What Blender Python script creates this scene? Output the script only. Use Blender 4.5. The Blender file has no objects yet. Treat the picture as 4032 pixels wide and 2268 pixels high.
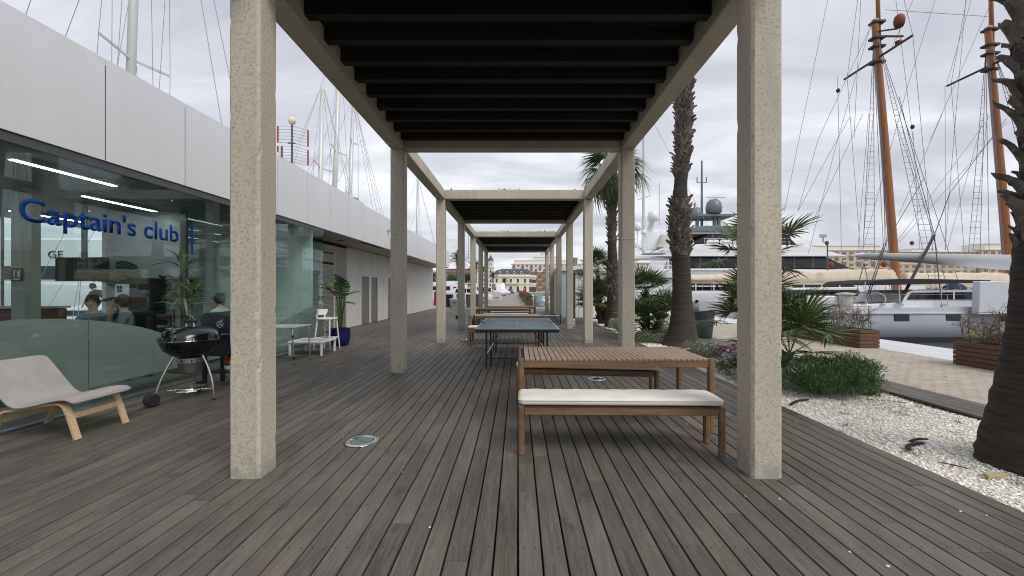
import bpy, bmesh, math, random
import numpy as np
from mathutils import Vector, Matrix, Euler, Quaternion
R = math.radians
random.seed(7)
SC = bpy.context.scene
COL = SC.collection

# ---------------------------------------------------------------- camera
CAMH = 1.465
cam = bpy.data.cameras.new('camera')
cam.sensor_width = 36.0
cam.lens = 36.0 * 1610 / 4032
cam.shift_x = -23.5 / 4032
cam.shift_y = 5.5 / 4032
cam.clip_start = 0.05
cam.clip_end = 6000
camo = bpy.data.objects.new('camera', cam)
COL.objects.link(camo)
camo.location = (0, 0, CAMH)
camo.rotation_euler = (R(90), 0, 0)
SC.camera = camo

# ---------------------------------------------------------------- sky and sun (overcast)
SUN_EL, SUN_AZ = R(50), math.atan2(0.66, -0.72)      # the sun stands behind the camera, veiled by cloud
W = bpy.data.worlds.new('World'); SC.world = W; W.use_nodes = True
nt = W.node_tree; nt.nodes.clear()
def wn(t, **k):
    n = nt.nodes.new(t)
    for a, b in k.items(): setattr(n, a, b)
    return n
wl = nt.links.new
out = wn('ShaderNodeOutputWorld')
sky = wn('ShaderNodeTexSky', sky_type='NISHITA', sun_disc=False, sun_elevation=SUN_EL, sun_rotation=SUN_AZ)
sky.dust_density = 3.0
bg1 = wn('ShaderNodeBackground'); bg1.inputs[1].default_value = 0.10
wl(sky.outputs[0], bg1.inputs[0])
tc = wn('ShaderNodeTexCoord'); sep = wn('ShaderNodeSeparateXYZ'); wl(tc.outputs['Generated'], sep.inputs[0])
mz = wn('ShaderNodeMath', operation='ABSOLUTE'); wl(sep.outputs[2], mz.inputs[0])
az = wn('ShaderNodeMath', operation='ADD'); az.inputs[1].default_value = 0.22; wl(mz.outputs[0], az.inputs[0])
dx = wn('ShaderNodeMath', operation='DIVIDE'); wl(sep.outputs[0], dx.inputs[0]); wl(az.outputs[0], dx.inputs[1])
dy = wn('ShaderNodeMath', operation='DIVIDE'); wl(sep.outputs[1], dy.inputs[0]); wl(az.outputs[0], dy.inputs[1])
cb = wn('ShaderNodeCombineXYZ'); wl(dx.outputs[0], cb.inputs[0]); wl(dy.outputs[0], cb.inputs[1])
mp = wn('ShaderNodeMapping'); mp.inputs['Scale'].default_value = (0.55, 0.95, 1); mp.inputs['Rotation'].default_value = (0, 0, 0.3)
wl(cb.outputs[0], mp.inputs[0])
nz = wn('ShaderNodeTexNoise'); nz.inputs['Scale'].default_value = 1.9; nz.inputs['Detail'].default_value = 6; nz.inputs['Roughness'].default_value = 0.52
nz.inputs['Distortion'].default_value = 0.5
wl(mp.outputs[0], nz.inputs['Vector'])
rp = wn('ShaderNodeValToRGB')
rp.color_ramp.elements[0].position = 0.34; rp.color_ramp.elements[0].color = (0.42, 0.432, 0.49, 1)
rp.color_ramp.elements[1].position = 0.64; rp.color_ramp.elements[1].color = (0.80, 0.81, 0.84, 1)
e = rp.color_ramp.elements.new(0.5); e.color = (0.585, 0.60, 0.655, 1)
wl(nz.outputs[0], rp.inputs[0])
bg2 = wn('ShaderNodeBackground'); bg2.inputs[1].default_value = 1.0; wl(rp.outputs[0], bg2.inputs[0])
mx = wn('ShaderNodeMixShader'); mx.inputs[0].default_value = 0.92
wl(bg1.outputs[0], mx.inputs[1]); wl(bg2.outputs[0], mx.inputs[2]); wl(mx.outputs[0], out.inputs[0])

sl = bpy.data.lights.new('sun', 'SUN'); sl.energy = 1.5; sl.angle = R(28); sl.color = (1.0, 0.95, 0.88)
so = bpy.data.objects.new('sun', sl); COL.objects.link(so)
sd = Vector((math.sin(SUN_AZ) * math.cos(SUN_EL), math.cos(SUN_AZ) * math.cos(SUN_EL), math.sin(SUN_EL)))
so.rotation_euler = sd.to_track_quat('Z', 'Y').to_euler()
so.location = (0, 0, 30)

vs = SC.view_settings
vs.view_transform = 'Standard'; vs.look = 'None'; vs.exposure = 0.40; vs.gamma = 1.0; vs.use_curve_mapping = False
SC.render.engine = 'CYCLES'
SC.cycles.max_bounces = 8; SC.cycles.transparent_max_bounces = 32; SC.cycles.use_denoising = True; SC.cycles.filter_width = 1.05
SC.cycles.caustics_reflective = False; SC.cycles.caustics_refractive = False

# ---------------------------------------------------------------- materials
def srgb(r, g, b):
    f = lambda c: (c / 255 / 12.92) if c / 255 <= 0.04045 else ((c / 255 + 0.055) / 1.055) ** 2.4
    return (f(r), f(g), f(b))
MATS = {}
def M(name, col, rough=0.6, metal=0.0, var=0.0, scale=4.0, bump=0.0, bscale=60.0, stretch=(1, 1, 1), tint=0.0,
      col2=None, emit=0.0, spec=0.5, detail=5, coat=0.0, rvar=0.0):
    m = bpy.data.materials.new(name); m.use_nodes = True; MATS[name] = m
    t = m.node_tree; b = t.nodes['Principled BSDF']; L = t.links.new
    b.inputs['Roughness'].default_value = rough; b.inputs['Metallic'].default_value = metal
    b.inputs['Specular IOR Level'].default_value = spec
    if coat: b.inputs['Coat Weight'].default_value = coat; b.inputs['Coat Roughness'].default_value = 0.08
    c4 = (*col, 1)
    b.inputs['Base Color'].default_value = c4
    if emit:
        b.inputs['Emission Color'].default_value = c4; b.inputs['Emission Strength'].default_value = emit
    if var or col2 or bump or tint or rvar:
        co = t.nodes.new('ShaderNodeTexCoord'); oi = t.nodes.new('ShaderNodeObjectInfo')
        va = t.nodes.new('ShaderNodeVectorMath'); va.operation = 'ADD'
        sc_ = t.nodes.new('ShaderNodeMath'); sc_.operation = 'MULTIPLY'; sc_.inputs[1].default_value = 37.0
        L(oi.outputs['Random'], sc_.inputs[0])
        L(co.outputs['Object'], va.inputs[0]); L(sc_.outputs[0], va.inputs[1])
        mp_ = t.nodes.new('ShaderNodeMapping'); mp_.inputs['Scale'].default_value = stretch; L(va.outputs[0], mp_.inputs[0])
        n = t.nodes.new('ShaderNodeTexNoise'); n.inputs['Scale'].default_value = scale; n.inputs['Detail'].default_value = detail
        n.inputs['Roughness'].default_value = 0.6
        L(mp_.outputs[0], n.inputs['Vector'])
        cr = t.nodes.new('ShaderNodeMapRange'); cr.inputs[1].default_value = 0.3; cr.inputs[2].default_value = 0.7
        L(n.outputs[0], cr.inputs[0])
        mixn = t.nodes.new('ShaderNodeMix'); mixn.data_type = 'RGBA'
        lo = col if col2 else tuple(c * (1 - var) for c in col); hi = col2 if col2 else tuple(min(1, c * (1 + var)) for c in col)
        mixn.inputs['A'].default_value = (*lo, 1); mixn.inputs['B'].default_value = (*hi, 1)
        L(cr.outputs[0], mixn.inputs['Factor'])
        last = mixn.outputs['Result']
        if tint:
            at = t.nodes.new('ShaderNodeAttribute'); at.attribute_name = 'tint'
            tm = t.nodes.new('ShaderNodeMapRange'); tm.inputs[3].default_value = 1 - tint; tm.inputs[4].default_value = 1 + tint
            L(at.outputs['Fac'], tm.inputs[0])
            mu = t.nodes.new('ShaderNodeVectorMath'); mu.operation = 'SCALE'
            L(last, mu.inputs[0]); L(tm.outputs[0], mu.inputs['Scale']); last = mu.outputs[0]
        L(last, b.inputs['Base Color'])
        if rvar:
            rr = t.nodes.new('ShaderNodeMapRange'); rr.inputs[3].default_value = rough - rvar; rr.inputs[4].default_value = rough + rvar
            L(cr.outputs[0], rr.inputs[0]); L(rr.outputs[0], b.inputs['Roughness'])
        if bump:
            n2 = t.nodes.new('ShaderNodeTexNoise'); n2.inputs['Scale'].default_value = bscale; n2.inputs['Detail'].default_value = 4
            L(mp_.outputs[0], n2.inputs['Vector'])
            bp = t.nodes.new('ShaderNodeBump'); bp.inputs['Strength'].default_value = bump; bp.inputs['Distance'].default_value = 0.01
            L(n2.outputs[0], bp.inputs['Height']); L(bp.outputs[0], b.inputs['Normal'])
    return m

def glass_mat(name, tintc, base=0.04, rough=0.0, dirt=0.0):
    m = bpy.data.materials.new(name); m.use_nodes = True; MATS[name] = m
    t = m.node_tree; t.nodes.clear(); L = t.links.new
    o = t.nodes.new('ShaderNodeOutputMaterial'); mixs = t.nodes.new('ShaderNodeMixShader')
    tr = t.nodes.new('ShaderNodeBsdfTransparent'); tr.inputs[0].default_value = (*tintc, 1)
    gl = t.nodes.new('ShaderNodeBsdfGlossy'); gl.inputs['Roughness'].default_value = rough; gl.inputs[0].default_value = (0.9, 0.95, 0.95, 1)
    lw = t.nodes.new('ShaderNodeLayerWeight'); lw.inputs[0].default_value = 0.5
    pw = t.nodes.new('ShaderNodeMath'); pw.operation = 'POWER'; pw.inputs[1].default_value = 5.0; L(lw.outputs['Facing'], pw.inputs[0])
    mr = t.nodes.new('ShaderNodeMapRange'); mr.inputs[3].default_value = base; mr.inputs[4].default_value = 0.95; L(pw.outputs[0], mr.inputs[0])
    L(mr.outputs[0], mixs.inputs[0]); L(tr.outputs[0], mixs.inputs[1]); L(gl.outputs[0], mixs.inputs[2]); L(mixs.outputs[0], o.inputs[0])
    return m

# deck timber: weathered grey-brown boards, own tint for each board, grain along the board
def deck_mat(name, base, light, grain_axis=1):
    m = bpy.data.materials.new(name); m.use_nodes = True; MATS[name] = m
    t = m.node_tree; b = t.nodes['Principled BSDF']; L = t.links.new
    g = t.nodes.new('ShaderNodeNewGeometry'); at = t.nodes.new('ShaderNodeAttribute'); at.attribute_name = 'tint'
    off = t.nodes.new('ShaderNodeMath'); off.operation = 'MULTIPLY'; off.inputs[1].default_value = 61.7; L(at.outputs['Fac'], off.inputs[0])
    va = t.nodes.new('ShaderNodeVectorMath'); va.operation = 'ADD'; L(g.outputs['Position'], va.inputs[0]); L(off.outputs[0], va.inputs[1])
    def noise(scale, st, detail=4, dist=0.0, ro=0.55):
        mp_ = t.nodes.new('ShaderNodeMapping'); mp_.inputs['Scale'].default_value = st; L(va.outputs[0], mp_.inputs[0])
        n = t.nodes.new('ShaderNodeTexNoise'); n.inputs['Scale'].default_value = scale; n.inputs['Detail'].default_value = detail
        n.inputs['Distortion'].default_value = dist; n.inputs['Roughness'].default_value = ro
        L(mp_.outputs[0], n.inputs['Vector']); return n.outputs[0]
    st = (14, 0.9, 14) if grain_axis == 1 else (0.9, 14, 14)
    grain = noise(3.2, st, 6, 1.2, 0.65); patch = noise(1.5, (1, 0.5, 1), 5)
    fine = noise(9, (26, 1.4, 26) if grain_axis == 1 else (1.4, 26, 26), 3)
    a1 = t.nodes.new('ShaderNodeMath'); a1.operation = 'MULTIPLY_ADD'; a1.inputs[1].default_value = 0.55; L(grain, a1.inputs[0])
    a2 = t.nodes.new('ShaderNodeMath'); a2.operation = 'MULTIPLY'; a2.inputs[1].default_value = 0.55; L(patch, a2.inputs[0]); L(a2.outputs[0], a1.inputs[2])
    mr = t.nodes.new('ShaderNodeMapRange'); mr.inputs[1].default_value = 0.40; mr.inputs[2].default_value = 0.71; L(a1.outputs[0], mr.inputs[0])
    mix = t.nodes.new('ShaderNodeMix'); mix.data_type = 'RGBA'
    mix.inputs['A'].default_value = (*base, 1); mix.inputs['B'].default_value = (*light, 1); L(mr.outputs[0], mix.inputs['Factor'])
    tm = t.nodes.new('ShaderNodeMapRange'); tm.inputs[3].default_value = 0.89; tm.inputs[4].default_value = 1.11; L(at.outputs['Fac'], tm.inputs[0])
    mu = t.nodes.new('ShaderNodeVectorMath'); mu.operation = 'SCALE'; L(mix.outputs['Result'], mu.inputs[0]); L(tm.outputs[0], mu.inputs['Scale'])
    # some boards warmer
    wm = t.nodes.new('ShaderNodeMath'); wm.operation = 'MULTIPLY'; wm.inputs[1].default_value = 7.31; L(at.outputs['Fac'], wm.inputs[0])
    wf = t.nodes.new('ShaderNodeMath'); wf.operation = 'FRACT'; L(wm.outputs[0], wf.inputs[0])
    wr = t.nodes.new('ShaderNodeMapRange'); wr.inputs[1].default_value = 0.55; wr.inputs[2].default_value = 1.0; wr.inputs[4].default_value = 0.22; L(wf.outputs[0], wr.inputs[0])
    mw = t.nodes.new('ShaderNodeMix'); mw.data_type = 'RGBA'; mw.blend_type = 'MULTIPLY'
    L(wr.outputs[0], mw.inputs['Factor']); L(mu.outputs[0], mw.inputs['A']); mw.inputs['B'].default_value = (1.25, 0.95, 0.80, 1)
    # small dark stains
    stn = noise(2.3, (2.4, 1.2, 1), 3); sr = t.nodes.new('ShaderNodeMapRange'); sr.inputs[1].default_value = 0.66; sr.inputs[2].default_value = 0.74; sr.inputs[4].default_value = 0.45
    L(stn, sr.inputs[0])
    ms = t.nodes.new('ShaderNodeMix'); ms.data_type = 'RGBA'; L(sr.outputs[0], ms.inputs['Factor']); L(mw.outputs['Result'], ms.inputs['A'])
    ms.inputs['B'].default_value = (base[0] * 0.45, base[1] * 0.45, base[2] * 0.45, 1)
    L(ms.outputs['Result'], b.inputs['Base Color'])
    rr = t.nodes.new('ShaderNodeMapRange'); rr.inputs[3].default_value = 0.42; rr.inputs[4].default_value = 0.66; L(patch, rr.inputs[0]); L(rr.outputs[0], b.inputs['Roughness'])
    b.inputs['Specular IOR Level'].default_value = 0.35
    bp = t.nodes.new('ShaderNodeBump'); bp.inputs['Strength'].default_value = 0.35; bp.inputs['Distance'].default_value = 0.004
    L(fine, bp.inputs['Height']); L(bp.outputs[0], b.inputs['Normal'])
    return m

def concrete_mat(name, base):
    m = bpy.data.materials.new(name); m.use_nodes = True; MATS[name] = m
    t = m.node_tree; b = t.nodes['Principled BSDF']; L = t.links.new
    g = t.nodes.new('ShaderNodeNewGeometry')
    def noise(scale, st=(1, 1, 1), detail=5, ro=0.55):
        mp_ = t.nodes.new('ShaderNodeMapping'); mp_.inputs['Scale'].default_value = st; L(g.outputs['Position'], mp_.inputs[0])
        n = t.nodes.new('ShaderNodeTexNoise'); n.inputs['Scale'].default_value = scale; n.inputs['Detail'].default_value = detail; n.inputs['Roughness'].default_value = ro
        L(mp_.outputs[0], n.inputs['Vector']); return n.outputs[0]
    def rng(src, a, b_, c=0.0, d=1.0):
        r_ = t.nodes.new('ShaderNodeMapRange'); r_.inputs[1].default_value = a; r_.inputs[2].default_value = b_; r_.inputs[3].default_value = c; r_.inputs[4].default_value = d
        L(src, r_.inputs[0]); return r_.outputs[0]
    def mixc(fac, a, colr, bt='MIX'):
        x = t.nodes.new('ShaderNodeMix'); x.data_type = 'RGBA'; x.blend_type = bt; L(fac, x.inputs['Factor'])
        if isinstance(a, tuple): x.inputs['A'].default_value = (*a, 1)
        else: L(a, x.inputs['A'])
        x.inputs['B'].default_value = (*colr, 1); return x.outputs['Result']
    big = noise(1.6, (1, 1, 0.35), 4); mid = noise(42, (1, 1, 1), 5, 0.75); sp = noise(85, (1, 1, 1), 2, 0.5); st = noise(3.0, (3.5, 3.5, 0.25), 4)
    c = mixc(rng(big, 0.3, 0.7), tuple(x * 0.86 for x in base), tuple(min(1, x * 1.12) for x in base))
    c = mixc(rng(mid, 0.49, 0.64, 0, 0.75), c, tuple(x * 0.58 for x in base))
    c = mixc(rng(sp, 0.62, 0.70, 0, 0.65), c, (base[0] * 0.35, base[1] * 0.36, base[2] * 0.42))
    c = mixc(rng(st, 0.56, 0.72, 0, 0.55), c, (base[0] * 0.72, base[1] * 0.78, base[2] * 0.98))
    # splash dirt at the foot, ragged upper edge
    sz = t.nodes.new('ShaderNodeSeparateXYZ'); L(g.outputs['Position'], sz.inputs[0])
    dn = noise(7, (1, 1, 1), 5, 0.65); dh = t.nodes.new('ShaderNodeMath'); dh.operation = 'MULTIPLY_ADD'; dh.inputs[1].default_value = 0.9; dh.inputs[2].default_value = -0.33; L(dn, dh.inputs[0])
    dd_ = t.nodes.new('ShaderNodeMath'); dd_.operation = 'SUBTRACT'; L(dh.outputs[0], dd_.inputs[0]); L(sz.outputs[2], dd_.inputs[1])
    c = mixc(rng(dd_.outputs[0], -0.03, 0.10, 0, 0.55), c, (base[0] * 0.50, base[1] * 0.54, base[2] * 0.66))
    vo = t.nodes.new('ShaderNodeTexVoronoi'); vo.inputs['Scale'].default_value = 9; L(g.outputs['Position'], vo.inputs['Vector'])
    pore = t.nodes.new('ShaderNodeMapRange'); pore.inputs[1].default_value = 0.055; pore.inputs[2].default_value = 0.035; pore.inputs[3].default_value = 0; pore.inputs[4].default_value = 0.9
    L(vo.outputs['Distance'], pore.inputs[0])
    c = mixc(pore.outputs[0], c, (0.05, 0.045, 0.04))
    L(c, b.inputs['Base Color']); b.inputs['Roughness'].default_value = 0.85; b.inputs['Specular IOR Level'].default_value = 0.25
    bp = t.nodes.new('ShaderNodeBump'); bp.inputs['Strength'].default_value = 0.25; bp.inputs['Distance'].default_value = 0.003
    L(mid, bp.inputs['Height']); L(bp.outputs[0], b.inputs['Normal'])
    return m

concrete_mat('concrete', (0.56, 0.515, 0.42))
deck_mat('deck', (0.062, 0.0555, 0.0475), (0.182, 0.164, 0.140))
deck_mat('deck_x', (0.085, 0.072, 0.063), (0.205, 0.180, 0.158), 0)
M('underdeck', (0.012, 0.011, 0.010), 0.9)
M('screw', (0.03, 0.028, 0.026), 0.5, 0.6)
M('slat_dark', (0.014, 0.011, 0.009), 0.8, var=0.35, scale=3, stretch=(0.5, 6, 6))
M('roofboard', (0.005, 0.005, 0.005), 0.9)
M('teak', srgb(126, 98, 72), 0.55, var=0.28, scale=6, stretch=(1.2, 1.2, 1.2), bump=0.12, bscale=50)
M('teak_x', srgb(126, 98, 72), 0.5, var=0.30, scale=3, stretch=(1, 9, 9), bump=0.1, bscale=40)
M('teak_top', srgb(166, 143, 123), 0.55, var=0.22, scale=3, stretch=(9, 1, 9), bump=0.1, bscale=40)
M('teak_dark', srgb(92, 58, 40), 0.55, var=0.3, scale=3, stretch=(1, 9, 9))
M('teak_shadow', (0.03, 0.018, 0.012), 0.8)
M('cushion', (0.80, 0.775, 0.70), 0.9, var=0.07, scale=3.5, bump=0.15, bscale=130, col2=None)
M('white_paint', (0.80, 0.81, 0.81), 0.35)
M('white_plastic', (0.80, 0.80, 0.79), 0.4)
M('panel_white', srgb(224, 226, 229), 0.45, var=0.03, scale=1.3, bump=0.04, bscale=60, stretch=(3, 3, 0.4))
M('panel_side', srgb(222, 221, 216), 0.55, var=0.05, scale=0.8)
M('soffit', srgb(196, 192, 184), 0.6, var=0.06, scale=1)
M('dark_gap', (0.015, 0.015, 0.016), 0.8)
M('alu', (0.55, 0.55, 0.55), 0.35, 0.9)
M('alu_dark', (0.14, 0.145, 0.15), 0.4, 0.7)
M('steel', (0.62, 0.62, 0.62), 0.22, 1.0)
M('black', (0.012, 0.012, 0.013), 0.45)
M('black_gloss', (0.006, 0.006, 0.007), 0.16, coat=0.25)
M('rubber', (0.015, 0.016, 0.018), 0.7)
M('navy', (0.008, 0.013, 0.024), 0.5, var=0.2, scale=8)
M('letter_blue', srgb(18, 58, 132), 0.9, spec=0.1)
M('film', (0.40, 0.378, 0.358), 0.5, var=0.22, scale=1.1, stretch=(1, .5, 1))
M('grey_fabric', srgb(168, 163, 160), 0.95, var=0.10, scale=5, bump=0.3, bscale=300)
M('birch', srgb(214, 186, 146), 0.5, var=0.14, scale=4, stretch=(1, 6, 6))
M('soil', (0.035, 0.026, 0.018), 0.95, var=0.4, scale=20, bump=0.5, bscale=60)
M('gravel_bed', srgb(214, 206, 190), 0.95, var=0.25, scale=45, bump=1.0, bscale=120)
M('gravel', (0.80, 0.785, 0.745), 0.85, tint=0.42, var=0.05, scale=30)
M('pave', srgb(170, 160, 147), 0.85, var=0.10, scale=2.2, tint=0.14, bump=0.2, bscale=90)
M('pave_joint', srgb(96, 88, 78), 0.95)
M('coping', srgb(200, 203, 206), 0.8, var=0.08, scale=3, bump=0.15, bscale=120)
M('asphalt', srgb(138, 132, 124), 0.85, var=0.12, scale=0.6, bump=0.2, bscale=50)
M('water', (0.006, 0.009, 0.010), 0.08, bump=0.25, bscale=1.6, spec=0.5)
M('city_ground', srgb(150, 146, 140), 0.9, var=0.1, scale=0.05)
glass_mat('glass', (0.86, 0.945, 0.925), 0.045)
glass_mat('glass_clear', (0.96, 0.985, 0.98), 0.03)
glass_mat('lens_glass', (0.55, 0.66, 0.66), 0.16)
M('window_dark', (0.012, 0.014, 0.017), 0.12)
M('window_grey', (0.05, 0.06, 0.07), 0.2)

# ---------------------------------------------------------------- mesh helpers
class MB:
    def __init__(s): s.v = []; s.f = []; s.m = []; s.cur = 0
    def add(s, vs_, fs):
        o = len(s.v); s.v += [tuple(p) for p in vs_]
        for q in fs: s.f.append(tuple(o + i for i in q)); s.m.append(s.cur)
        return s
    def box(s, x0, y0, z0, x1, y1, z1):
        return s.add([(x0, y0, z0), (x1, y0, z0), (x1, y1, z0), (x0, y1, z0), (x0, y0, z1), (x1, y0, z1), (x1, y1, z1), (x0, y1, z1)],
                     [(0, 3, 2, 1), (4, 5, 6, 7), (0, 1, 5, 4), (1, 2, 6, 5), (2, 3, 7, 6), (3, 0, 4, 7)])
    def bar(s, p0, p1, w, h, up=(0, 0, 1)):
        p0 = Vector(p0); p1 = Vector(p1); d = (p1 - p0).normalized(); u = Vector(up)
        if abs(d.dot(u)) > 0.98: u = Vector((0, 1, 0))
        sx = d.cross(u).normalized(); uz = sx.cross(d).normalized()
        vs_ = []
        for p in (p0, p1):
            for a, b in ((-1, -1), (1, -1), (1, 1), (-1, 1)): vs_.append(p + sx * a * w / 2 + uz * b * h / 2)
        return s.add(vs_, [(0, 1, 2, 3), (7, 6, 5, 4), (0, 4, 5, 1), (1, 5, 6, 2), (2, 6, 7, 3), (3, 7, 4, 0)])
    def tube(s, pts, r, n=8, caps=True, closed=False):
        pts = [Vector(p) for p in pts]; k = len(pts)
        rs = r if isinstance(r, (list, tuple)) else [r] * k
        vs_ = []; ref = None
        for i, p in enumerate(pts):
            if closed: d = pts[(i + 1) % k] - pts[i - 1]
            else: d = (pts[min(i + 1, k - 1)] - pts[max(i - 1, 0)])
            if d.length < 1e-9: d = Vector((0, 0, 1))
            d.normalize()
            if ref is None: ref = Vector((0, 0, 1)) if abs(d.z) < 0.9 else Vector((1, 0, 0))
            sx = d.cross(ref)
            if sx.length < 1e-4: sx = d.orthogonal()
            sx.normalize(); sy = d.cross(sx); ref = sx.cross(d)
            for j in range(n):
                a = 2 * math.pi * j / n
                vs_.append(p + (sx * math.cos(a) + sy * math.sin(a)) * rs[i])
        fs = []
        for i in range(k if closed else k - 1):
            i2 = (i + 1) % k
            for j in range(n): fs.append((i * n + j, i * n + (j + 1) % n, i2 * n + (j + 1) % n, i2 * n + j))
        if caps and not closed:
            fs.append(tuple(range(n))[::-1]); fs.append(tuple((k - 1) * n + j for j in range(n)))
        return s.add(vs_, fs)
    def cyl(s, p0, p1, r0, r1=None, n=12): return s.tube([p0, p1], [r0, r0 if r1 is None else r1], n)
    def lathe(s, prof, n=24, c=(0, 0, 0)):
        vs_ = []; k = len(prof)
        for r_, z in prof:
            for j in range(n):
                a = 2 * math.pi * j / n; vs_.append((c[0] + r_ * math.cos(a), c[1] + r_ * math.sin(a), c[2] + z))
        fs = [(i * n + j, i * n + (j + 1) % n, (i + 1) * n + (j + 1) % n, (i + 1) * n + j) for i in range(k - 1) for j in range(n)]
        if prof[0][0] > 1e-6: fs.append(tuple(range(n))[::-1])
        if prof[-1][0] > 1e-6: fs.append(tuple((k - 1) * n + j for j in range(n)))
        return s.add(vs_, fs)
    def prism(s, poly, axis, a, b):
        n = len(poly)
        def P(p, t): return (t, p[0], p[1]) if axis == 'x' else ((p[0], t, p[1]) if axis == 'y' else (p[0], p[1], t))
        return s.add([P(p, a) for p in poly] + [P(p, b) for p in poly],
                     [tuple(range(n))[::-1], tuple(range(n, 2 * n))] + [(i, (i + 1) % n, n + (i + 1) % n, n + i) for i in range(n)])
    def loft(s, rings, caps=True):
        n = len(rings[0]); vs_ = [p for r_ in rings for p in r_]
        fs = [(i * n + j, i * n + (j + 1) % n, (i + 1) * n + (j + 1) % n, (i + 1) * n + j) for i in range(len(rings) - 1) for j in range(n)]
        if caps: fs.append(tuple(range(n))[::-1]); fs.append(tuple((len(rings) - 1) * n + j for j in range(n)))
        return s.add(vs_, fs)
    def sheet(s, rows):
        n = len(rows[0]); vs_ = [p for r_ in rows for p in r_]
        return s.add(vs_, [(i * n + j, i * n + j + 1, (i + 1) * n + j + 1, (i + 1) * n + j) for i in range(len(rows) - 1) for j in range(n - 1)])
    def ball(s, c, r, nu=12, nv=8):
        if not isinstance(r, (tuple, list)): r = (r, r, r)
        vs_ = []
        for i in range(nv + 1):
            t = math.pi * i / nv
            for j in range(nu):
                a = 2 * math.pi * j / nu
                vs_.append((c[0] + r[0] * math.sin(t) * math.cos(a), c[1] + r[1] * math.sin(t) * math.sin(a), c[2] + r[2] * math.cos(t)))
        return s.add(vs_, [(i * nu + j, (i + 1) * nu + j, (i + 1) * nu + (j + 1) % nu, i * nu + (j + 1) % nu) for i in range(nv) for j in range(nu)])
    def mesh(s, name, bevel=0.0, smooth=False, seg=1):
        me = bpy.data.meshes.new(name); me.from_pydata(s.v, [], s.f)
        if any(s.m): me.polygons.foreach_set('material_index', s.m)
        bm = bmesh.new(); bm.from_mesh(me)
        bmesh.ops.remove_doubles(bm, verts=bm.verts, dist=1e-5)
        bmesh.ops.recalc_face_normals(bm, faces=bm.faces)
        if bevel:
            ed = [e_ for e_ in bm.edges if len(e_.link_faces) == 2 and e_.calc_face_angle(0) > 0.5]
            bmesh.ops.bevel(bm, geom=ed, offset=bevel, segments=seg, affect='EDGES', profile=0.5)
        bm.to_mesh(me); bm.free()
        if smooth: me.shade_smooth() if smooth is True else me.set_sharp_from_angle(angle=smooth)
        if smooth and smooth is not True:
            me.shade_smooth(); me.set_sharp_from_angle(angle=smooth)
        return me
    def build(s, name, mat, parent=None, bevel=0.0, smooth=False, seg=1, loc=(0, 0, 0), rot=(0, 0, 0), world=False):
        return put(s.mesh(name, bevel, smooth, seg), name, mat, parent, loc, rot, world)

def put(me, name, mat, parent=None, loc=(0, 0, 0), rot=(0, 0, 0), world=False):
    if mat is not None and len(me.materials) == 0:
        for x in (mat if isinstance(mat, (list, tuple)) else [mat]): me.materials.append(MATS[x] if isinstance(x, str) else x)
    o = bpy.data.objects.new(name, me); COL.objects.link(o)
    if world and parent is not None and parent.parent is None:
        loc = Vector(loc) - parent.location
    o.location = loc; o.rotation_euler = rot
    if parent is not None: o.parent = parent
    return o
def thing(name, label, cat, loc=(0, 0, 0), rz=0.0, group=None):
    o = bpy.data.objects.new(name, None); COL.objects.link(o); o.location = loc; o.rotation_euler = (0, 0, rz)
    o.empty_display_size = 0.1
    return tag(o, label, cat, group)
def tag(o, label=None, cat=None, group=None, kind=None):
    if label: o['label'] = label
    if cat: o['category'] = cat
    if group: o['group'] = group
    if kind: o['kind'] = kind
    return o
def struct(o): o['kind'] = 'structure'; return o
def copy_tree(o, parent=None):
    c = o.copy(); COL.objects.link(c); c.parent = parent
    for ch in o.children: copy_tree(ch, c)
    return c
def px(x, y, d):
    """a point measured in the photograph (4032 px wide) at distance d along the deck"""
    return Vector(((x - 2039.5) * d / 1610, d, CAMH - (y - 1139.5) * d / 1610))
def set_tint(me, vals):
    a = me.attributes.new('tint', 'FLOAT', 'POINT'); a.data.foreach_set('value', np.asarray(vals, dtype=np.float32))
def text_mesh(name, s, width=None, height=None, depth=0.004, ref=None, bold=0.0, scale=None):
    cu = bpy.data.curves.new(name, 'FONT'); cu.body = s; cu.size = 1.0; cu.extrude = 0.0; cu.offset = bold
    to = bpy.data.objects.new(name, cu); COL.objects.link(to)
    dg = bpy.context.evaluated_depsgraph_get(); me = bpy.data.meshes.new_from_object(to.evaluated_get(dg))
    bpy.data.objects.remove(to); bpy.data.curves.remove(cu)
    co = np.array([v.co[:] for v in me.vertices]); mn, mx_ = co.min(0), co.max(0)
    sx = (width / (mx_[0] - mn[0])) if width else None
    sy = (height / (mx_[1] - (0 if ref == 'base' else mn[1]))) if height else sx
    sx = sx or sy
    for v in me.vertices: v.co.x = (v.co.x - mn[0]) * sx; v.co.y = v.co.y * sy; v.co.z = 0
    bm = bmesh.new(); bm.from_mesh(me)
    r_ = bmesh.ops.extrude_face_region(bm, geom=bm.faces[:])
    bmesh.ops.translate(bm, verts=[g for g in r_['geom'] if isinstance(g, bmesh.types.BMVert)], vec=(0, 0, depth))
    bmesh.ops.recalc_face_normals(bm, faces=bm.faces); bm.to_mesh(me); bm.free()
    me.materials.clear()
    return me
def raw_span(s, bold):
    cu = bpy.data.curves.new('span', 'FONT'); cu.body = s; cu.size = 1.0; cu.offset = bold
    to = bpy.data.objects.new('span', cu); COL.objects.link(to)
    dg = bpy.context.evaluated_depsgraph_get(); me = bpy.data.meshes.new_from_object(to.evaluated_get(dg))
    bpy.data.objects.remove(to); bpy.data.curves.remove(cu)
    xs = [v.co.x for v in me.vertices]; ys = [v.co.y for v in me.vertices]; r_ = (min(xs), max(xs), min(ys), max(ys)); bpy.data.meshes.remove(me); return r_
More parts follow.
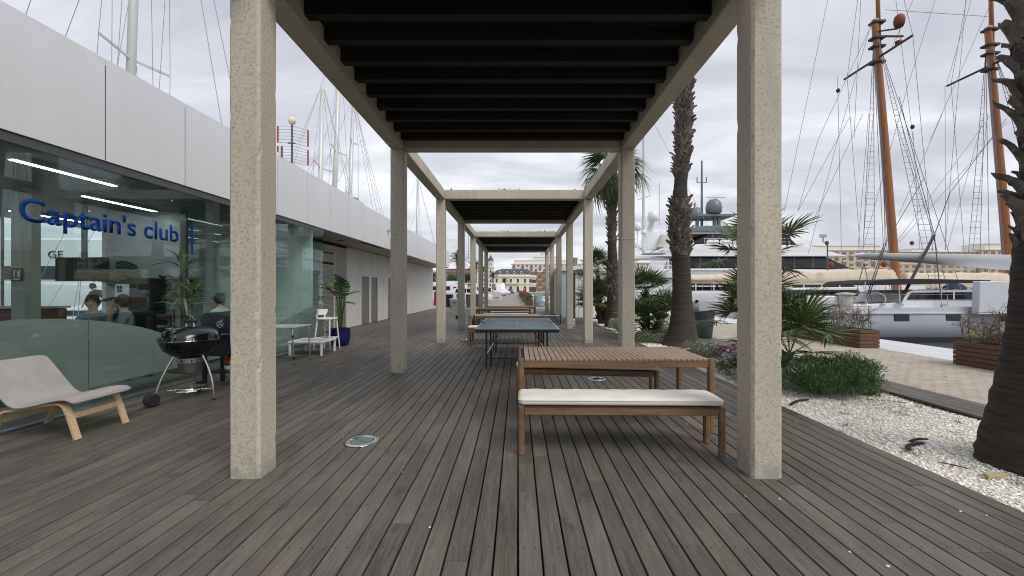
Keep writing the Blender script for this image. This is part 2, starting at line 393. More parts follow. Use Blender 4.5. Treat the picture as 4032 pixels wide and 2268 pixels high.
def letters(text, mat, parent, origin, xdir, width, cap, rot, depth=0.004, bold=0.0):
    """each character a mesh of its own; origin at the baseline start, xdir the reading direction"""
    full = raw_span(text, bold); cp = raw_span(text[0], bold); sx = width / (full[1] - full[0]); sy = cap / cp[3]
    for i, ch_ in enumerate(text):
        if ch_ == ' ': continue
        a = raw_span(text[:i + 1], bold); b = raw_span(ch_, bold)
        me = text_mesh('letter', ch_, depth=depth, bold=bold, width=(b[1] - b[0]) * sx, height=None)
        k = sy / sx
        for v in me.vertices: v.co.y *= k
        x = (a[1] - (b[1] - b[0]) - full[0]) * sx
        put(me, 'letter', mat, parent, loc=Vector(origin) + Vector(xdir) * x, rot=rot)
# ================================================================ setting
def np_mesh(name, verts, faces, smooth=False):
    """verts (N,3), faces (F,k) with k fixed"""
    me = bpy.data.meshes.new(name); verts = np.asarray(verts, np.float32); faces = np.asarray(faces, np.int32)
    F, k = faces.shape
    me.vertices.add(len(verts)); me.vertices.foreach_set('co', verts.ravel())
    me.loops.add(F * k); me.loops.foreach_set('vertex_index', faces.ravel())
    me.polygons.add(F); me.polygons.foreach_set('loop_start', np.arange(0, F * k, k, dtype=np.int32))
    me.polygons.foreach_set('loop_total', np.full(F, k, np.int32))
    me.update(calc_edges=True)
    if smooth: me.shade_smooth()
    return me

struct(MB().prism([(-12.6, -14), (10.7, -14), (10.7, 33), (3.4, 33), (3.4, 185), (-12.6, 185)], 'z', -3.0, -0.075).build('ground', 'pave_joint'))
def ocean():
    N = 2600
    return MB().sheet([[(-N, -400, -1.0), (N, -400, -1.0)], [(-N, 400, -1.0), (N, 400, -1.0)], [(-N, 2600, -1.0), (N, 2600, -1.0)]]).build('water', 'water')
struct(ocean())
struct(MB().box(-1800, 185.5, -3, 1800, 2600, -0.1).build('city_ground', 'city_ground'))
struct(MB().prism([(-12.5, 31.0), (3.3, 31.0), (3.3, 185), (-12.5, 185)], 'z', -0.07, -0.004).build('road', 'asphalt'))
struct(MB().prism([(8.96, -13.9), (10.72, -13.9), (10.72, 33.02), (8.96, 33.02)], 'z', -0.5, -0.002).build('quay_coping', 'coping', bevel=0.015))
struct(MB().box(3.4, 33.03, -0.5, 4.1, 184.9, -0.002).build('quay_edge', 'coping', bevel=0.015))
pv = struct(MB().box(5.94, 14.05, -0.07, 8.95, 33.0, -0.004).build('pavement', 'pave'))
set_tint(pv.data, [0.5] * len(pv.data.vertices))
pv2 = MB().box(5.94, -13.9, -0.07, 8.95, 2.4, -0.004).build('pavement_apron', 'pave', pv); set_tint(pv2.data, [0.5] * 8)
pv3 = MB().box(2.3, 27.2, -0.07, 5.93, 31.0, -0.004).build('pavement_apron', 'pave', pv); set_tint(pv3.data, [0.5] * 8)

# helper: 300 pieces that show largest become parts, the rest one joined part
def pieces(root, name, quads, mat, prof):
    """quads: (x0,y0,x1,y1,tint,dz); prof(x0,y0,x1,y1,dz)->(verts,faces)"""
    def area(q):
        x0, y0, x1, y1 = q[:4]; y0 = max(y0, 1.95); y1 = max(y1, y0 + 1e-3)
        xm = (x0 + x1) / 2; ym = (y0 + y1) / 2
        vis = 1.0 if abs(xm / max(ym, 0.3)) < 1.28 else 0.02
        return vis * (x1 - x0) * abs(1 / y0 - 1 / y1) / ym * (1 if q[3] > 1.95 else 0.001)
    order = sorted(quads, key=area, reverse=True)
    for q in order[:300]:
        v, f = prof(*q[:4], q[5])
        cx, cy = (q[0] + q[2]) / 2, (q[1] + q[3]) / 2
        me = bpy.data.meshes.new(name); me.from_pydata([(a - cx, b - cy, c) for a, b, c in v], [], f); set_tint(me, [q[4]] * len(v))
        put(me, name, mat, root, loc=(cx, cy, 0))
    V = []; Fc = []; T = []
    for q in order[300:]:
        v, f = prof(*q[:4], q[5]); o = len(V); V += v; Fc += [tuple(o + i for i in g) for g in f]; T += [q[4]] * len(v)
    if V:
        me = bpy.data.meshes.new(name); me.from_pydata(V, [], Fc); set_tint(me, T)
        tag(put(me, name, mat, root), kind='stuff')

# ---- timber deck
deck = struct(MB().prism([(-6.45, 11.06), (-5.2, 11.06), (-5.2, -3), (3.36, -3), (3.36, 21.0), (2.2, 21.0), (2.2, 31.0), (-6.45, 31.0)], 'z', -0.073, -0.045).build('deck', 'underdeck'))
def plank_prof(x0, y0, x1, y1, dz):
    c = 0.003; P = [(x0, -0.028), (x0, -c), (x0 + c, 0), (x1 - c, 0), (x1, -c), (x1, -0.028)]
    v = [(x, y0, z + dz) for x, z in P] + [(x, y1, z + dz) for x, z in P]
    f = [(i, i + 1, 7 + i, 6 + i) for i in range(5)] + [(5, 4, 3, 2, 1, 0), (6, 7, 8, 9, 10, 11)]
    return v, [g[::-1] for g in f]
PITCH = 0.1332
qs = []; rp_ = random.Random(3); scr = MB()
for i in range(-49, 26):
    x0 = i * PITCH + 0.0055; x1 = (i + 1) * PITCH - 0.0055
    if x1 > 3.38: continue
    ystart = 11.1 if x0 < -5.26 else -2.6
    yend = 20.95 if x1 > 2.2 else 30.95
    y = ystart - (0 if x0 < -5.26 else rp_.uniform(0, 1.5))
    first = True
    while y < yend:
        L_ = rp_.uniform(1.5, 4.6); y2 = min(y + L_, yend)
        if yend - y2 < 0.5: y2 = yend
        qs.append((x0, y + 0.0012, x1, y2 - 0.0012, rp_.random(), rp_.uniform(-0.0012, 0.0008)))
        y = y2
    for j in range(3, 15):
        yj = j * 0.46 + 0.02
        if yj < 6.5:
            for xs in (x0 + 0.028, x1 - 0.028):
                xs += rp_.uniform(-0.004, 0.004); yy = yj + rp_.uniform(-0.008, 0.008)
                scr.add([(xs + 0.0048 * math.cos(a), yy + 0.0048 * math.sin(a), 0.0012) for a in (0, 1.05, 2.09, 3.14, 4.19, 5.24)], [(0, 1, 2, 3, 4, 5)])
pieces(deck, 'plank', qs, 'deck', plank_prof)
tag(scr.build('screw_heads', 'screw', deck), kind='stuff')

# ---- brick pavement of the quay
qs = []
ny = 0
y = 2.45
while y < 14.0:
    x = 5.95 - (0.105 if ny % 2 else 0)
    while x < 8.94:
        a0 = max(x, 5.95); a1 = min(x + 0.206, 8.94)
        if a1 - a0 > 0.03: qs.append((a0, y, a1, y + 0.1, min(1, max(0, rp_.gauss(0.5, 0.22))), rp_.uniform(-0.004, 0.002)))
        x += 0.21
    y += 0.105; ny += 1
def brick_prof(x0, y0, x1, y1, dz):
    c = 0.006
    v = [(x0, y0, -0.06), (x1, y0, -0.06), (x1, y1, -0.06), (x0, y1, -0.06), (x0, y0, dz - c), (x1, y0, dz - c), (x1, y1, dz - c), (x0, y1, dz - c),
         (x0 + c, y0 + c, dz), (x1 - c, y0 + c, dz), (x1 - c, y1 - c, dz), (x0 + c, y1 - c, dz)]
    f = [(0, 1, 5, 4), (1, 2, 6, 5), (2, 3, 7, 6), (3, 0, 4, 7), (4, 5, 9, 8), (5, 6, 10, 9), (6, 7, 11, 10), (7, 4, 8, 11), (8, 9, 10, 11)]
    return v, f
bed = struct(MB().box(5.94, 2.42, -0.07, 8.95, 14.04, -0.016).build('brick_pavement', 'pave_joint'))
pieces(bed, 'brick', qs, 'pave', brick_prof)

# ---- raised timber edging between gravel and bricks
edge = struct(MB().box(5.46, -6, -0.072, 5.9, 20.5, -0.03).build('timber_edging', 'underdeck'))
for i in range(4):
    x0 = 5.34 + i * 0.148
    y = -6.0 - i * 0.7
    while y < 20.4:
        y2 = min(y + 3.6, 20.5)
        v, f = plank_prof(x0, max(y, -6) + 0.002, x0 + 0.140, y2 - 0.002, 0.0)
        me = bpy.data.meshes.new('plank'); me.from_pydata(v, [], f); set_tint(me, [rp_.random()] * len(v)); put(me, 'plank', 'deck', edge)
        y = y2
for k in range(16):
    yb = 1.5 + k * 1.05 + rp_.uniform(-0.2, 0.2)
    MB().box(5.36, yb, -0.073, 5.455, yb + 0.09, -0.03).build('support_block', 'teak_dark', edge)

# ---- white gravel bed
gx0, gx1, gy0, gy1 = 3.385, 5.45, -4.0, 20.9
rows = []
for j in range(120):
    yy = gy0 + (gy1 - gy0) * j / 119
    rows.append([(gx0 + (gx1 - gx0) * i / 16, yy, -0.045 + 0.018 * math.sin(i * 0.9 + yy * 1.3) * math.sin(yy * 2.1) - (0.02 if i == 16 else 0)) for i in range(17)])
gravel_bed = struct(MB().sheet(rows).build('gravel_bed', 'gravel_bed', smooth=True))
rng = np.random.default_rng(5)
bm = bmesh.new(); bmesh.ops.create_icosphere(bm, subdivisions=1, radius=1.0)
ico_v = np.array([v.co[:] for v in bm.verts]); ico_f = np.array([[v.index for v in f.verts] for f in bm.faces]); bm.free()
N1, N2 = 13000, 11000
gxs = np.concatenate([rng.uniform(3.40, 5.42, N1), rng.uniform(3.40, 5.42, N2)])
gys = np.concatenate([rng.uniform(2.1, 7.2, N1), rng.uniform(7.0, 17.5, N2)])
ii = (gxs - gx0) / (gx1 - gx0) * 16
gzs = -0.045 + 0.018 * np.sin(ii * 0.9 + gys * 1.3) * np.sin(gys * 2.1) + 0.004
N = len(gxs)
sc3 = np.stack([rng.uniform(0.7, 1.6, N), rng.uniform(0.6, 1.3, N), rng.uniform(0.45, 0.9, N)], 1) * np.where(np.arange(N) < N1, 0.0115, 0.017)[:, None]
ang = rng.uniform(0, 6.283, N); jit = 1 + rng.uniform(-0.22, 0.22, (N, 12, 1))
P_ = ico_v[None] * jit * sc3[:, None, :]
ca, sa = np.cos(ang)[:, None], np.sin(ang)[:, None]
X_ = P_[..., 0] * ca - P_[..., 1] * sa + gxs[:, None]; Y_ = P_[..., 0] * sa + P_[..., 1] * ca + gys[:, None]; Z_ = P_[..., 2] + gzs[:, None]
gv = np.stack([X_, Y_, Z_], -1).reshape(-1, 3)
gf = (ico_f[None] + (np.arange(N) * 12)[:, None, None]).reshape(-1, 3)
me = np_mesh('stones', gv, gf)
patch = np.exp(-(((gxs - 4.45) / 0.75) ** 2 + ((gys - 5.6) / 0.8) ** 2)) + 0.6 * np.exp(-(((gxs - 4.0) / 0.3) ** 2 + ((gys - 3.35) / 0.25) ** 2))
tt = np.clip(rng.normal(0.62, 0.22, N) - patch * rng.uniform(0, 1.7, N), -0.35, 1); tt[rng.random(N) < 0.03] = -0.6
set_tint(me, np.repeat(tt, 12))
tag(put(me, 'stones', 'gravel', gravel_bed), kind='stuff')

# ================================================================ pergola
perg = thing('pergola', 'long concrete pergola of square columns and beams with dark slatted roofs over the deck', 'pergola', (0, 3.28, 0))
PX = [(-2.24, -2.0), (1.81, 2.05)]
PY = [3.16 + 4.0 * k for k in range(7)]; CW = 0.24; ZS = 3.93; ZT = 4.19
def column_mesh(sd_):
    c = 0.02; h = CW / 2
    poly = [(-h + c, -h), (h - c, -h), (h, -h + c), (h, h - c), (h - c, h), (-h + c, h), (-h, h - c), (-h, -h + c)]
    rings = []; r = random.Random(sd_); nz_ = 60
    for i in range(nz_ + 1):
        z = -0.03 + (ZS + 0.028) * i / nz_; row = []
        for q, (x, y) in enumerate(poly):
            chip = r.uniform(0.003, 0.009) if r.random() < 0.06 else 0.0
            fx_, fy_ = (x * 0.84, y) if abs(y) > abs(x) else (x, y * 0.84)      # keeps the flat of the face flat
            cn = (x * (1 - chip / h), y * (1 - chip / h), z)
            row += [(fx_, fy_, z), cn] if q % 2 else [cn, (fx_, fy_, z)]
        rings.append(row)
    return MB().loft(rings).mesh('column')
CMES = [column_mesh(q) for q in range(4)]
for k, y0 in enumerate(PY):
    for a, b in PX: put(CMES[(k * 2 + (a > 0)) % 4], 'column', 'concrete', perg, loc=((a + b) / 2, y0 + CW / 2 - 3.28, 0))
def addw(mb, name, mat, par, **k): return mb.build(name, mat, par, world=True, **k)
for s_, (a, b) in enumerate(PX):
    for k in range(-1, 6):
        y0 = PY[0] + 4.0 * k + (CW if k >= 0 else 0); y1 = PY[0] + 4.0 * (k + 1)
        # the beam runs over the column heads; joints stand at mid column
        y0 = PY[0] + 4.0 * k + CW / 2 + 0.002; y1 = PY[0] + 4.0 * (k + 1) + CW / 2 - 0.002
        if k == 5: y1 += CW / 2
        addw(MB().box(a, y0, ZS, b, y1, ZT), 'side_beam', 'concrete', perg, bevel=0.012)
for k, y0 in enumerate(PY):
    addw(MB().box(PX[0][1] + 0.003, y0 + 0.002, ZS + 0.004, PX[1][0] - 0.003, y0 + CW - 0.002, ZT - 0.003), 'cross_beam', 'concrete', perg, bevel=0.012)
mossm = M('moss', (0.05, 0.06, 0.03), 0.95, var=0.4, scale=30)
slm = MB().box(PX[0][1] + 0.004, 0, 4.03, PX[1][0] - 0.004, 0.098, 4.165).mesh('slat', bevel=0.004)
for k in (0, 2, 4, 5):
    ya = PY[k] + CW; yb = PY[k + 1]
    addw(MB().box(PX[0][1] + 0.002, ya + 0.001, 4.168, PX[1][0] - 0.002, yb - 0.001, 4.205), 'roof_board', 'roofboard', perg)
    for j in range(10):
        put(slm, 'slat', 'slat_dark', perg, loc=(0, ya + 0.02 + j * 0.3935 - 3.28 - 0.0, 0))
    mo = MB(); rr_ = random.Random(k)
    for q in range(200):
        xx = -1.9 + 3.6 * rr_.random(); yy = ya - 0.2 + 0.25 * rr_.random(); hh = rr_.uniform(0.01, 0.055) * (1.6 if math.sin(xx * 3 + k) > 0.3 else 0.4)
        w_ = rr_.uniform(0.01, 0.03); aa = rr_.uniform(0, 3.14)
        mo.add([(xx - w_ * math.cos(aa), yy - w_ * math.sin(aa), ZT - 0.004), (xx + w_ * math.cos(aa), yy + w_ * math.sin(aa), ZT - 0.004), (xx + rr_.uniform(-.02, .02), yy, ZT + hh)], [(0, 1, 2)])
    tag(addw(mo, 'roof_moss', 'moss', perg), kind='stuff')
# a wire tied round a column, power sockets at column feet
addw(MB().tube([(1.80, 7.15, 2.36), (2.06, 7.15, 2.355), (2.06, 7.41, 2.36), (1.80, 7.41, 2.365)], 0.006, 6, closed=True), 'tie_wire', 'alu', perg)
so_ = addw(MB().box(2.055, 15.17, 0.10, 2.12, 15.33, 0.36), 'socket_box', 'white_plastic', perg, bevel=0.012)
MB().box(2.075, 15.160, 0.15, 2.105, 15.168, 0.19).build('socket', 'black', so_); MB().box(2.075, 15.160, 0.26, 2.105, 15.168, 0.30).build('socket', 'black', so_)
addw(MB().box(-2.32, 15.17, 0.36, -2.245, 15.3, 0.50), 'socket_box', 'black', perg, bevel=0.012)

# ================================================================ club building
GX = -5.27                                                # the glass front
club = thing('club_building', 'long low white panelled club building with glass front beside the deck', 'building', (GX, 11.06, 0))
FX = -5.225
pj = [5.18 + 1.24 * k for k in range(-10, 21)] + [31.15]
for k in range(len(pj) - 1):
    zt = 4.385 if pj[k] < 13.8 else 4.33
    addw(MB().box(FX - 0.05, pj[k] + 0.008, 3.095, FX, pj[k + 1] - 0.008, zt), 'fascia_panel', 'panel_white', club)
addw(MB().box(FX - 0.12, -7.9, 3.11, FX - 0.006, 31.1, 4.30), 'fascia_frame', 'dark_gap', club)
addw(MB().box(-11.75, -8, 3.30, FX - 0.122, 31.1, 4.22), 'roof', 'soffit', club)
addw(MB().box(-11.80, -8, 3.12, -11.76, 31.1, 4.3), 'rear_fascia', 'panel_white', club)
addw(MB().box(-11.74, 31.103, 3.1, FX - 0.05, 31.15, 4.33), 'end_fascia', 'panel_white', club)
# top track over the glass, sill rail
addw(MB().box(GX - 0.06, -8, 2.99, GX + 0.02, 11.06, 3.085), 'top_track', 'alu_dark', club)
addw(MB().box(GX - 0.03, -8, -0.02, GX + 0.035, 11.08, 0.018), 'sill_rail', 'alu', club)
# glass panes with frosted film
FILM = [(-8, 0.6), (0, 0.7), (2.2, 1.0), (4.3, 1.15), (4.7, 1.13), (5.0, 1.094), (5.31, 1.04), (5.79, 0.92), (6.08, 0.81), (6.6, 0.64), (7.2, 0.50), (7.8, 0.48), (8.4, 0.56), (9.0, 0.72), (9.36, 0.80), (10.2, 0.98), (11.1, 1.1)]
def filmz(y):
    for (a, za), (b, zb) in zip(FILM, FILM[1:]):
        if a <= y <= b: t_ = (y - a) / (b - a); return za + (zb - za) * t_
    return 0.6
for k in range(10):
    y1 = 11.06 - 1.207 * k; y0 = y1 - 1.207
    pn = addw(MB().box(GX - 0.006, y0 + 0.003, 0.018, GX + 0.006, y1 - 0.003, 2.992), 'glass_pane', 'glass', club)
    ys = [y0 + 0.004 + (y1 - y0 - 0.008) * j / 10 for j in range(11)]
    poly = [(y, filmz(y)) for y in ys] + [(ys[-1], 0.252), (ys[0], 0.252)]
    MB().prism(poly, 'x', GX - 0.0095, GX - 0.0072).build('frosted_film', 'film', pn)
for (yy, za) in ((7.62, 1.06),):
    pass
addw(MB().box(-6.44, 11.045, 0.018, GX - 0.008, 11.057, 2.992), 'glass_pane', 'glass', club)
# lettering on the glass
lt = bpy.data.objects.new('lettering', None); COL.objects.link(lt); lt.parent = club
letters("Captain's club", 'letter_blue', lt, (0.008, 4.315 - 11.06, 2.197), (0, 1, 0), 2.02, 0.25, (R(90), 0, R(90)), bold=0.012)
lt['label'] = "blue lettering reading Captain's club on the glass"
addw(MB().box(GX + 0.008, 6.585, 2.03, GX + 0.012, 6.62, 2.52), 'letter_bar', 'letter_blue', club)
# soffit of the recessed part
for k in range(13):
    y0 = 11.09 + k * 1.54; y1 = min(y0 + 1.532, 31.1)
    addw(MB().box(-6.44, y0, 3.085, FX - 0.055, y1, 3.105), 'soffit_panel', 'soffit', club)
addw(MB().box(-5.45, 14.0, 3.078, -5.32, 16.2, 3.086), 'soffit_slot', 'dark_gap', club)
for y in (12.3, 13.6, 22.2, 24.6):
    addw(MB().lathe([(0.001, 0), (0.11, 0), (0.11, 0.012), (0.001, 0.012)], 16, (-5.9, y, 3.072)), 'downlight', 'window_grey', club)
# recessed wall
WX = -6.45
def wallp(y0, y1, z0=0.012, z1=3.07): addw(MB().box(WX - 0.04, y0 + 0.012, z0, WX, y1 - 0.012, z1), 'wall_panel', 'panel_side', club)
addw(MB().box(-11.5, 11.3, 0.0, WX - 0.12, 31.0, 3.07), 'rear_block', 'panel_side', club)
addw(MB().box(WX - 0.115, 11.2, 0.0, WX - 0.045, 30.95, 3.07), 'wall_backing', 'dark_gap', club)
for (a, b) in ((15.42, 16.58), (16.58, 16.87), (17.73, 17.98), (18.8, 19.55), (19.55, 20.3), (21.2, 22.4), (22.4, 23.6), (23.6, 24.8), (24.8, 26.0), (26.0, 27.2), (27.2, 28.4), (28.4, 29.6), (29.6, 31.0)):
    wallp(a, b); addw(MB().box(WX - 0.039, b - 0.011, 0.012, WX - 0.004, b + 0.011, 3.06), 'panel_joint', 'dark_gap', club)
for (a, b) in ((16.87, 17.73), (17.98, 18.8), (20.3, 21.2)):
    wallp(a, b, 2.08)
    d_ = addw(MB().box(WX - 0.044, a + 0.05, 0.02, WX - 0.03, b - 0.05, 2.02), 'door', M('door_grey', srgb(128, 124, 116), 0.5) if a < 17 else MATS['door_grey'], club)
    MB().box(WX - 0.032, a + 0.006, 0.02, WX - 0.004, a + 0.05, 2.07).box(WX - 0.032, b - 0.05, 0.02, WX - 0.004, b - 0.006, 2.07).box(WX - 0.032, a + 0.05, 2.02, WX - 0.004, b - 0.05, 2.07).build('door_frame', 'alu', d_)
    MB().tube([(WX - 0.03, a + 0.13, 1.0), (WX + 0.02, a + 0.13, 1.0), (WX + 0.02, a + 0.24, 1.0)], 0.012, 6).build('handle', 'alu_dark', d_)
for (a, b) in ((11.4, 13.38), (13.4, 14.38), (14.4, 15.40)):
    lf = addw(MB().box(WX - 0.035, a, 0.02, WX - 0.0, a + 0.03, 3.0).box(WX - 0.035, b - 0.03, 0.02, WX, b, 3.0), 'louvre_panel', 'panel_side', club)
    lo = MB(); z = 0.05
    while z < 2.98:
        if not (13.4 <= a < 14 and (2.28 < z < 2.36 or 2.66 < z < 2.70)):
            lo.add([(WX - 0.03, a + 0.03, z), (WX - 0.03, b - 0.03, z), (WX - 0.002, b - 0.03, z + 0.028), (WX - 0.002, a + 0.03, z + 0.028),
                    (WX - 0.03, a + 0.03, z + 0.006), (WX - 0.03, b - 0.03, z + 0.006), (WX - 0.002, b - 0.03, z + 0.034), (WX - 0.002, a + 0.03, z + 0.034)],
                   [(0, 1, 2, 3), (7, 6, 5, 4), (0, 4, 5, 1), (3, 2, 6, 7)])
        z += 0.042
    tag(lo.build('louvre_slats', 'panel_side', lf), kind='stuff')
lm = addw(MB().box(FX + 0.001, 16.35, 3.80, FX + 0.12, 16.5, 3.85), 'wall_lamp', 'alu', club, bevel=0.01)
# interior shell
M('room_floor', srgb(120, 118, 112), 0.35, var=0.15, scale=2, stretch=(8, 1, 1))
M('room_white', srgb(222, 226, 226), 0.6, var=0.03, scale=1)
M('room_ceiling', srgb(150, 152, 150), 0.5, var=0.06, scale=2, stretch=(10, 1, 1))
M('blind', srgb(180, 186, 186), 0.6)
addw(MB().box(-11.5, -8, -0.07, GX - 0.032, 11.04, 0.012), 'room_floor', 'room_floor', club)
for k in range(16):
    x0 = -11.5 + k * 0.385
    addw(MB().box(x0 + 0.004, -8, 3.09, x0 + 0.381, 11.04, 3.11), 'ceiling_strip', 'room_ceiling', club)
addw(MB().box(-8.5, 8.5, 0.012, -7.02, 8.56, 3.085), 'partition', 'room_white', club)
addw(MB().box(-8.56, 8.5, 0.012, -8.502, 11.04, 3.085), 'partition', 'room_white', club)
pw_ = addw(MB().box(-7.02, 8.5, 0.012, -6.9, 8.56, 3.085).box(-5.86, 8.5, 0.012, -5.72, 8.56, 3.085).box(-5.40, 8.5, 0.012, -5.3, 8.56, 3.085), 'partition', 'alu_dark', club)
bl = MB()
for k in range(66):
    z = 0.55 + k * 0.036
    bl.box(-6.88, 8.60, z, -5.88, 8.625, z + 0.022).box(-5.70, 8.60, z, -5.42, 8.625, z + 0.022)
tag(bl.build('blind_slats', 'blind', pw_), kind='stuff')
MB().box(-6.9, 8.52, 0.012, -5.86, 8.53, 3.08).box(-5.72, 8.52, 0.012, -5.40, 8.53, 3.08).build('partition_glass', 'glass_clear', pw_)
addw(MB().box(-6.9, 10.6, 0.012, -5.35, 10.66, 3.08), 'partition', 'room_white', club)
addw(MB().box(-11.5, -8.06, 0.012, GX - 0.032, -8.0, 3.085), 'partition', 'room_white', club)
for k in range(10):
    y0 = -8 + k * 1.9
    addw(MB().box(-11.508, y0 + 0.03, 0.04, -11.496, y0 + 1.87, 2.95), 'rear_pane', 'glass_clear', club)
    addw(MB().box(-11.53, y0 - 0.03, 0.012, -11.47, y0 + 0.03, 3.08), 'rear_mullion', 'alu', club)
addw(MB().box(-8.06, 6.5, 0.012, -7.84, 6.72, 3.085), 'room_column', 'soffit', club)
addw(MB().box(-8.06, 1.5, 0.012, -7.84, 1.72, 3.085), 'room_column', 'soffit', club)
addw(MB().cyl((-8.43, 7.95, 2.05), (-8.43, 7.95, 3.09), 0.045, n=10), 'ceiling_mount', 'alu_dark', club)
M('lamp_strip', (0.92, 0.97, 1.0), 0.5, emit=7.0)
M('lamp_strip_off', (0.6, 0.62, 0.62), 0.4)
for (x, y0, y1) in ((-6.15, 4.95, 6.25), (-7.35, 6.9, 8.3), (-8.6, 5.2, 6.4), (-6.15, 1.6, 2.9), (-8.6, 1.6, 2.9), (-6.2, 9.1, 10.2), (-10.0, 3.4, 4.7), (-10.2, 8.2, 9.6)):
    lb = addw(MB().box(x - 0.06, y0, 3.045, x + 0.06, y1, 3.088), 'ceiling_light', 'lamp_strip_off', club)
    MB().box(x - 0.035, y0 + 0.01, 3.036, x + 0.035, y1 - 0.01, 3.044).build('diffuser', 'lamp_strip', lb)
# ================================================================ teak tables and benches
def rleg(x, y, z1, w=0.06):
    h = w / 2; c = 0.014
    poly = [(-h + c, -h), (h - c, -h), (h, -h + c), (h, h - c), (h - c, h), (-h + c, h), (-h, h - c), (-h, -h + c)]
    return MB().prism([(x + a, y + b) for a, b in poly], 'z', 0.003, z1)
def make_table(label, loc, rz, L=2.0, D=0.88, first=None):
    """origin at the front left foot, length along x"""
    if first is None:
        t = thing('picnic_table', label, 'table', loc, rz, 'teak tables under the pergola')
        for x in (0.032, L - 0.032):
            for y in (0.032, D - 0.032): rleg(x, y, 0.762, 0.062).build('leg', 'teak', t, bevel=0.003)
        for y in (0.012, D - 0.037): MB().box(0.065, y, 0.672, L - 0.065, y + 0.025, 0.742).build('apron', 'teak_x', t, bevel=0.003)
        for x in (0.012, L - 0.037): MB().box(x, 0.065, 0.672, x + 0.025, D - 0.065, 0.742).build('apron', 'teak', t, bevel=0.003)
        n = 34; p = (L - 0.066 - 0.066) / n
        sm = MB().box(0.004, 0.004, 0.7425, p - 0.004, D - 0.004, 0.762).mesh('slat', bevel=0.0015)
        for k in range(n): put(sm, 'slat', 'teak_top', t, loc=(0.066 + k * p, 0, 0))
        MB().box(0.040, 0.04, 0.725, L - 0.040, D - 0.04, 0.7405).build('gap_shade_sheet', 'teak_shadow', t)  # dark sheet added below the slats, painting the shade seen in their gaps
        return t
    t = copy_tree(first); t.location = loc; t.rotation_euler = (0, 0, rz); t['label'] = label; return t
def make_bench(label, loc, rz, first=None, L=1.82, D=0.37):
    if first is None:
        t = thing('bench', label, 'bench', loc, rz, 'teak benches under the pergola')
        for x in (0.029, L - 0.029):
            for y in (0.029, D - 0.029): rleg(x, y, 0.436, 0.056).build('leg', 'teak', t, bevel=0.003)
        for y in (0.010, D - 0.034): MB().box(0.058, y, 0.358, L - 0.058, y + 0.024, 0.424).build('apron', 'teak_x', t, bevel=0.003)
        for x in (0.010, L - 0.034): MB().box(x, 0.058, 0.358, x + 0.024, D - 0.058, 0.424).build('apron', 'teak', t, bevel=0.003)
        n = 30; p = (L - 0.12) / n
        sm = MB().box(0.003, 0.006, 0.4245, p - 0.003, D - 0.006, 0.4345).mesh('slat')
        for k in range(n): put(sm, 'slat', 'teak_dark', t, loc=(0.06 + k * p, 0, 0))
        return t
    t = copy_tree(first); t.location = loc; t.rotation_euler = (0, 0, rz); t['label'] = label; return t
def cushion_mesh(L=1.80, D=0.375, H=0.072):
    bm = bmesh.new(); nx, ny = 40, 10
    # rounded slab with slight sag and puff
    rings = []
    prof = [(0.0, -0.02), (0.35, -0.004), (0.75, -0.001), (1.0, -0.006), (1.0, -0.006)]
    def hz(u, v, top):
        eu = min(u, 1 - u) * L; ev = min(v, 1 - v) * D
        k = min(1, eu / 0.05) ; k2 = min(1, ev / 0.05)
        r_ = (1 - (1 - k) ** 2) ** 0.5 * (1 - (1 - k2) ** 2) ** 0.5
        w = 0.004 * math.sin(u * 23) * math.sin(v * 7) + 0.003 * math.sin(u * 61 + v * 9)
        return H * 0.5 + (H * 0.5) * (0.35 + 0.65 * r_) + w * r_ if top else H * 0.5 - (H * 0.5) * (0.35 + 0.65 * r_)
    us = [0, 0.004, 0.012, 0.025] + [0.025 + 0.95 * i / nx for i in range(1, nx)] + [0.975, 0.988, 0.996, 1]
    vs_ = [0, 0.015, 0.05, 0.12] + [0.12 + 0.76 * i / ny for i in range(1, ny)] + [0.88, 0.95, 0.985, 1]
    def rnd(u, v):
        x = u * L; y = v * D; r_ = 0.045
        cx = min(max(x, r_), L - r_); cy = min(max(y, r_), D - r_)
        dx_, dy_ = x - cx, y - cy; m = max(abs(dx_), abs(dy_)); d = math.hypot(dx_, dy_)
        if d > 1e-6 and abs(dx_) > 1e-9 and abs(dy_) > 1e-9: x = cx + dx_ * m / d; y = cy + dy_ * m / d
        return x, y
    V = MB()
    top = [[(*rnd(u, v), hz(u, v, True)) for u in us] for v in vs_]; bot = [[(*rnd(u, v), hz(u, v, False)) for u in us] for v in vs_]
    V.sheet(top); V.sheet(bot)
    n = len(us); m = len(vs_)
    ring = [(0, i) for i in range(n)] + [(j, n - 1) for j in range(1, m)] + [(m - 1, i) for i in range(n - 2, -1, -1)] + [(j, 0) for j in range(m - 2, 0, -1)]
    a = [top[j][i] for j, i in ring]; b = [bot[j][i] for j, i in ring]
    k = len(ring); V.add(a + b, [(q, (q + 1) % k, k + (q + 1) % k, k + q) for q in range(k)])
    bm.free()
    return V.mesh('cushion', smooth=True)
CUSH = cushion_mesh()
def seam_mesh(L=1.80, D=0.375, z=0.050, r_=0.045):
    pts = []
    for cx, cy, a0 in ((L - r_, r_, -90), (L - r_, D - r_, 0), (r_, D - r_, 90), (r_, r_, 180)):
        pts += [(cx + (r_ + .001) * math.cos(R(a0 + 15 * i)), cy + (r_ + .001) * math.sin(R(a0 + 15 * i)), z) for i in range(7)]
    return MB().tube(pts, 0.0035, 5, closed=True).mesh('piping', smooth=True)
SEAM = seam_mesh()
M('piping', (0.66, 0.63, 0.56), 0.9)
def cushion(label, loc, rz):
    o = tag(put(CUSH, 'cushion', 'cushion', None, loc=loc, rot=(0, 0, rz)), label, 'cushion', 'white bench cushions'); put(SEAM, 'piping', 'piping', o); return o

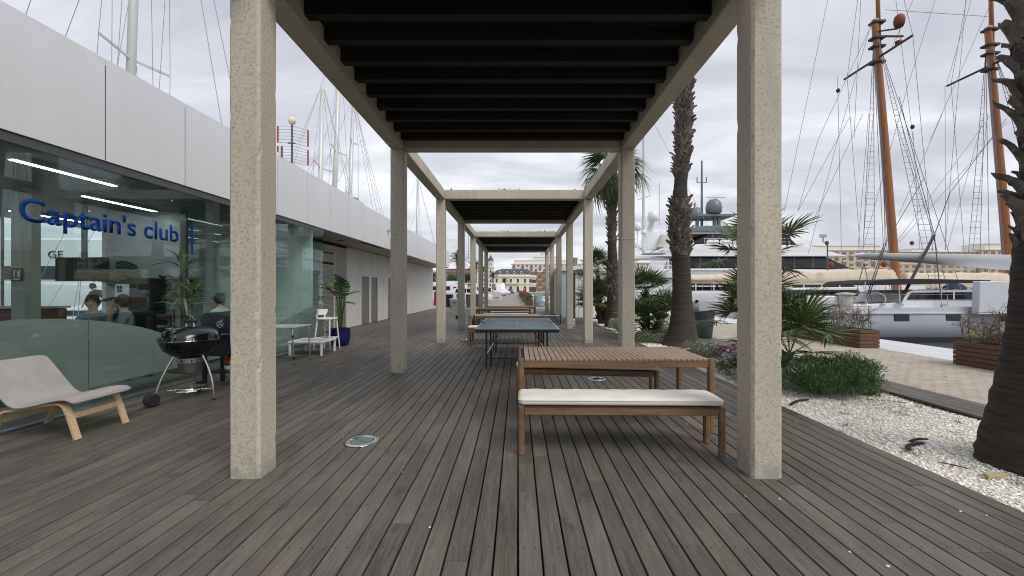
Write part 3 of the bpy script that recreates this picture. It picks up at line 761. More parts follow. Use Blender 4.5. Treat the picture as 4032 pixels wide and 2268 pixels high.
t1 = make_table('brown teak slatted table with a cushioned bench on either long side', (0.0, 4.14, 0), R(0.0))
make_table('teak slatted table directly behind the table tennis net', (-1.32, 10.86, 0), R(0.5), first=t1)
make_table('third teak table along, between table tennis table and the last table', (-1.53, 14.84, 0), R(-0.5), first=t1)
make_table('last teak table at the far end of the deck toward the road', (-1.26, 16.75, 0), R(0.4), first=t1)
b1 = make_bench('teak bench with thick white cushion standing in front of the slatted table', (0.0, 3.60, 0), R(-1.2))
cushion('thick white cushion on the bench in front of the slatted table', (0.005, 3.598, 0.437), R(-1.2))
def bench2(lb, lc, x, y, a):
    make_bench(lb, (x, y, 0), a, first=b1); cushion(lc, (x + 0.005, y, 0.437), a)
bench2('teak bench set askew behind the slatted table, seen under its top', 'shaded white cushion on the askew bench behind the slatted table', -0.03, 5.33, R(-6.0))
bench2('teak bench half hidden behind the table tennis table', 'white cushion showing past the corner of the table tennis table', -1.31, 10.62, R(0.4))
bench2('far teak bench between the two last tables', 'thin white cushion strip between the two last tables', -1.38, 16.2, R(0.3))
bench2('far teak bench beyond the last table', 'white cushion seen beneath the last table', -1.2, 17.75, R(0))

# ================================================================ table tennis table
M('tt_top', (0.165, 0.235, 0.27), 0.30, var=0.08, scale=2)
M('tt_line', (0.75, 0.77, 0.78), 0.5)
M('tt_edge', (0.012, 0.016, 0.03), 0.45)
def net_mat():
    m = bpy.data.materials.new('net'); m.use_nodes = True; MATS['net'] = m; t = m.node_tree; b = t.nodes['Principled BSDF']
    b.inputs['Base Color'].default_value = (0.02, 0.022, 0.025, 1)
    co = t.nodes.new('ShaderNodeTexCoord'); mp_ = t.nodes.new('ShaderNodeMapping'); mp_.inputs['Rotation'].default_value = (0, R(45), 0); t.links.new(co.outputs['Object'], mp_.inputs[0])
    sp = t.nodes.new('ShaderNodeSeparateXYZ'); t.links.new(mp_.outputs[0], sp.inputs[0]); acc = None
    for k in (0, 2):
        a = t.nodes.new('ShaderNodeMath'); a.operation = 'MULTIPLY'; a.inputs[1].default_value = 90; t.links.new(sp.outputs[k], a.inputs[0])
        f = t.nodes.new('ShaderNodeMath'); f.operation = 'FRACT'; t.links.new(a.outputs[0], f.inputs[0])
        g = t.nodes.new('ShaderNodeMath'); g.operation = 'LESS_THAN'; g.inputs[1].default_value = 0.24; t.links.new(f.outputs[0], g.inputs[0])
        if acc is None: acc = g
        else:
            mxn = t.nodes.new('ShaderNodeMath'); mxn.operation = 'MAXIMUM'; t.links.new(acc.outputs[0], mxn.inputs[0]); t.links.new(g.outputs[0], mxn.inputs[1]); acc = mxn
    t.links.new(acc.outputs[0], b.inputs['Alpha'])
net_mat()
tt = thing('table_tennis_table', 'blue table tennis table with white lines and net on black legs', 'table', (-0.016, 7.32, 0))
Wt, Lt = 1.525, 2.74; hw = Wt / 2
for k in range(2):
    y0 = k * (Lt / 2 + 0.002); y1 = y0 + Lt / 2 - 0.002
    tp = MB().box(-hw, y0, 0.738, hw, y1, 0.76).build('table_top', 'tt_top', tt, bevel=0.002)
    MB().box(-hw + 0.001, y0 + 0.001, 0.7605, -hw + 0.02, y1 - 0.001, 0.7618).build('side_line', 'tt_line', tp)
    MB().box(hw - 0.02, y0 + 0.001, 0.7605, hw - 0.001, y1 - 0.001, 0.7618).build('side_line', 'tt_line', tp)
    ye = y0 + 0.001 if k == 0 else y1 - 0.021
    MB().box(-hw + 0.021, ye, 0.7605, hw - 0.021, ye + 0.02, 0.7618).build('end_line', 'tt_line', tp)
    MB().box(-0.0035, y0 + (0.022 if k == 0 else 0.002), 0.7605, 0.0035, y1 - (0.002 if k == 0 else 0.022), 0.7616).build('center_line', 'tt_line', tp)
    fr = MB().box(-hw + 0.004, y0 + 0.004, 0.69, hw - 0.004, y0 + 0.03, 0.7375).box(-hw + 0.004, y1 - 0.03, 0.69, hw - 0.004, y1 - 0.004, 0.7375)
    fr.box(-hw + 0.004, y0 + 0.031, 0.69, -hw + 0.03, y1 - 0.031, 0.7375).box(hw - 0.03, y0 + 0.031, 0.69, hw - 0.004, y1 - 0.031, 0.7375)
    fr.build('edge_frame', 'tt_edge', tt)
for (x, y) in ((-0.57, 0.28), (0.56, 0.28), (-0.50, 0.46), (0.50, 0.46), (-0.50, 2.28), (0.50, 2.28), (-0.57, 2.46), (0.57, 2.46)):
    MB().box(x - 0.016, y - 0.016, 0.002, x + 0.016, y + 0.016, 0.69).build('leg', 'black', tt, bevel=0.003)
for y in (0.28, 2.46):
    MB().bar((-0.555, y + 0.022, 0.18), (0.54, y + 0.022, 0.18), 0.012, 0.02).build('stretcher', 'black', tt)
for s_ in (-1, 1):
    MB().bar((s_ * 0.56, 0.30, 0.26), (s_ * 0.30, 0.52, 0.68), 0.018, 0.018).build('brace', 'steel', tt)
    MB().bar((s_ * 0.56, 0.48, 0.68), (s_ * 0.56, 1.2, 0.69), 0.016, 0.016).build('brace', 'steel', tt)
ym = Lt / 2 - 0.001
nt_ = MB().box(-0.90, ym - 0.0012, 0.768, 0.90, ym + 0.0012, 0.899).build('net', 'net', tt)
MB().box(-0.90, ym - 0.005, 0.8995, 0.90, ym + 0.005, 0.9145).build('net_tape', 'tt_line', nt_)
for s_ in (-1, 1):
    p_ = MB().box(s_ * 0.915 - 0.012, ym - 0.012, 0.715, s_ * 0.915 + 0.012, ym + 0.012, 0.93).build('net_post', 'black', tt, bevel=0.003)
    MB().box(min(s_ * 0.70, s_ * 0.902), ym - 0.02, 0.7625, max(s_ * 0.70, s_ * 0.902), ym + 0.02, 0.774).box(min(s_ * 0.765, s_ * 0.90), ym - 0.02, 0.715, max(s_ * 0.765, s_ * 0.90), ym + 0.02, 0.73).build('clamp', 'black', p_)

# ================================================================ round floor lights set in the deck
def floor_light(x, y, lb):
    t = thing('floor_light', lb, 'light', (x, y, 0), rz=random.uniform(0, 3), group='round lights sunk in the deck')
    MB().lathe([(0.105, 0.0025), (0.107, 0.009), (0.118, 0.0115), (0.155, 0.0095), (0.164, 0.003)], 40).build('ring', 'steel', t, smooth=True)
    MB().lathe([(0.001, 0.0045), (0.104, 0.0045), (0.104, 0.006), (0.001, 0.006)], 32).build('lens', 'lens_glass', t)
    MB().lathe([(0.001, 0.0022), (0.103, 0.0022), (0.103, 0.0036), (0.001, 0.0036)], 32).build('reflector', 'alu', t)
    MB().box(-0.003, -0.1, 0.0062, 0.003, 0.1, 0.0072).build('lens_joint', 'alu_dark', t)
    for a in (0.6, 2.7, 4.8): MB().cyl((0.137 * math.cos(a), 0.137 * math.sin(a), 0.009), (0.137 * math.cos(a), 0.137 * math.sin(a), 0.0118), 0.006, n=8).build('screw', 'alu_dark', t)
floor_light(-1.508, 3.945, 'round glass light with steel ring in open deck near a column')
floor_light(1.285, 6.68, 'round glass light with steel ring, seen through under the slatted table')

floor_light(-1.505, 11.93, 'round glass light with steel ring beside the far teak bench')
rc = thing('rain_chain', 'thin dark rain chain hanging from the open beam of the pergola', 'chain', (-2.06, 17.05, 2.7))
for k in range(20): MB().tube([(0.012 * math.cos(a) * (k % 2), 0.012 * math.cos(a) * (1 - k % 2), .04 + k * .062 + .036 * math.sin(a)) for a in [2 * math.pi * i / 8 for i in range(8)]], .005, 4, closed=True).build('link', 'alu_dark', rc)

# white pebbles kicked onto the deck
pb = MB(); pb.ball((0, 0, 0.003), (0.0085, 0.006, 0.0045), 7, 5); pbm = pb.mesh('pebble', smooth=True)
M('pebble', (0.78, 0.76, 0.72), 0.7)
for (x, y) in ((2196, 1643), (1637, 1655), (1586, 1860), (1352, 1722), (1692, 2078), (2935, 1955), (3137, 1660), (3070, 1967), (3495, 2232), (3782, 2016), (3731, 1939), (3884, 2030), (2512, 1670), (2705, 1671), (3345, 2175), (2417, 1494), (2905, 1711)):
    d = CAMH * 1610 / (y - 1139.5); p = px(x, y, d)
    o = put(pbm, 'pebble', 'pebble', None, loc=(p.x, p.y, 0.0), rot=(0, 0, random.uniform(0, 6)))
    s_ = random.uniform(0.7, 1.3); o.scale = (s_, s_, s_)
    tag(o, 'tiny white pebble strayed from the gravel onto the deck boards', 'pebble', 'white pebbles on the deck')

# ================================================================ easy chair
ch = thing('easy_chair', 'low easy chair with grey fabric shell on bent pale wood frame', 'chair', (-4.75, 4.23, 0))
pr = [(-0.50, 0.735), (-0.455, 0.70), (-0.35, 0.575), (-0.24, 0.44), (-0.165, 0.355), (-0.10, 0.320), (-0.02, 0.322), (0.12, 0.352), (0.27, 0.388), (0.37, 0.403), (0.43, 0.395), (0.468, 0.365)]
def smooth_path(p, n=3):
    for _ in range(n):
        q = [p[0]]
        for a, b in zip(p, p[1:]): q += [tuple(a[i] * .75 + b[i] * .25 for i in range(len(a))), tuple(a[i] * .25 + b[i] * .75 for i in range(len(a)))]
        p = q + [p[-1]]
    return p
pr2 = smooth_path(pr, 2)
top = []; bot = []
NY = 16
for j in range(NY + 1):
    v = j / NY; y = -0.30 + 0.60 * v
    e_ = min(v, 1 - v) * 0.6
    rowt = []; rowb = []
    for i, (x, z) in enumerate(pr2):
        u = i / (len(pr2) - 1); eu = min(u, 1 - u) * 1.2
        rc = 0.10
        yy = y
        if eu < rc:                                   # rounded corners of the shell
            yy = y * (1 - 0.16 * (1 - eu / rc) ** 2)
        pf = 0.012 * min(1, e_ / 0.05) * min(1, eu / 0.05)
        rowt.append((x, yy, z + 0.006 + pf)); rowb.append((x, yy, z - 0.012))
    top.append(rowt); bot.append(rowb)
sh = MB(); sh.sheet(top); sh.sheet(bot)
n = len(pr2); ring = [(0, i) for i in range(n)] + [(j, n - 1) for j in range(1, NY + 1)] + [(NY, i) for i in range(n - 2, -1, -1)] + [(j, 0) for j in range(NY - 1, 0, -1)]
k = len(ring); sh.add([top[j][i] for j, i in ring] + [bot[j][i] for j, i in ring], [(q, (q + 1) % k, k + (q + 1) % k, k + q) for q in range(k)])
sh.build('seat_shell', 'grey_fabric', ch, smooth=R(50))
edge_pts = [top[j][i] for j, i in ring]
MB().tube([(x, y, z - 0.006) for x, y, z in edge_pts[::2]], 0.008, 6, closed=True).build('piping', 'grey_fabric', ch, smooth=True)
fp = smooth_path([(-0.40, 0.003), (-0.30, 0.20), (-0.255, 0.275), (-0.20, 0.285), (0.24, 0.352), (0.32, 0.355), (0.365, 0.29), (0.46, 0.003)], 2)
for y0, y1 in ((-0.275, -0.215), (0.215, 0.275)):
    fr = MB(); th = 0.022
    outer = []; inner = []
    for i, (x, z) in enumerate(fp):
        a = fp[max(0, i - 1)]; b = fp[min(len(fp) - 1, i + 1)]; tx, tz = b[0] - a[0], b[1] - a[1]; l_ = math.hypot(tx, tz); nx_, nz_ = -tz / l_, tx / l_
        outer.append((x + nx_ * th / 2, z + nz_ * th / 2)); inner.append((x - nx_ * th / 2, max(0.002, z - nz_ * th / 2)))
    fr.loft([[(o_[0], y0, max(0.002, o_[1])), (o_[0], y1, max(0.002, o_[1])), (i_[0], y1, i_[1]), (i_[0], y0, i_[1])] for o_, i_ in zip(outer, inner)])
    fr.build('side_frame', 'birch', ch, smooth=R(40))
MB().bar((0.385, -0.213, 0.225), (0.385, 0.213, 0.225), 0.02, 0.055).build('cross_rail', 'birch', ch)
MB().bar((-0.30, -0.213, 0.19), (-0.30, 0.213, 0.19), 0.02, 0.055).build('cross_rail', 'birch', ch)
MB().bar((0.0, -0.213, 0.288), (0.0, 0.213, 0.288), 0.045, 0.02).build('cross_rail', 'birch', ch)
for y in (-0.277, 0.277):
    for (x, z) in ((0.375, 0.24), (-0.315, 0.18)): MB().cyl((x, y - 0.003, z), (x, y + 0.003, z), 0.008, n=8).build('bolt', 'steel', ch)

# ================================================================ kettle grill
kg = thing('kettle_grill', 'round black kettle grill on three curved steel legs with wheels', 'grill', (-4.36, 5.44, 0))
rb = 0.335
MB().lathe([(0.10, 0.565), (0.20, 0.60), (0.29, 0.68), (0.325, 0.76), (rb, 0.80), (rb + 0.012, 0.803)], 36).build('bowl', 'black_gloss', kg, smooth=R(60))
ld = MB().lathe([(rb + 0.012, 0.806), (rb + 0.008, 0.815), (rb - 0.006, 0.85), (0.30, 0.905), (0.24, 0.945), (0.15, 0.97), (0.001, 0.98)], 36).build('lid', 'black_gloss', kg, smooth=R(60))
MB().lathe([(rb + 0.0125, 0.8025), (rb + 0.0135, 0.8045), (rb + 0.0125, 0.8065)], 36).build('rim', 'steel', ld)
MB().tube([(-0.05, 0, 0.977), (-0.05, 0, 1.02), (0.05, 0, 1.02), (0.05, 0, 0.977)], 0.012, 8).build('handle_bracket', 'steel', ld)
MB().tube([(-0.075, 0, 1.035), (-0.03, 0, 1.045), (0.03, 0, 1.045), (0.075, 0, 1.035)], 0.022, 10).build('handle', 'rubber', ld, smooth=True)
MB().lathe([(0.055, 0.953), (0.055, 0.962), (0.001, 0.966)], 16, (-0.19, -0.08, 0.0)).build('vent', 'steel', ld)
MB().lathe([(0.135, 0.50), (0.14, 0.565), (0.12, 0.566)], 28).build('collar', 'steel', kg, smooth=R(50))
for a in range(8): MB().cyl((0.138 * math.cos(a * .785), 0.138 * math.sin(a * .785), 0.532), (0.1405 * math.cos(a * .785), 0.1405 * math.sin(a * .785), 0.532), 0.012, n=8).build('collar_hole', 'black', kg)
MB().lathe([(0.10, 0.36), (0.128, 0.375), (0.132, 0.498), (0.12, 0.499)], 28).build('ash_catcher', 'alu_dark', kg, smooth=R(50))
feet = [(-0.21, -0.28, 0.09), (0.33, -0.02, 0.004), (-0.20, 0.34, 0.09)]
for (x, y, z) in feet:
    l_ = math.hypot(x, y); ux, uy = x / l_, y / l_
    MB().tube(smooth_path([(ux * 0.17, uy * 0.17, 0.60), (ux * 0.25, uy * 0.25, 0.44), (x * 0.96, y * 0.96, 0.22), (x, y, z)], 2), 0.013, 8).build('leg', 'steel', kg, smooth=True)
MB().cyl((0.33, -0.02, 0.0015), (0.33, -0.02, 0.03), 0.017, n=10).build('foot', 'rubber', kg)
for (x, y, z) in (feet[0], feet[2]):
    s_ = -1 if y < 0 else 1
    w = MB().cyl((x - 0.045, y + s_ * 0.035, 0.081), (x + 0.035, y + s_ * 0.075, 0.081), 0.078, n=24).build('wheel', 'rubber', kg, bevel=0.012, smooth=R(40))
    MB().cyl((x - 0.05, y + s_ * 0.032, 0.081), (x - 0.047, y + s_ * 0.0335, 0.081), 0.045, n=20).build('hub_cap', 'navy', w)
rk = MB()
for r_ in (0.05, 0.10, 0.15, 0.20, 0.245): rk.tube([(r_ * math.cos(a) + 0.02, r_ * math.sin(a), 0.15) for a in [2 * math.pi * i / 28 for i in range(28)]], 0.003, 5, closed=True)
rk.cyl((-0.22, -0.1, 0.146), (0.30, 0.0, 0.146), 0.003, n=5).cyl((-0.17, 0.18, 0.146), (0.30, 0.0, 0.146), 0.003, n=5)
rk.build('wire_rack', 'steel', kg)

# ================================================================ gas grill
gg = thing('gas_grill', 'dark navy gas grill cabinet with round emblem on its hood beside a column', 'grill', (-4.35, 6.35, 0))
hood = [(-0.40, 0.80), (-0.40, 1.06), (-0.36, 1.112), (-0.28, 1.118), (-0.10, 1.095), (0.10, 1.06), (0.36, 1.03), (0.40, 0.99), (0.40, 0.80)]
hd = MB().prism(hood, 'y', -0.24, 0.22).build('hood', 'navy', gg, bevel=0.02, smooth=R(35), seg=2)
em = MB(); cxe, cze, rE = -0.10, 0.945, 0.052
def ringe(mb, r0, r1, a0, a1, n):
    pts = [a0 + (a1 - a0) * i / n for i in range(n + 1)]
    v = [(cxe + r1 * math.cos(a), -0.2455, cze + r1 * math.sin(a)) for a in pts] + [(cxe + r0 * math.cos(a), -0.2455, cze + r0 * math.sin(a)) for a in pts]
    mb.add(v, [(i, i + 1, n + 2 + i, n + 1 + i) for i in range(n)])
ringe(em, rE - 0.009, rE, 0, 2 * math.pi, 24)
for k in range(3): ringe(em, 0.008, rE - 0.018, R(90 + 120 * k - 32), R(90 + 120 * k + 32), 8)
em.box(cxe + 0.025, -0.247, cze + rE + 0.002, cxe + 0.045, -0.2452, cze + rE + 0.02).box(cxe + 0.012, -0.247, cze + rE - 0.002, cxe + 0.03, -0.2452, cze + rE + 0.008)
M('emblem', (0.34, 0.35, 0.36), 0.5)
em.build('emblem', 'emblem', hd)
MB().box(-0.40, -0.22, 0.46, 0.40, 0.22, 0.792).build('firebox', 'navy', gg, bevel=0.015)
MB().box(-0.41, -0.25, 0.775, 0.41, -0.225, 0.797).build('lip', 'black', gg)
hdl = MB().tube([(-0.06, -0.235, 0.80), (-0.06, -0.275, 0.80), (0.06, -0.275, 0.80), (0.06, -0.235, 0.80)], 0.010, 8).build('handle', 'steel', gg)
for x in (-0.37, 0.37):
    for y in (-0.19, 0.19): MB().box(x - 0.024, y - 0.024, 0.003, x + 0.024, y + 0.024, 0.458).build('leg', 'black', gg)
MB().box(-0.345, -0.19, 0.20, 0.345, 0.19, 0.222).build('shelf', 'black', gg)
MB().box(0.28, -0.238, 0.62, 0.345, -0.2225, 0.76).build('paper_tag', 'white_paint', gg)
cbag = thing('charcoal_bag', 'orange red and white charcoal bag with black script on the grill shelf', 'bag', (-4.36, 6.35, 0.223))
M('bag_red', srgb(196, 44, 26), 0.35, col2=srgb(240, 120, 30), scale=9)
M('bag_white', srgb(225, 225, 222), 0.35, var=0.06, scale=20)
rings = []
for z, w, d in ((0.0, 0.15, 0.10), (0.02, 0.16, 0.115), (0.09, 0.165, 0.12)): rings.append([(w * c_ - 0.0, d * s_, z) for c_, s_ in [(math.copysign(abs(math.cos(a)) ** 0.6, math.cos(a)), math.copysign(abs(math.sin(a)) ** 0.6, math.sin(a))) for a in [2 * math.pi * i / 20 for i in range(20)]]])
MB().loft(rings).build('bag_base', 'bag_white', cbag, smooth=True)
rings = []
for z, w, d in ((0.0905, 0.165, 0.12), (0.15, 0.162, 0.115), (0.19, 0.155, 0.07), (0.215, 0.15, 0.015)): rings.append([(w * c_, d * s_, z) for c_, s_ in [(math.copysign(abs(math.cos(a)) ** 0.6, math.cos(a)), math.copysign(abs(math.sin(a)) ** 0.6, math.sin(a))) for a in [2 * math.pi * i / 20 for i in range(20)]]])
MB().loft(rings).build('bag_top', 'bag_red', cbag, smooth=True)
sw = MB()
for k in range(9):
    x = -0.11 + k * 0.026; h_ = 0.012 + 0.009 * ((k * 7) % 3)
    sw.tube([(x, -0.1235, 0.082), (x + 0.004, -0.1235, 0.082 + h_), (x + 0.014, -0.1235, 0.085), (x + 0.022, -0.1235, 0.082 + h_ * 0.6)], 0.004, 5)
sw.build('script_print', 'black', cbag)

# ================================================================ folding table behind the column
ft = thing('folding_table', 'grey folding table with chromed tube legs behind the concrete column', 'table', (-4.75, 8.25, 0))
MB().box(-0.42, -0.33, 0.715, 0.42, 0.33, 0.735).build('table_top', M('table_grey', (0.5, 0.52, 0.53), 0.3), ft, bevel=0.006)
for s_ in (-1, 1):
    MB().tube(smooth_path([(s_ * 0.40, -0.31, 0.003), (s_ * 0.37, -0.31, 0.65), (s_ * 0.36, -0.30, 0.70), (s_ * 0.30, -0.28, 0.708)], 2), 0.014, 8).build('leg', 'steel', ft, smooth=True)
    MB().tube(smooth_path([(s_ * 0.40, 0.31, 0.003), (s_ * 0.37, 0.31, 0.65), (s_ * 0.36, 0.30, 0.70), (s_ * 0.30, 0.28, 0.708)], 2), 0.014, 8).build('leg', 'steel', ft, smooth=True)
    MB().cyl((s_ * 0.398, -0.31, 0.10), (s_ * 0.396, -0.31, 0.15), 0.02, n=8).cyl((s_ * 0.376, -0.31, 0.52), (s_ * 0.374, -0.31, 0.57), 0.02, n=8).build('clamp', 'black', ft)

# ================================================================ white low table
lt_ = thing('low_table', 'low white metal table with grey top beside the glass front', 'table', (-4.70, 9.37, 0))
for x in (-0.35, 0.35):
    for y in (-0.32, 0.32): MB().cyl((x, y, 0.003), (x, y, 0.27), 0.032, n=14).build('leg', 'white_paint', lt_, smooth=R(40))
fr = MB().box(-0.385, -0.355, 0.2705, 0.385, -0.30, 0.315).box(-0.385, 0.30, 0.2705, 0.385, 0.355, 0.315).box(-0.385, -0.2995, 0.2705, -0.33, 0.2995, 0.315).box(0.33, -0.2995, 0.2705, 0.385, 0.2995, 0.315)
fr.build('frame', 'white_paint', lt_, bevel=0.006)
MB().box(-0.329, -0.299, 0.29, 0.329, 0.299, 0.308).build('table_top', 'table_grey', lt_)

# ================================================================ white bar stool
st = thing('bar_stool', 'white plastic bar stool with low curved back beside the blue pot', 'stool', (-4.68, 10.02, 0), R(-8))
fx = [(-0.235, -0.18), (-0.20, 0.20), (0.20, -0.20), (0.235, 0.17)]; tpx = [(-0.16, -0.14), (-0.15, 0.15), (0.16, -0.14), (0.16, 0.14)]
for (a, b), (c_, d_) in zip(fx, tpx): MB().tube([(a, b, 0.003), (c_, d_, 0.74)], [0.015, 0.021], 10).build('leg', 'white_plastic', st, smooth=R(40))
seat = []
for z, s_ in ((0.735, 0.92), (0.745, 1.0), (0.765, 1.0), (0.775, 0.94)):
    seat.append([(0.215 * s_ * math.copysign(abs(math.cos(a)) ** 0.55, math.cos(a)), 0.205 * s_ * math.copysign(abs(math.sin(a)) ** 0.55, math.sin(a)), z) for a in [2 * math.pi * i / 28 for i in range(28)]])
MB().loft(seat).build('seat', 'white_plastic', st, smooth=R(50))
def lerp(a, b, t): return tuple(a[i] + (b[i] - a[i]) * t for i in range(3))
def at_(i, z): a, b = fx[i]; c_, d_ = tpx[i]; t = z / 0.74; return (a + (c_ - a) * t, b + (d_ - b) * t, z)
for i, j in ((0, 1), (0, 2), (2, 3), (1, 3)): MB().tube([at_(i, 0.285), at_(j, 0.285)], 0.013, 8).build('footrest', 'white_plastic', st)
bk = MB(); rows_o = []; rows_i = []
for z, sp in ((0.835, 0.8), (0.86, 0.95), (0.95, 1.05), (0.975, 1.06)):
    rows_o.append([(-0.235 * math.cos(a) - 0.02, 0.215 * math.sin(a) * 1.0, z) for a in [sp * (-1.15 + 2.3 * i / 14) for i in range(15)]])
    rows_i.append([(-0.212 * math.cos(a) - 0.02, 0.195 * math.sin(a), z) for a in [sp * (-1.15 + 2.3 * i / 14) for i in range(15)]])
bk.loft([o_ + i_[::-1] for o_, i_ in zip(rows_o, rows_i)])
bkrest = bk.build('backrest', 'white_plastic', st, smooth=R(50))
for s_ in (-1, 1): MB().tube([(-0.15, s_ * 0.15, 0.76), (-0.18, s_ * 0.165, 0.85)], 0.017, 8).build('back_post', 'white_plastic', st)

# ================================================================ blue pot with banana-leaved plant
pot = thing('blue_pot', 'cobalt blue woven planter pot by the louvred wall', 'pot', (-4.66, 10.72, 0))
M('pot_blue', srgb(18, 24, 88), 0.45, var=0.25, scale=50, bump=0.6, bscale=40)
MB().lathe([(0.17, 0.003), (0.20, 0.02), (0.24, 0.14), (0.252, 0.30), (0.245, 0.44), (0.25, 0.448), (0.225, 0.448), (0.22, 0.40), (0.001, 0.40)], 36).build('shell', 'pot_blue', pot, smooth=R(50))
MB().lathe([(0.218, 0.4005), (0.15, 0.415), (0.001, 0.42)], 24).build('soil', 'soil', pot)
# ================================================================ foliage builders
M('leaf_fan', srgb(82, 100, 54), 0.5, var=0.35, scale=3, tint=0.35)
M('leaf_fan_dry', srgb(120, 104, 66), 0.7, var=0.3, scale=3)
M('leaf_banana', srgb(66, 92, 48), 0.4, var=0.3, scale=4)
M('leaf_dark', srgb(34, 52, 42), 0.4, var=0.3, scale=4)
M('leaf_grey', srgb(148, 156, 136), 0.8, var=0.2, scale=6, tint=0.45)
M('leaf_juniper', srgb(64, 94, 50), 0.6, var=0.25, scale=5, tint=0.5)
M('leaf_green', srgb(84, 108, 54), 0.6, var=0.25, scale=5, tint=0.4)
M('petal_pink', srgb(176, 92, 160), 0.6, tint=0.35, var=0.05)
M('petal_white', srgb(236, 228, 236), 0.6, tint=0.1, var=0.03)
M('trunk', srgb(104, 94, 84), 0.95, var=0.35, scale=3, stretch=(1, 1, 9), bump=0.8, bscale=14)
M('trunk_dark', srgb(60, 54, 49), 0.95, var=0.55, scale=3.0, stretch=(1, 1, 12), bump=1.0, bscale=9, detail=9)
M('boot', srgb(102, 95, 88), 0.95, var=0.45, scale=9, bump=0.6, bscale=40)
M('boot_dark', srgb(62, 54, 47), 0.95, var=0.45, scale=9, bump=0.6, bscale=40)
M('twig', srgb(112, 92, 78), 0.9, var=0.3, scale=10)
M('petiole', srgb(108, 112, 70), 0.6)

def fan_frond(seed, n=26, Rl=0.5, pet=0.4, spread=118, droop=0.25, w=0.032, pr_=0.008, split=0.0):
    """fan leaf: stalk along +x from the origin, leaflets round its end"""
    r = random.Random(seed); V = []; F = []; T = []
    mb = MB(); mb.tube([(0, 0, 0), (pet * 0.5, 0, 0.01), (pet, 0, 0)], [pr_ * 1.4, pr_, pr_ * 0.8], 4)
    V += mb.v; F += mb.f; T += [0.6] * len(mb.v)
    for k in range(n):
        a = R(-spread + 2 * spread * k / (n - 1) + r.uniform(-2, 2)); L = Rl * (0.78 + 0.22 * math.cos(a * 0.8)) * r.uniform(0.88, 1.06)
        up = 0.10 * abs(math.sin(a)) * Rl; dr = droop * r.uniform(0.5, 1.5); tw = r.uniform(-0.5, 0.5)
        o = len(V); tn = r.random()
        st = ((0.02, 0.25), (0.35, 0.95), (0.65, 0.85), (0.88, 0.4), (1.0, 0.02))
        for s_, ww in st:
            rr = L * s_; x = pet + rr * math.cos(a); y = rr * math.sin(a)
            z = up * s_ - dr * L * s_ ** 3 + (-0.012 if k % 2 else 0.012) * min(1, s_ * 3)
            wx, wy = -math.sin(a) * w * ww * 0.5, math.cos(a) * w * ww * 0.5
            V += [(x - wx, y - wy, z + tw * w * ww * 0.5), (x + wx, y + wy, z - tw * w * ww * 0.5)]; T += [tn, tn]
        for q in range(len(st) - 1): F.append((o + 2 * q, o + 2 * q + 1, o + 2 * q + 3, o + 2 * q + 2))
    me = bpy.data.meshes.new('frond'); me.from_pydata(V, [], F); set_tint(me, T); return me
def aim(o, d, roll=0.0):
    q = Vector(d).normalized().to_track_quat('X', 'Z'); o.rotation_mode = 'QUATERNION'; o.rotation_quaternion = q @ Quaternion((1, 0, 0), roll)
def fan_shrub(name, label, loc, fr, nfr, h0, meshes, rad=0.05, elev=(-12, 80), seed=0, scale=1.0, dry=2, heads=None, group=None, parent_trunk='boot_dark', extra=()):
    r = random.Random(seed); t = thing(name, label, 'palm', loc, 0, group)
    heads = heads or [(0, 0, h0)]
    for hi, (hx, hy, hz) in enumerate(heads):
        pts = [(hx * 0.2, hy * 0.2, -0.03), (hx * 0.55, hy * 0.55, hz * 0.5), (hx, hy, hz)]
        tk = MB().tube(smooth_path(pts, 1), [rad * 1.25] + [rad] * (len(smooth_path(pts, 1)) - 2) + [rad * 0.8], 9)
        for q in range(26):
            zz = r.uniform(0.1, 1) ; bx, by, bz = [pts[0][i] * (1 - zz) + pts[2][i] * zz for i in range(3)]; a = r.uniform(0, 6.28)
            tk.tube([(bx + rad * .7 * math.cos(a), by + rad * .7 * math.sin(a), bz), (bx + rad * 1.9 * math.cos(a), by + rad * 1.9 * math.sin(a), bz + rad * 1.3)], [rad * 0.35, rad * 0.12], 4)
        trunk = tk.build('trunk', parent_trunk, t)
        crown = bpy.data.objects.new('crown', None); COL.objects.link(crown); crown.parent = t; crown.location = (hx, hy, hz)
        for k in range(nfr):
            o = put(r.choice(meshes), 'frond', fr, crown)
            az_ = k * 2.39996 + r.uniform(-.2, .2); el = R(elev[0] + (elev[1] - elev[0]) * ((k + 0.5) / nfr) ** 0.8 + r.uniform(-8, 8))
            aim(o, (math.cos(az_) * math.cos(el), math.sin(az_) * math.cos(el), math.sin(el)), r.uniform(-0.35, 0.35))
            s_ = scale * r.uniform(0.8, 1.1); o.scale = (s_, s_, s_)
    for (p, d, s_) in extra:
        o = put(r.choice(meshes), 'frond', fr, crown); o.location = Vector(p) - crown.location; aim(o, d, 0); o.scale = (s_, s_, s_)
    return t
FANS = [fan_frond(s, 24, 0.46, 0.42, 112, 0.20, 0.030) for s in range(3)]
FANS_B = [fan_frond(20 + s, 32, 0.64, 0.75, 120, 0.18, 0.040) for s in range(3)]
FANS_W = [fan_frond(40 + s, 34, 0.95, 0.85, 105, 0.75, 0.055, 0.016) for s in range(3)]

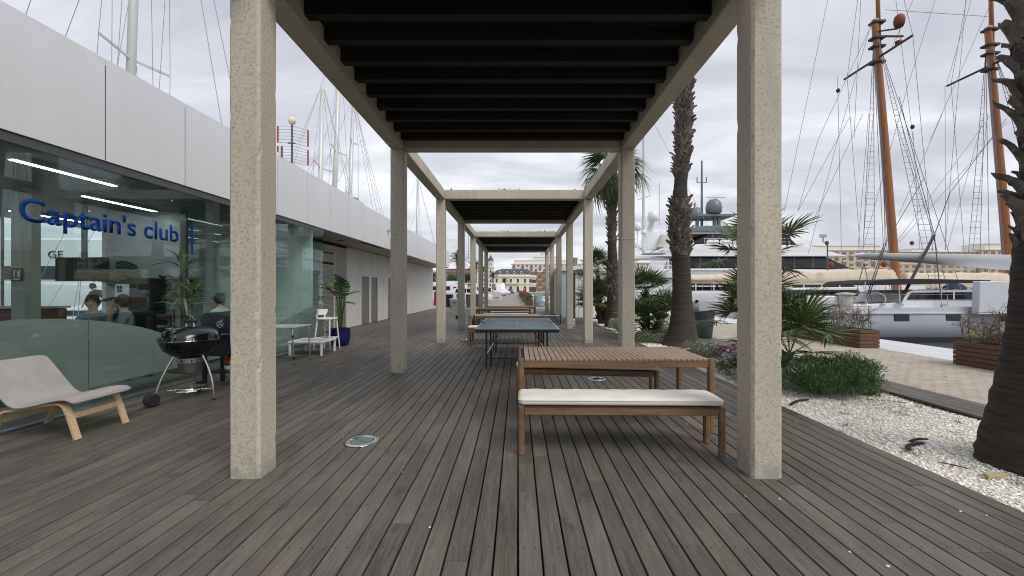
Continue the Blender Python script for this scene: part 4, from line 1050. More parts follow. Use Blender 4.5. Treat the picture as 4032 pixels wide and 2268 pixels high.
# ---- dwarf fan palms of the gravel bed
fan_shrub('fan_palm', 'bushy dwarf fan palm with spiky leaves right behind the near right column', (4.15, 6.95, -0.04), 'leaf_fan', 13, 1.35, FANS_B, 0.075, seed=4, elev=(-18, 85),
          heads=[(-0.05, 0.1, 2.0), (-0.15, 0.0, 0.88), (0.40, -0.1, 0.42)], scale=0.84)
fan_shrub('fan_palm', 'dwarf fan palm standing between the second right column and the tall trunk', (3.86, 12.3, -0.04), 'leaf_fan', 20, 1.3, FANS, 0.10, seed=6, elev=(-40, 80),
          heads=[(0, 0, 1.42), (0.55, 0.1, 0.70), (-0.1, -0.2, 0.45)], scale=1.15)
fan_shrub('fan_palm', 'dark fan palm clump in front of the white kiosk wall', (3.75, 18.2, -0.04), 'leaf_fan', 22, 1.3, FANS_B, 0.10, seed=8, elev=(-30, 80),
          heads=[(-0.15, 0.3, 2.35), (-0.35, -0.3, 1.0), (0.25, 0.1, 0.9)], scale=0.95)

# ---- tall palms: ringed trunk below, old leaf bases above
def boot_mesh(seed, L=0.20, w=0.15):
    """old leaf base: a broad grey wedge that hugs the trunk and ends in a ragged cut"""
    r = random.Random(seed); out = r.uniform(0.05, 0.12); lean = r.uniform(-0.05, 0.05)
    st = [(0.0, 1.15, 0.030), (0.3, 1.0, 0.045), (0.65, 0.74, 0.045), (0.92, 0.56, 0.036), (1.0, 0.46, 0.026)]
    rings = []
    for s_, ww, th in st:
        x = 0.015 * s_ + out * s_ * s_; z = L * s_; yo = lean * s_; jz = 0.03 * s_ * s_
        rings.append([(x - th * .5, yo - w * ww * .5, z), (x + th * .35, yo - w * ww * .3, z + r.uniform(-jz, jz)), (x + th * .6, yo, z + r.uniform(-jz, jz)), (x + th * .35, yo + w * ww * .3, z + r.uniform(-jz, jz)), (x - th * .5, yo + w * ww * .5, z)])
    return MB().loft(rings).mesh('leaf_base')
BOOTS = [boot_mesh(s) for s in range(8)]
def tall_palm(label, loc, path, radii, boots, crown=None, seed=0, mat='trunk_dark', bs=1.0, bootmat='boot'):
    """path: (dx,dy,z) points; boots: list of (z0,z1,count,scale)"""
    r = random.Random(seed); t = thing('palm_tree', label, 'palm', loc)
    pp = smooth_path([(*p, q) for p, q in zip(path, radii)], 2)
    # densify for ring relief
    fine = []
    for a, b in zip(pp, pp[1:]):
        m = max(1, int((b[2] - a[2]) / 0.045))
        for i in range(m): fine.append(tuple(a[k] + (b[k] - a[k]) * i / m for k in range(4)))
    fine.append(pp[-1])
    rings = []; n = 28
    for i, (x, y, z, rr) in enumerate(fine):
        row = []
        for j in range(n):
            a = 2 * math.pi * j / n
            q = rr * (1 + 0.018 * math.sin(i * 2.1) + 0.02 * math.sin(3 * a + z * 2) + 0.012 * r.uniform(-1, 1))
            row.append((x + q * math.cos(a), y + q * math.sin(a), z))
        rings.append(row)
    trunk = MB().loft(rings).build('trunk', mat, t, smooth=True)
    def at(z):
        for a, b in zip(fine, fine[1:]):
            if a[2] <= z <= b[2]: k = (z - a[2]) / max(1e-6, b[2] - a[2]); return tuple(a[i] + (b[i] - a[i]) * k for i in range(4))
        return fine[-1]
    for (z0, z1, cnt, sc_) in boots:
        for k in range(cnt):
            z = z0 + (z1 - z0) * (k + r.random() * 0.6) / cnt; x, y, _, rr = at(z); a = k * 2.39996 + r.uniform(-.15, .15)
            o = put(r.choice(BOOTS), 'leaf_base', bootmat if r.random() < 0.75 else 'boot_dark', trunk)
            o.location = (x + rr * 0.93 * math.cos(a), y + rr * 0.93 * math.sin(a), z); o.rotation_euler = (r.uniform(-.6, .6), r.uniform(-0.18, 0.20), a)
            o.rotation_mode = 'XYZ'
            s_ = sc_ * r.uniform(0.6, 1.35); o.scale = (s_, s_ * r.uniform(0.8, 1.5), s_)
    if crown:
        cz, cnt, sc_, e0, e1 = crown
        x, y, _, _ = at(cz)
        cr_ = bpy.data.objects.new('crown', None); COL.objects.link(cr_); cr_.parent = t; cr_.location = (x, y, cz)
        for k in range(cnt):
            u = (k + 0.5) / cnt; el = R(e0 + (e1 - e0) * u + r.uniform(-6, 6)); az_ = k * 2.39996
            o = put(r.choice(FANS_W), 'frond', 'leaf_fan' if el > R(-35) else 'leaf_fan_dry', cr_)
            aim(o, (math.cos(az_) * math.cos(el), math.sin(az_) * math.cos(el), math.sin(el)), r.uniform(-.5, .5)); s_ = sc_ * r.uniform(.85, 1.1); o.scale = (s_, s_, s_)
    return t
tall_palm('tall palm trunk with swollen dark foot and rough upper bark near the pergola', (4.42, 11.0, -0.05),
          [(0, 0, 0), (-0.01, 0, 0.10), (0.0, 0, 0.5), (-0.01, 0, 1.2), (-0.03, 0, 2.2), (-0.06, 0, 2.9), (-0.08, 0, 3.6), (-0.06, 0, 4.2), (-0.03, 0, 4.6), (0.02, 0, 5.2), (0.06, 0, 6.6), (-0.15, 0, 8.5), (-0.3, 0, 10.5)],
          [0.58, 0.46, 0.33, 0.25, 0.225, 0.245, 0.255, 0.17, 0.165, 0.195, 0.205, 0.20, 0.18],
          [(2.4, 3.85, 150, 0.85), (4.55, 8.2, 300, 0.8)], (10.5, 22, 0.9, -20, 80), seed=2)
tall_palm('slimmer palm tree with drooping fan crown behind the second right column', (3.75, 16.2, -0.05),
          [(0, 0, 0), (0, 0, 0.4), (0.02, 0, 1.6), (0.0, 0, 2.6), (-0.03, 0, 3.6), (-0.04, 0, 4.4), (-0.02, 0, 5.4), (0, 0, 6.2)],
          [0.34, 0.25, 0.22, 0.21, 0.15, 0.17, 0.18, 0.17], [(1.1, 2.6, 120, 0.75), (3.3, 5.9, 190, 0.7)], (6.1, 26, 0.86, -80, 55), seed=5)
pc = tall_palm('thick palm trunk with shaggy grey leaf stubs rising from the gravel at the right', (4.45, 3.40, -0.05),
          [(0, 0, 0), (0, 0, 0.15), (0, 0, 0.55), (0, 0, 1.0), (0, 0, 1.4), (0, 0, 1.8), (0.03, 0, 2.3), (0.0, 0, 3.0), (-0.05, 0, 3.8), (-0.1, 0, 7.5)],
          [0.44, 0.43, 0.345, 0.275, 0.24, 0.23, 0.20, 0.19, 0.19, 0.18], [(1.85, 2.4, 36, 0.85), (2.3, 7.2, 210, 0.92)], (7.5, 20, 0.9, -10, 80), seed=9)
pa = [o for o in bpy.data.objects if o.name == 'palm_tree'][0].children[0]
for (z, l_, dz) in ((4.10, .62, .05), (4.06, .55, -.06), (4.02, .60, .12), (4.15, .45, -.02), (4.0, .40, -.10)):
    MB().tube([(-.25, -.15, z), (-.25 - l_ * .5, -.18, z + dz * .2), (-.25 - l_, -.2, z - .10 + dz)], [.03, .02, .012], 5).build('dead_stalk', 'boot_dark', pa)
# one long dead stalk and dry fibres
stk = pc.children[0]
skp = smooth_path([(-0.10, -0.08, 1.90), (-0.26, -0.16, 1.86), (-0.42, -0.20, 1.78), (-0.54, -0.20, 1.755), (-0.57, -0.20, 1.76)], 2)
sk = MB().tube(skp, [0.05 - 0.017 * i / (len(skp) - 1) for i in range(len(skp))], 8)
sk.build('dead_stalk', 'boot', stk, smooth=True)
fb = MB(); rf = random.Random(4)
for k in range(150):
    a = rf.uniform(2.2, 4.6); z = rf.uniform(1.45, 1.95); x, y = 0.22 * math.cos(a), 0.22 * math.sin(a); l_ = rf.uniform(.08, .22)
    fb.tube([(x, y, z), (x + l_ * .7 * math.cos(a) , y + l_ * .7 * math.sin(a), z - l_ * .15), (x + l_ * math.cos(a + rf.uniform(-.5, .5)), y + l_ * math.sin(a), z - l_ * rf.uniform(0.3, 1.0))], [0.004, 0.003, 0.001], 3)
tag(fb.build('fibres', 'boot_dark', stk), kind='stuff')
MB().tube([(-0.15, -0.1, 1.45), (-0.26, -0.2, 1.36), (-0.30, -0.22, 1.28)], [0.006, 0.005, 0.004], 5).build('dead_stalk', 'boot_dark', stk)

# ---- leafy mounds
def leaf_cloud(name, clumps, n, size, mat, parent, seed, upright=0.3, aspect=0.35, inner=0.35):
    """clumps: (x,y,z,rx,ry,rz); many small leaf faces through each clump's volume, denser toward its skin"""
    g = np.random.default_rng(seed); vol = np.array([c[3] * c[4] * c[5] for c in clumps]) ** 0.67; pr_ = vol / vol.sum()
    ci = g.choice(len(clumps), n, p=pr_); C = np.array(clumps)[ci]
    d = g.normal(size=(n, 3)); d /= np.linalg.norm(d, axis=1)[:, None]; rad = (inner + (1 - inner) * g.random(n) ** 0.45)[:, None]
    d[:, 2] = np.where(d[:, 2] < -0.25, -d[:, 2], d[:, 2])
    P = C[:, :3] + d * rad * C[:, 3:]
    ax = d * 0.9 + g.normal(size=(n, 3)) * 0.55 + np.array([0, 0, upright]); ax /= np.linalg.norm(ax, axis=1)[:, None]
    sd_ = np.cross(ax, g.normal(size=(n, 3))); sd_ /= np.linalg.norm(sd_, axis=1)[:, None]
    L = size * g.uniform(0.6, 1.3, n)[:, None]; Wd = L * aspect
    a = P - ax * L * 0.5; b = P + sd_ * Wd * 0.5; c = P + ax * L * 0.5; e_ = P - sd_ * Wd * 0.5
    V = np.stack([a, b, c, e_], 1).reshape(-1, 3); V[:, 2] = np.maximum(V[:, 2], -0.01)
    F = np.arange(n * 4).reshape(n, 4)
    me = np_mesh(name, V, F); shade = np.clip(0.15 + 0.0 * rad[:, 0] + 0.7 * g.random(n), 0, 1)
    set_tint(me, np.repeat(shade, 4)); return put(me, name, mat, parent)
def stems(parent, pts, r_=0.012, mat='twig'):
    m = MB()
    for p in pts: m.tube([(p[0] * .2, p[1] * .2, -0.02), (p[0] * .6, p[1] * .6, p[2] * .55), p], [r_ * 1.5, r_, r_ * .5], 5)
    return m.build('stems', mat, parent)
def mound(name, label, loc, rx, ry, h, n, size, mat, seed, cat='shrub', group=None, k=14, sr=(.28, .45), **kw):
    r = random.Random(seed); t = thing(name, label, cat, loc, 0, group); cl = []
    for i in range(k):
        a = r.uniform(0, 6.28); q = math.sqrt(r.random()) * 0.78; cx, cy = rx * q * math.cos(a), ry * q * math.sin(a)
        hz_ = h * (1 - 0.55 * q * q) * r.uniform(0.62, 0.85); s_ = r.uniform(*sr)
        cl.append((cx, cy, hz_ * 0.72, rx * s_, ry * s_, h * s_ * 0.75)); cl.append((cx, cy, hz_ * 0.25, rx * s_ * 1.1, ry * s_ * 1.1, h * 0.3))
    leaf_cloud('foliage', cl, n, size, mat, t, seed, **kw)
    stems(t, [(c[0], c[1], c[2]) for c in cl[::2]]); return t
G = 'low shrubs planted in the gravel bed'
mound('grey_shrub', 'rounded grey green shrub below the swollen palm foot, left of the pink flowers', (3.86, 8.6, -0.045), 0.46, 0.5, 0.56, 9000, 0.034, 'leaf_grey', 1, group=G)
mound('grey_shrub', 'low grey green shrub between fan palm and tall trunk', (3.88, 11.6, -0.045), 0.50, 0.5, 0.46, 6500, 0.04, 'leaf_grey', 2, group=G)
mound('grey_shrub', 'paler low shrub close behind another grey shrub at the tall trunk', (4.35, 12.6, -0.045), 0.55, 0.5, 0.48, 5000, 0.045, 'leaf_grey', 3, group=G)
mound('grey_shrub', 'grey green shrub half hidden by the second right column', (3.65, 14.6, -0.045), 0.52, 0.7, 0.62, 5000, 0.05, 'leaf_grey', 4, group=G)
mound('grey_shrub', 'small silvery shrub under the white flowers at the deck edge', (3.62, 6.5, -0.045), 0.28, 0.42, 0.30, 5000, 0.028, 'leaf_grey', 5, group=G)
mound('juniper_shrub', 'dense dark green feathery shrub beside the near right column', (4.45, 5.95, -0.045), 0.95, 0.58, 0.86, 28000, 0.05, 'leaf_juniper', 6, group=G, k=70, sr=(.11, .24), aspect=0.16, upright=0.6)
mound('green_shrub', 'bright green little shrub at the foot of the fan palm', (3.62, 11.9, -0.045), 0.25, 0.3, 0.36, 2500, 0.04, 'leaf_green', 7, group=G)
# ---- flowering plants
def flowers(label, loc, rx, ry, h, nl, nf, pet, seed, pk):
    t = mound('flowering_plant', label, loc, rx, ry, h, nl, 0.035, 'leaf_green', seed, cat='plant', k=9); r = random.Random(seed)
    f = MB(); T = []
    for q in range(nf):
        a = r.uniform(0, 6.28); u = math.sqrt(r.random()) * .95; x, y = rx * u * math.cos(a), ry * u * math.sin(a); z = h * (1 - .5 * u * u) * r.uniform(.82, 1.02) + 0.02
        R0 = r.uniform(.02, .034); tx, ty = r.uniform(-.5, .5), r.uniform(-.8, .1); n = 7; o = len(f.v); tn = r.random()
        for j in range(n):
            b = 2 * math.pi * j / n; c0, s0 = math.cos(b), math.sin(b); c1, s1 = math.cos(b + .35), math.sin(b + .35); c2, s2 = math.cos(b - .35), math.sin(b - .35)
            P = lambda cc, ss, rr: (x + rr * cc, y + rr * ss, z + tx * rr * cc + ty * rr * ss + rr * .1)
            f.add([(x, y, z), P(c2, s2, R0 * .7), P(c0, s0, R0), P(c1, s1, R0 * .7)], [(0, 1, 2, 3)])
    me = f.mesh('petals'); set_tint(me, [random.Random(int(v.co.x * 50) * 131 + int(v.co.y * 50)).random() for v in me.vertices])
    tag(put(me, 'petals', pet, t), kind='stuff'); return t
flowers('magenta flowering plant spreading behind the grey shrub', (4.22, 7.95, -0.04), 0.36, 0.55, 0.40, 2200, 420, 'petal_pink', 31, 0)
flowers('white and lilac daisy plant at the deck edge near the right column', (3.78, 7.15, -0.04), 0.30, 0.34, 0.40, 2600, 120, 'petal_white', 32, 1)
flowers('small pink flowers along the timber edging past the dark green shrub', (5.05, 5.9, -0.04), 0.16, 0.30, 0.14, 400, 40, 'petal_pink', 33, 1)
# ---- debris on the gravel
def debris(label, pts, w, mat='litter'):
    if 'litter' not in MATS: M('litter', (0.02, 0.019, 0.02), 0.9, var=.4, scale=30)
    o = MB().tube(smooth_path(pts, 1), w, 6).build('dead_leaf', mat, None, smooth=True)
    c = sum((v.co for v in o.data.vertices), Vector()) / len(o.data.vertices)
    for v in o.data.vertices: v.co -= c
    o.location = c; o.scale = (1, 1, 0.45)
    return tag(o, label, 'leaf litter')
debris('dark dry palm leaf scrap lying on gravel in front of the dark green shrub', [(3.52, 5.28, -0.03), (3.66, 5.40, -0.01), (3.78, 5.46, -0.005), (3.9, 5.5, -0.02)], 0.022)
debris('short black leaf scrap on gravel by the thick palm foot', [(3.60, 3.77, -0.02), (3.68, 3.86, 0.0), (3.80, 3.90, 0.0), (3.88, 3.92, -0.01)], 0.022)
debris('long dark leaf strip curling from the thick palm foot', [(3.82, 3.98, -0.02), (3.92, 4.03, 0.0), (4.05, 4.05, -0.02)], 0.018)
debris('thin dark twig on white gravel between leaf scrap and deck', [(3.64, 3.52, -0.025), (3.70, 3.46, -0.02), (3.74, 3.40, -0.025)], 0.008)
debris('slender dark twig lying along the timber edging', [(4.75, 5.55, -0.03), (4.92, 5.47, -0.02), (5.12, 5.40, -0.03)], 0.009)
tag(MB().prism([(-0.10, -0.03), (0.10, -0.015), (0.12, 0.03), (-0.06, 0.035)], 'z', 0, 0.028).build('wood_offcut', M('fresh_wood', srgb(172, 158, 122), 0.7, var=0.15, scale=8, stretch=(1, 8, 8)), None, bevel=0.003, loc=(3.80, 3.26, -0.035), rot=(0.05, 0.03, 0.1)), 'pale yellow wood offcut lying on the gravel by the thick palm foot', 'offcut')
tf = MB(); rt = random.Random(8)
for (gx_, gy_) in ((3.62, 3.72), (3.95, 3.05), (4.05, 2.95), (3.85, 3.15), (4.2, 5.3), (3.9, 4.9), (4.6, 4.9), (5.1, 5.2), (4.95, 4.6), (3.6, 4.5)):
    for q in range(16):
        a = rt.uniform(0, 6.28); l_ = rt.uniform(.03, .09); x, y = gx_ + rt.uniform(-.05, .05), gy_ + rt.uniform(-.05, .05)
        tf.add([(x - .003, y, -.04), (x + .003, y, -.04), (x + .5 * l_ * math.cos(a), y + .5 * l_ * math.sin(a), -.04 + l_)], [(0, 1, 2)])
tfm = tf.mesh('weeds'); set_tint(tfm, [rt.random() for _ in tfm.vertices]); tag(put(tfm, 'weeds', 'leaf_green', gravel_bed), kind='stuff')
wp = thing('waste_pot', 'tall tapered anthracite planter pot behind the swollen palm trunk', 'pot', (5.65, 12.4, 0.0))
MB().lathe([(0.20, 0.003), (0.215, 0.02), (0.30, 0.78), (0.31, 0.80), (0.28, 0.80), (0.27, 0.70), (0.001, 0.70)], 28).build('shell', M('anthracite', srgb(74, 78, 84), 0.6, var=0.1), wp, smooth=R(50))
MB().lathe([(0.265, 0.7005), (0.001, 0.73)], 20).build('soil', 'soil', wp)

# ---- timber planters with bare shrubs on the quay
M('planter_wood', srgb(98, 70, 52), 0.7, var=0.3, scale=3, stretch=(6, 1, 6), bump=0.2, bscale=30)
def bare_shrub(parent, L, seed, n=46, h=0.62):
    r = random.Random(seed); b = MB()
    def grow(p, d, l_, rr, dep):
        p = Vector(p); d = Vector(d).normalized(); pts = [p]; 
        for i in range(3):
            d = (d + Vector((r.uniform(-.45, .45), r.uniform(-.45, .45), r.uniform(-.25, .35)))).normalized(); pts.append(pts[-1] + d * l_ / 3)
        b.tube(pts, [rr, rr * .85, rr * .7, rr * .5], 4, caps=False)
        if dep > 0:
            for q in range(r.choice((2, 3, 3))): grow(pts[r.choice((1, 2, 3))], d + Vector((r.uniform(-1, 1), r.uniform(-1, 1), r.uniform(-.3, .6))), l_ * r.uniform(.5, .8), rr * .65, dep - 1)
    for k in range(n // 4): grow((r.uniform(.12, .38), L * (k + .5) / (n // 4) + r.uniform(-.1, .1), 0.40), (r.uniform(-.3, .3), r.uniform(-.3, .3), 1), h * r.uniform(.45, .7), 0.011, 3)
    return tag(b.build('bare_branches', 'twig', parent), kind='stuff')
def planter(label, x0, y0, L, seed, wire=True, w=0.5, h=0.47, shrub=True, green=False, grp='timber planters on the quay'):
    t = thing('planter', label, 'planter', (x0, y0, 0), 0, grp); nb = 5; bh = (h - 0.02) / nb
    for k in range(nb):
        z0 = 0.012 + k * bh; z1 = z0 + bh - 0.010
        MB().box(0, 0, z0, 0.025, L, z1).build('board', 'planter_wood', t, bevel=0.003); MB().box(w - 0.025, 0, z0, w, L, z1).build('board', 'planter_wood', t, bevel=0.003)
        MB().box(0.026, 0, z0, w - 0.026, 0.025, z1).build('board', 'planter_wood', t, bevel=0.003); MB().box(0.026, L - 0.025, z0, w - 0.026, L, z1).build('board', 'planter_wood', t, bevel=0.003)
    MB().box(0.028, 0.028, 0.004, w - 0.028, L - 0.028, h - 0.09).build('soil', 'soil', t)
    for yy in (0.03, L - 0.07): MB().box(0.03, yy, 0.006, 0.07, yy + 0.04, h - 0.02).build('post', 'teak_dark', t)
    if shrub:
        for yy in [L * q / 5 + .03 for q in range(5)] + [L - .05]: MB().cyl((w * .5, yy, .38), (w * .5, yy, 1.05), .008, n=5).build('trellis_rod', 'twig', t)
        for zz in (.62, .82, 1.03): MB().tube([(w * .5, .03, zz), (w * .5, L - .05, zz)], .005, 4).build('trellis_wire', 'twig', t)
    if shrub: bare_shrub(t, L, seed, n=int(110 * L / 1.5))
    if green: leaf_cloud('foliage', [(w / 2, L * (i + .5) / 6, h + r_ * .2, .3, .35, .3) for i, r_ in enumerate((1, .6, 1.2, .8, 1, .7))], 2500, 0.09, 'leaf_green', t, seed)
    return t
planter('slatted brown planter of bare twigs nearer the silver yacht stern', 8.50, 10.17, 4.6, 1)
p2 = planter('slatted brown planter with bare twigs and few yellow leaves by the thick palm', 8.56, 5.05, 3.0, 2)
leaf_cloud('leaves', [(0.15, 2.75, 0.55, .12, .2, .1)], 60, 0.06, M('leaf_yellow', srgb(190, 186, 96), 0.6, tint=0.2, var=0.1), p2, 3)

# ---- plants in and by the club
def banana_leaf(seed, L=0.55, w=0.17, torn=True):
    r = random.Random(seed); V = []; F = []; n = 12
    for s_ in (-1, 1):
        for i in range(n):
            u0 = i / n; u1 = (i + .78 if torn else i + 1) / n; pts = []
            for u in (u0, u1):
                x = L * u; z = 0.25 * L * u - 0.55 * L * u * u; wd = w * (math.sin(math.pi * min(1, u * .93 + .07)) ** .6)
                pts.append(((x, 0, z), (x + .25 * wd, s_ * wd, z - wd * r.uniform(.15, .5))))
            o = len(V); V += [pts[0][0], pts[0][1], pts[1][1], pts[1][0]]; F.append((o, o + 1, o + 2, o + 3))
    mb = MB(); mb.v = V; mb.f = F; mb.m = [0] * len(F)
    mb.tube([(L * u, 0, 0.25 * L * u - 0.55 * L * u * u - 0.002) for u in (0, .25, .5, .75, 1)], [.009, .008, .006, .005, .002], 5)
    return mb.mesh('leaf')
BAN = [banana_leaf(s) for s in range(4)]
def banana(name, label, loc, stems_, mat, seed, sc_=1.0, cat='plant'):
    r = random.Random(seed); t = thing(name, label, cat, loc)
    for (dx_, dy_, h, az_, el, s_) in stems_:
        top_ = (dx_, dy_, h); MB().tube(smooth_path([(dx_ * .2, dy_ * .2, 0), (dx_ * .5, dy_ * .5, h * .6), top_], 1), [.022, .02, .017, .014, .011, .010][:len(smooth_path([(0,)] * 3, 1))], 7).build('stalk', mat, t, smooth=True)
        o = put(r.choice(BAN), 'leaf', mat, t, loc=top_); aim(o, (math.cos(R(az_)) * math.cos(R(el)), math.sin(R(az_)) * math.cos(R(el)), math.sin(R(el))), r.uniform(-.6, .6)); o.scale = (s_ * sc_,) * 3
    return t
banana('banana_plant', 'banana leaved plant with torn green leaves growing in the blue pot', (-4.66, 10.72, 0.421),
       [(-.10, 0, .95, 200, 35, .8), (.05, -.05, .80, -60, 70, 1.15), (.12, .02, .88, 0, 30, .8), (0, .08, 1.0, 90, 50, .9), (-.05, -.1, .85, 240, 55, .9), (.06, 0, 1.1, -80, 55, .9), (-.15, .05, 1.15, 170, 20, .8), (.15, -.05, .7, -30, 10, .7), (0, -.05, 1.15, -100, 25, .7)], 'leaf_banana', 3)
# ================================================================ things inside the club
tv = thing('television', 'black flat television hanging from a ceiling pole inside the club', 'television', (-8.55, 8.0, 1.86), R(-4))
MB().box(-0.555, 0.0, -0.235, 0.555, 0.045, 0.235).build('casing', 'black', tv, bevel=0.006)
MB().box(-0.54, -0.004, -0.22, 0.54, -0.001, 0.222).build('screen', M('screen_off', (.006, .006, .007), .5, spec=.15), tv)
sg = thing('fire_sign', 'dark red fire extinguisher sign on the column inside the club', 'sign', (-7.95, 6.49, 1.70))
M('sign_red', srgb(120, 26, 30), 0.5)
MB().box(-0.085, -0.008, -0.10, 0.085, 0.0, 0.10).build('plate', 'sign_red', sg)
MB().box(-0.05, -0.0105, -0.04, -0.02, -0.0085, 0.05).box(-0.045, -0.0105, 0.055, -0.005, -0.0085, 0.065).box(0.01, -0.0105, -0.04, 0.06, -0.0085, 0.06).box(-0.06, -0.0105, -0.085, 0.06, -0.0085, -0.06).build('pictogram', 'white_paint', sg)
# coffee corner
cbn = thing('cabinet', 'black cabinet with an orange panel inside the club', 'cabinet', (-7.35, 8.1, 0.012))
MB().box(-0.42, -0.25, 0, 0.35, 0.25, 1.05).build('carcass', 'black', cbn, bevel=0.005)
MB().box(-0.40, -0.256, 0.72, -0.08, -0.252, 0.90).build('panel', M('orange_panel', srgb(196, 106, 52), 0.5), cbn)
cm = thing('coffee_machine', 'black coffee machine with a silver front on the cabinet', 'machine', (-7.35, 8.05, 1.065))
MB().box(-0.38, -0.2, 0, 0.28, 0.2, 0.62).build('body', 'black', cm, bevel=0.02)
fp_ = MB().box(-0.37, -0.212, 0.22, -0.10, -0.202, 0.50).build('front_panel', 'alu', cm)
MB().box(-0.34, -0.217, 0.34, -0.24, -0.213, 0.47).build('display', 'window_dark', fp_)
for k in range(3): MB().box(-0.36, -0.216, 0.235 + k * 0.035, -0.22, -0.213, 0.25 + k * 0.035).build('button', 'white_paint', fp_)
banana('paddle_plant', 'dark paddle leaved plant above the coffee machine inside the club', (-7.7, 8.35, 0.012),
       [(-.2, 0, 1.45, 185, 30, 1.3), (-.1, -.1, 1.5, 160, 50, 1.2), (-.05, -.1, 1.35, -60, 45, 1.1), (.2, 0, 1.5, 10, 25, 1.5), (0, -.1, 1.6, -90, 60, 1.0), (-.15, -.1, 1.3, 220, 0, 1.0)], 'leaf_dark', 5)
# tall strappy plant behind the kettle grill
def strap_leaf(seed):
    r = random.Random(seed); V = []; F = []; L = 0.55
    for i in range(8):
        u = i / 7; x = L * u; z = 0.42 * L * u - 0.75 * L * u ** 2.2; wd = 0.026 * (math.sin(math.pi * (0.12 + 0.88 * u)) ** .7 + 0.02)
        V += [(x, -wd, z + wd * .3), (x, wd, z + wd * .3)]
    F = [(2 * i, 2 * i + 1, 2 * i + 3, 2 * i + 2) for i in range(7)]
    me = bpy.data.meshes.new('leaf'); me.from_pydata(V, [], F); return me
STR = [strap_leaf(s) for s in range(3)]
M('leaf_strap', srgb(88, 104, 62), 0.5, col2=srgb(160, 164, 116), scale=6); M('leaf_strap_dry', srgb(168, 160, 128), 0.7, var=.2)
dr = thing('dracaena', 'tall dracaena with strappy variegated leaves behind the glass', 'plant', (-5.92, 7.25, 0.012))
MB().lathe([(0.16, 0), (0.20, 0.02), (0.24, 0.34), (0.21, 0.34), (0.20, 0.30), (0.001, 0.30)], 24).build('pot', M('pot_rust', srgb(120, 54, 36), 0.7), dr, smooth=R(50))
r5 = random.Random(12)
for (dx_, dy_, h) in ((0.0, 0.0, 1.78), (0.10, 0.05, 1.30), (-0.06, 0.06, 1.05)):
    MB().tube(smooth_path([(dx_ * .3, dy_ * .3, 0.28), (dx_ * .8 + .03, dy_, h * .5), (dx_, dy_, h)], 1), .016, 6).build('stem', 'twig', dr)
    for k in range(30 if h > 1.5 else 20):
        z = h - (0 if k < 14 else r5.uniform(.1, .8)); az_ = k * 2.4; el = R(r5.uniform(20, 75)) if k < 14 else R(r5.uniform(-40, 30))
        o = put(r5.choice(STR), 'leaf', 'leaf_strap' if r5.random() < .7 else 'leaf_strap_dry', dr, loc=(dx_, dy_, z)); aim(o, (math.cos(az_) * math.cos(el), math.sin(az_) * math.cos(el), math.sin(el)), r5.uniform(-.4, .4)); s_ = r5.uniform(.7, 1.05) * (1.0 if k < 14 else .75); o.scale = (s_,) * 3
# low counter and seats behind the frosted film
cn = thing('counter', 'long red brown counter inside the club behind the frosted glass', 'counter', (-9.3, 7.1, 0.012))
M('counter_red', srgb(134, 70, 58), 0.5, var=.1)
MB().box(-1.2, -.25, 0, 1.2, .25, 1.12).build('body', 'counter_red', cn, bevel=.01); MB().box(-1.23, -.28, 1.125, 1.23, .28, 1.155).build('top', 'soffit', cn)
def office_chair(label, loc, rz):
    t = thing('swivel_chair', label, 'chair', loc, rz, 'swivel chairs inside the club')
    MB().box(-.23, -.23, .42, .23, .23, .48).build('seat', 'black', t, bevel=.03); MB().box(-.22, .20, .55, .22, .25, 1.0).build('backrest', 'black', t, bevel=.02)
    MB().cyl((0, 0, .06), (0, 0, .419), .03).build('column', 'steel', t); MB().bar((0, .215, .44), (0, .235, .56), .05, .02, (0, 1, 0)).build('back_strut', 'black', t)
    for k in range(5): MB().tube([(0, 0, .08), (.28 * math.cos(k * 1.2566), .28 * math.sin(k * 1.2566), .03)], .02, 6).build('foot', 'black', t)
    return t
CH = [(-6.95, 6.75, R(203)), (-6.35, 6.72, R(125)), (-5.95, 8.25, R(75))]
office_chair('swivel chair under the seated person with the dark ponytail', (CH[0][0], CH[0][1], .012), CH[0][2] - R(180))
office_chair('swivel chair under the person lifting an arm', (CH[1][0], CH[1][1], .012), CH[1][2] - R(180))
office_chair('swivel chair under the person in the cap', (CH[2][0], CH[2][1], .012), CH[2][2] - R(180))

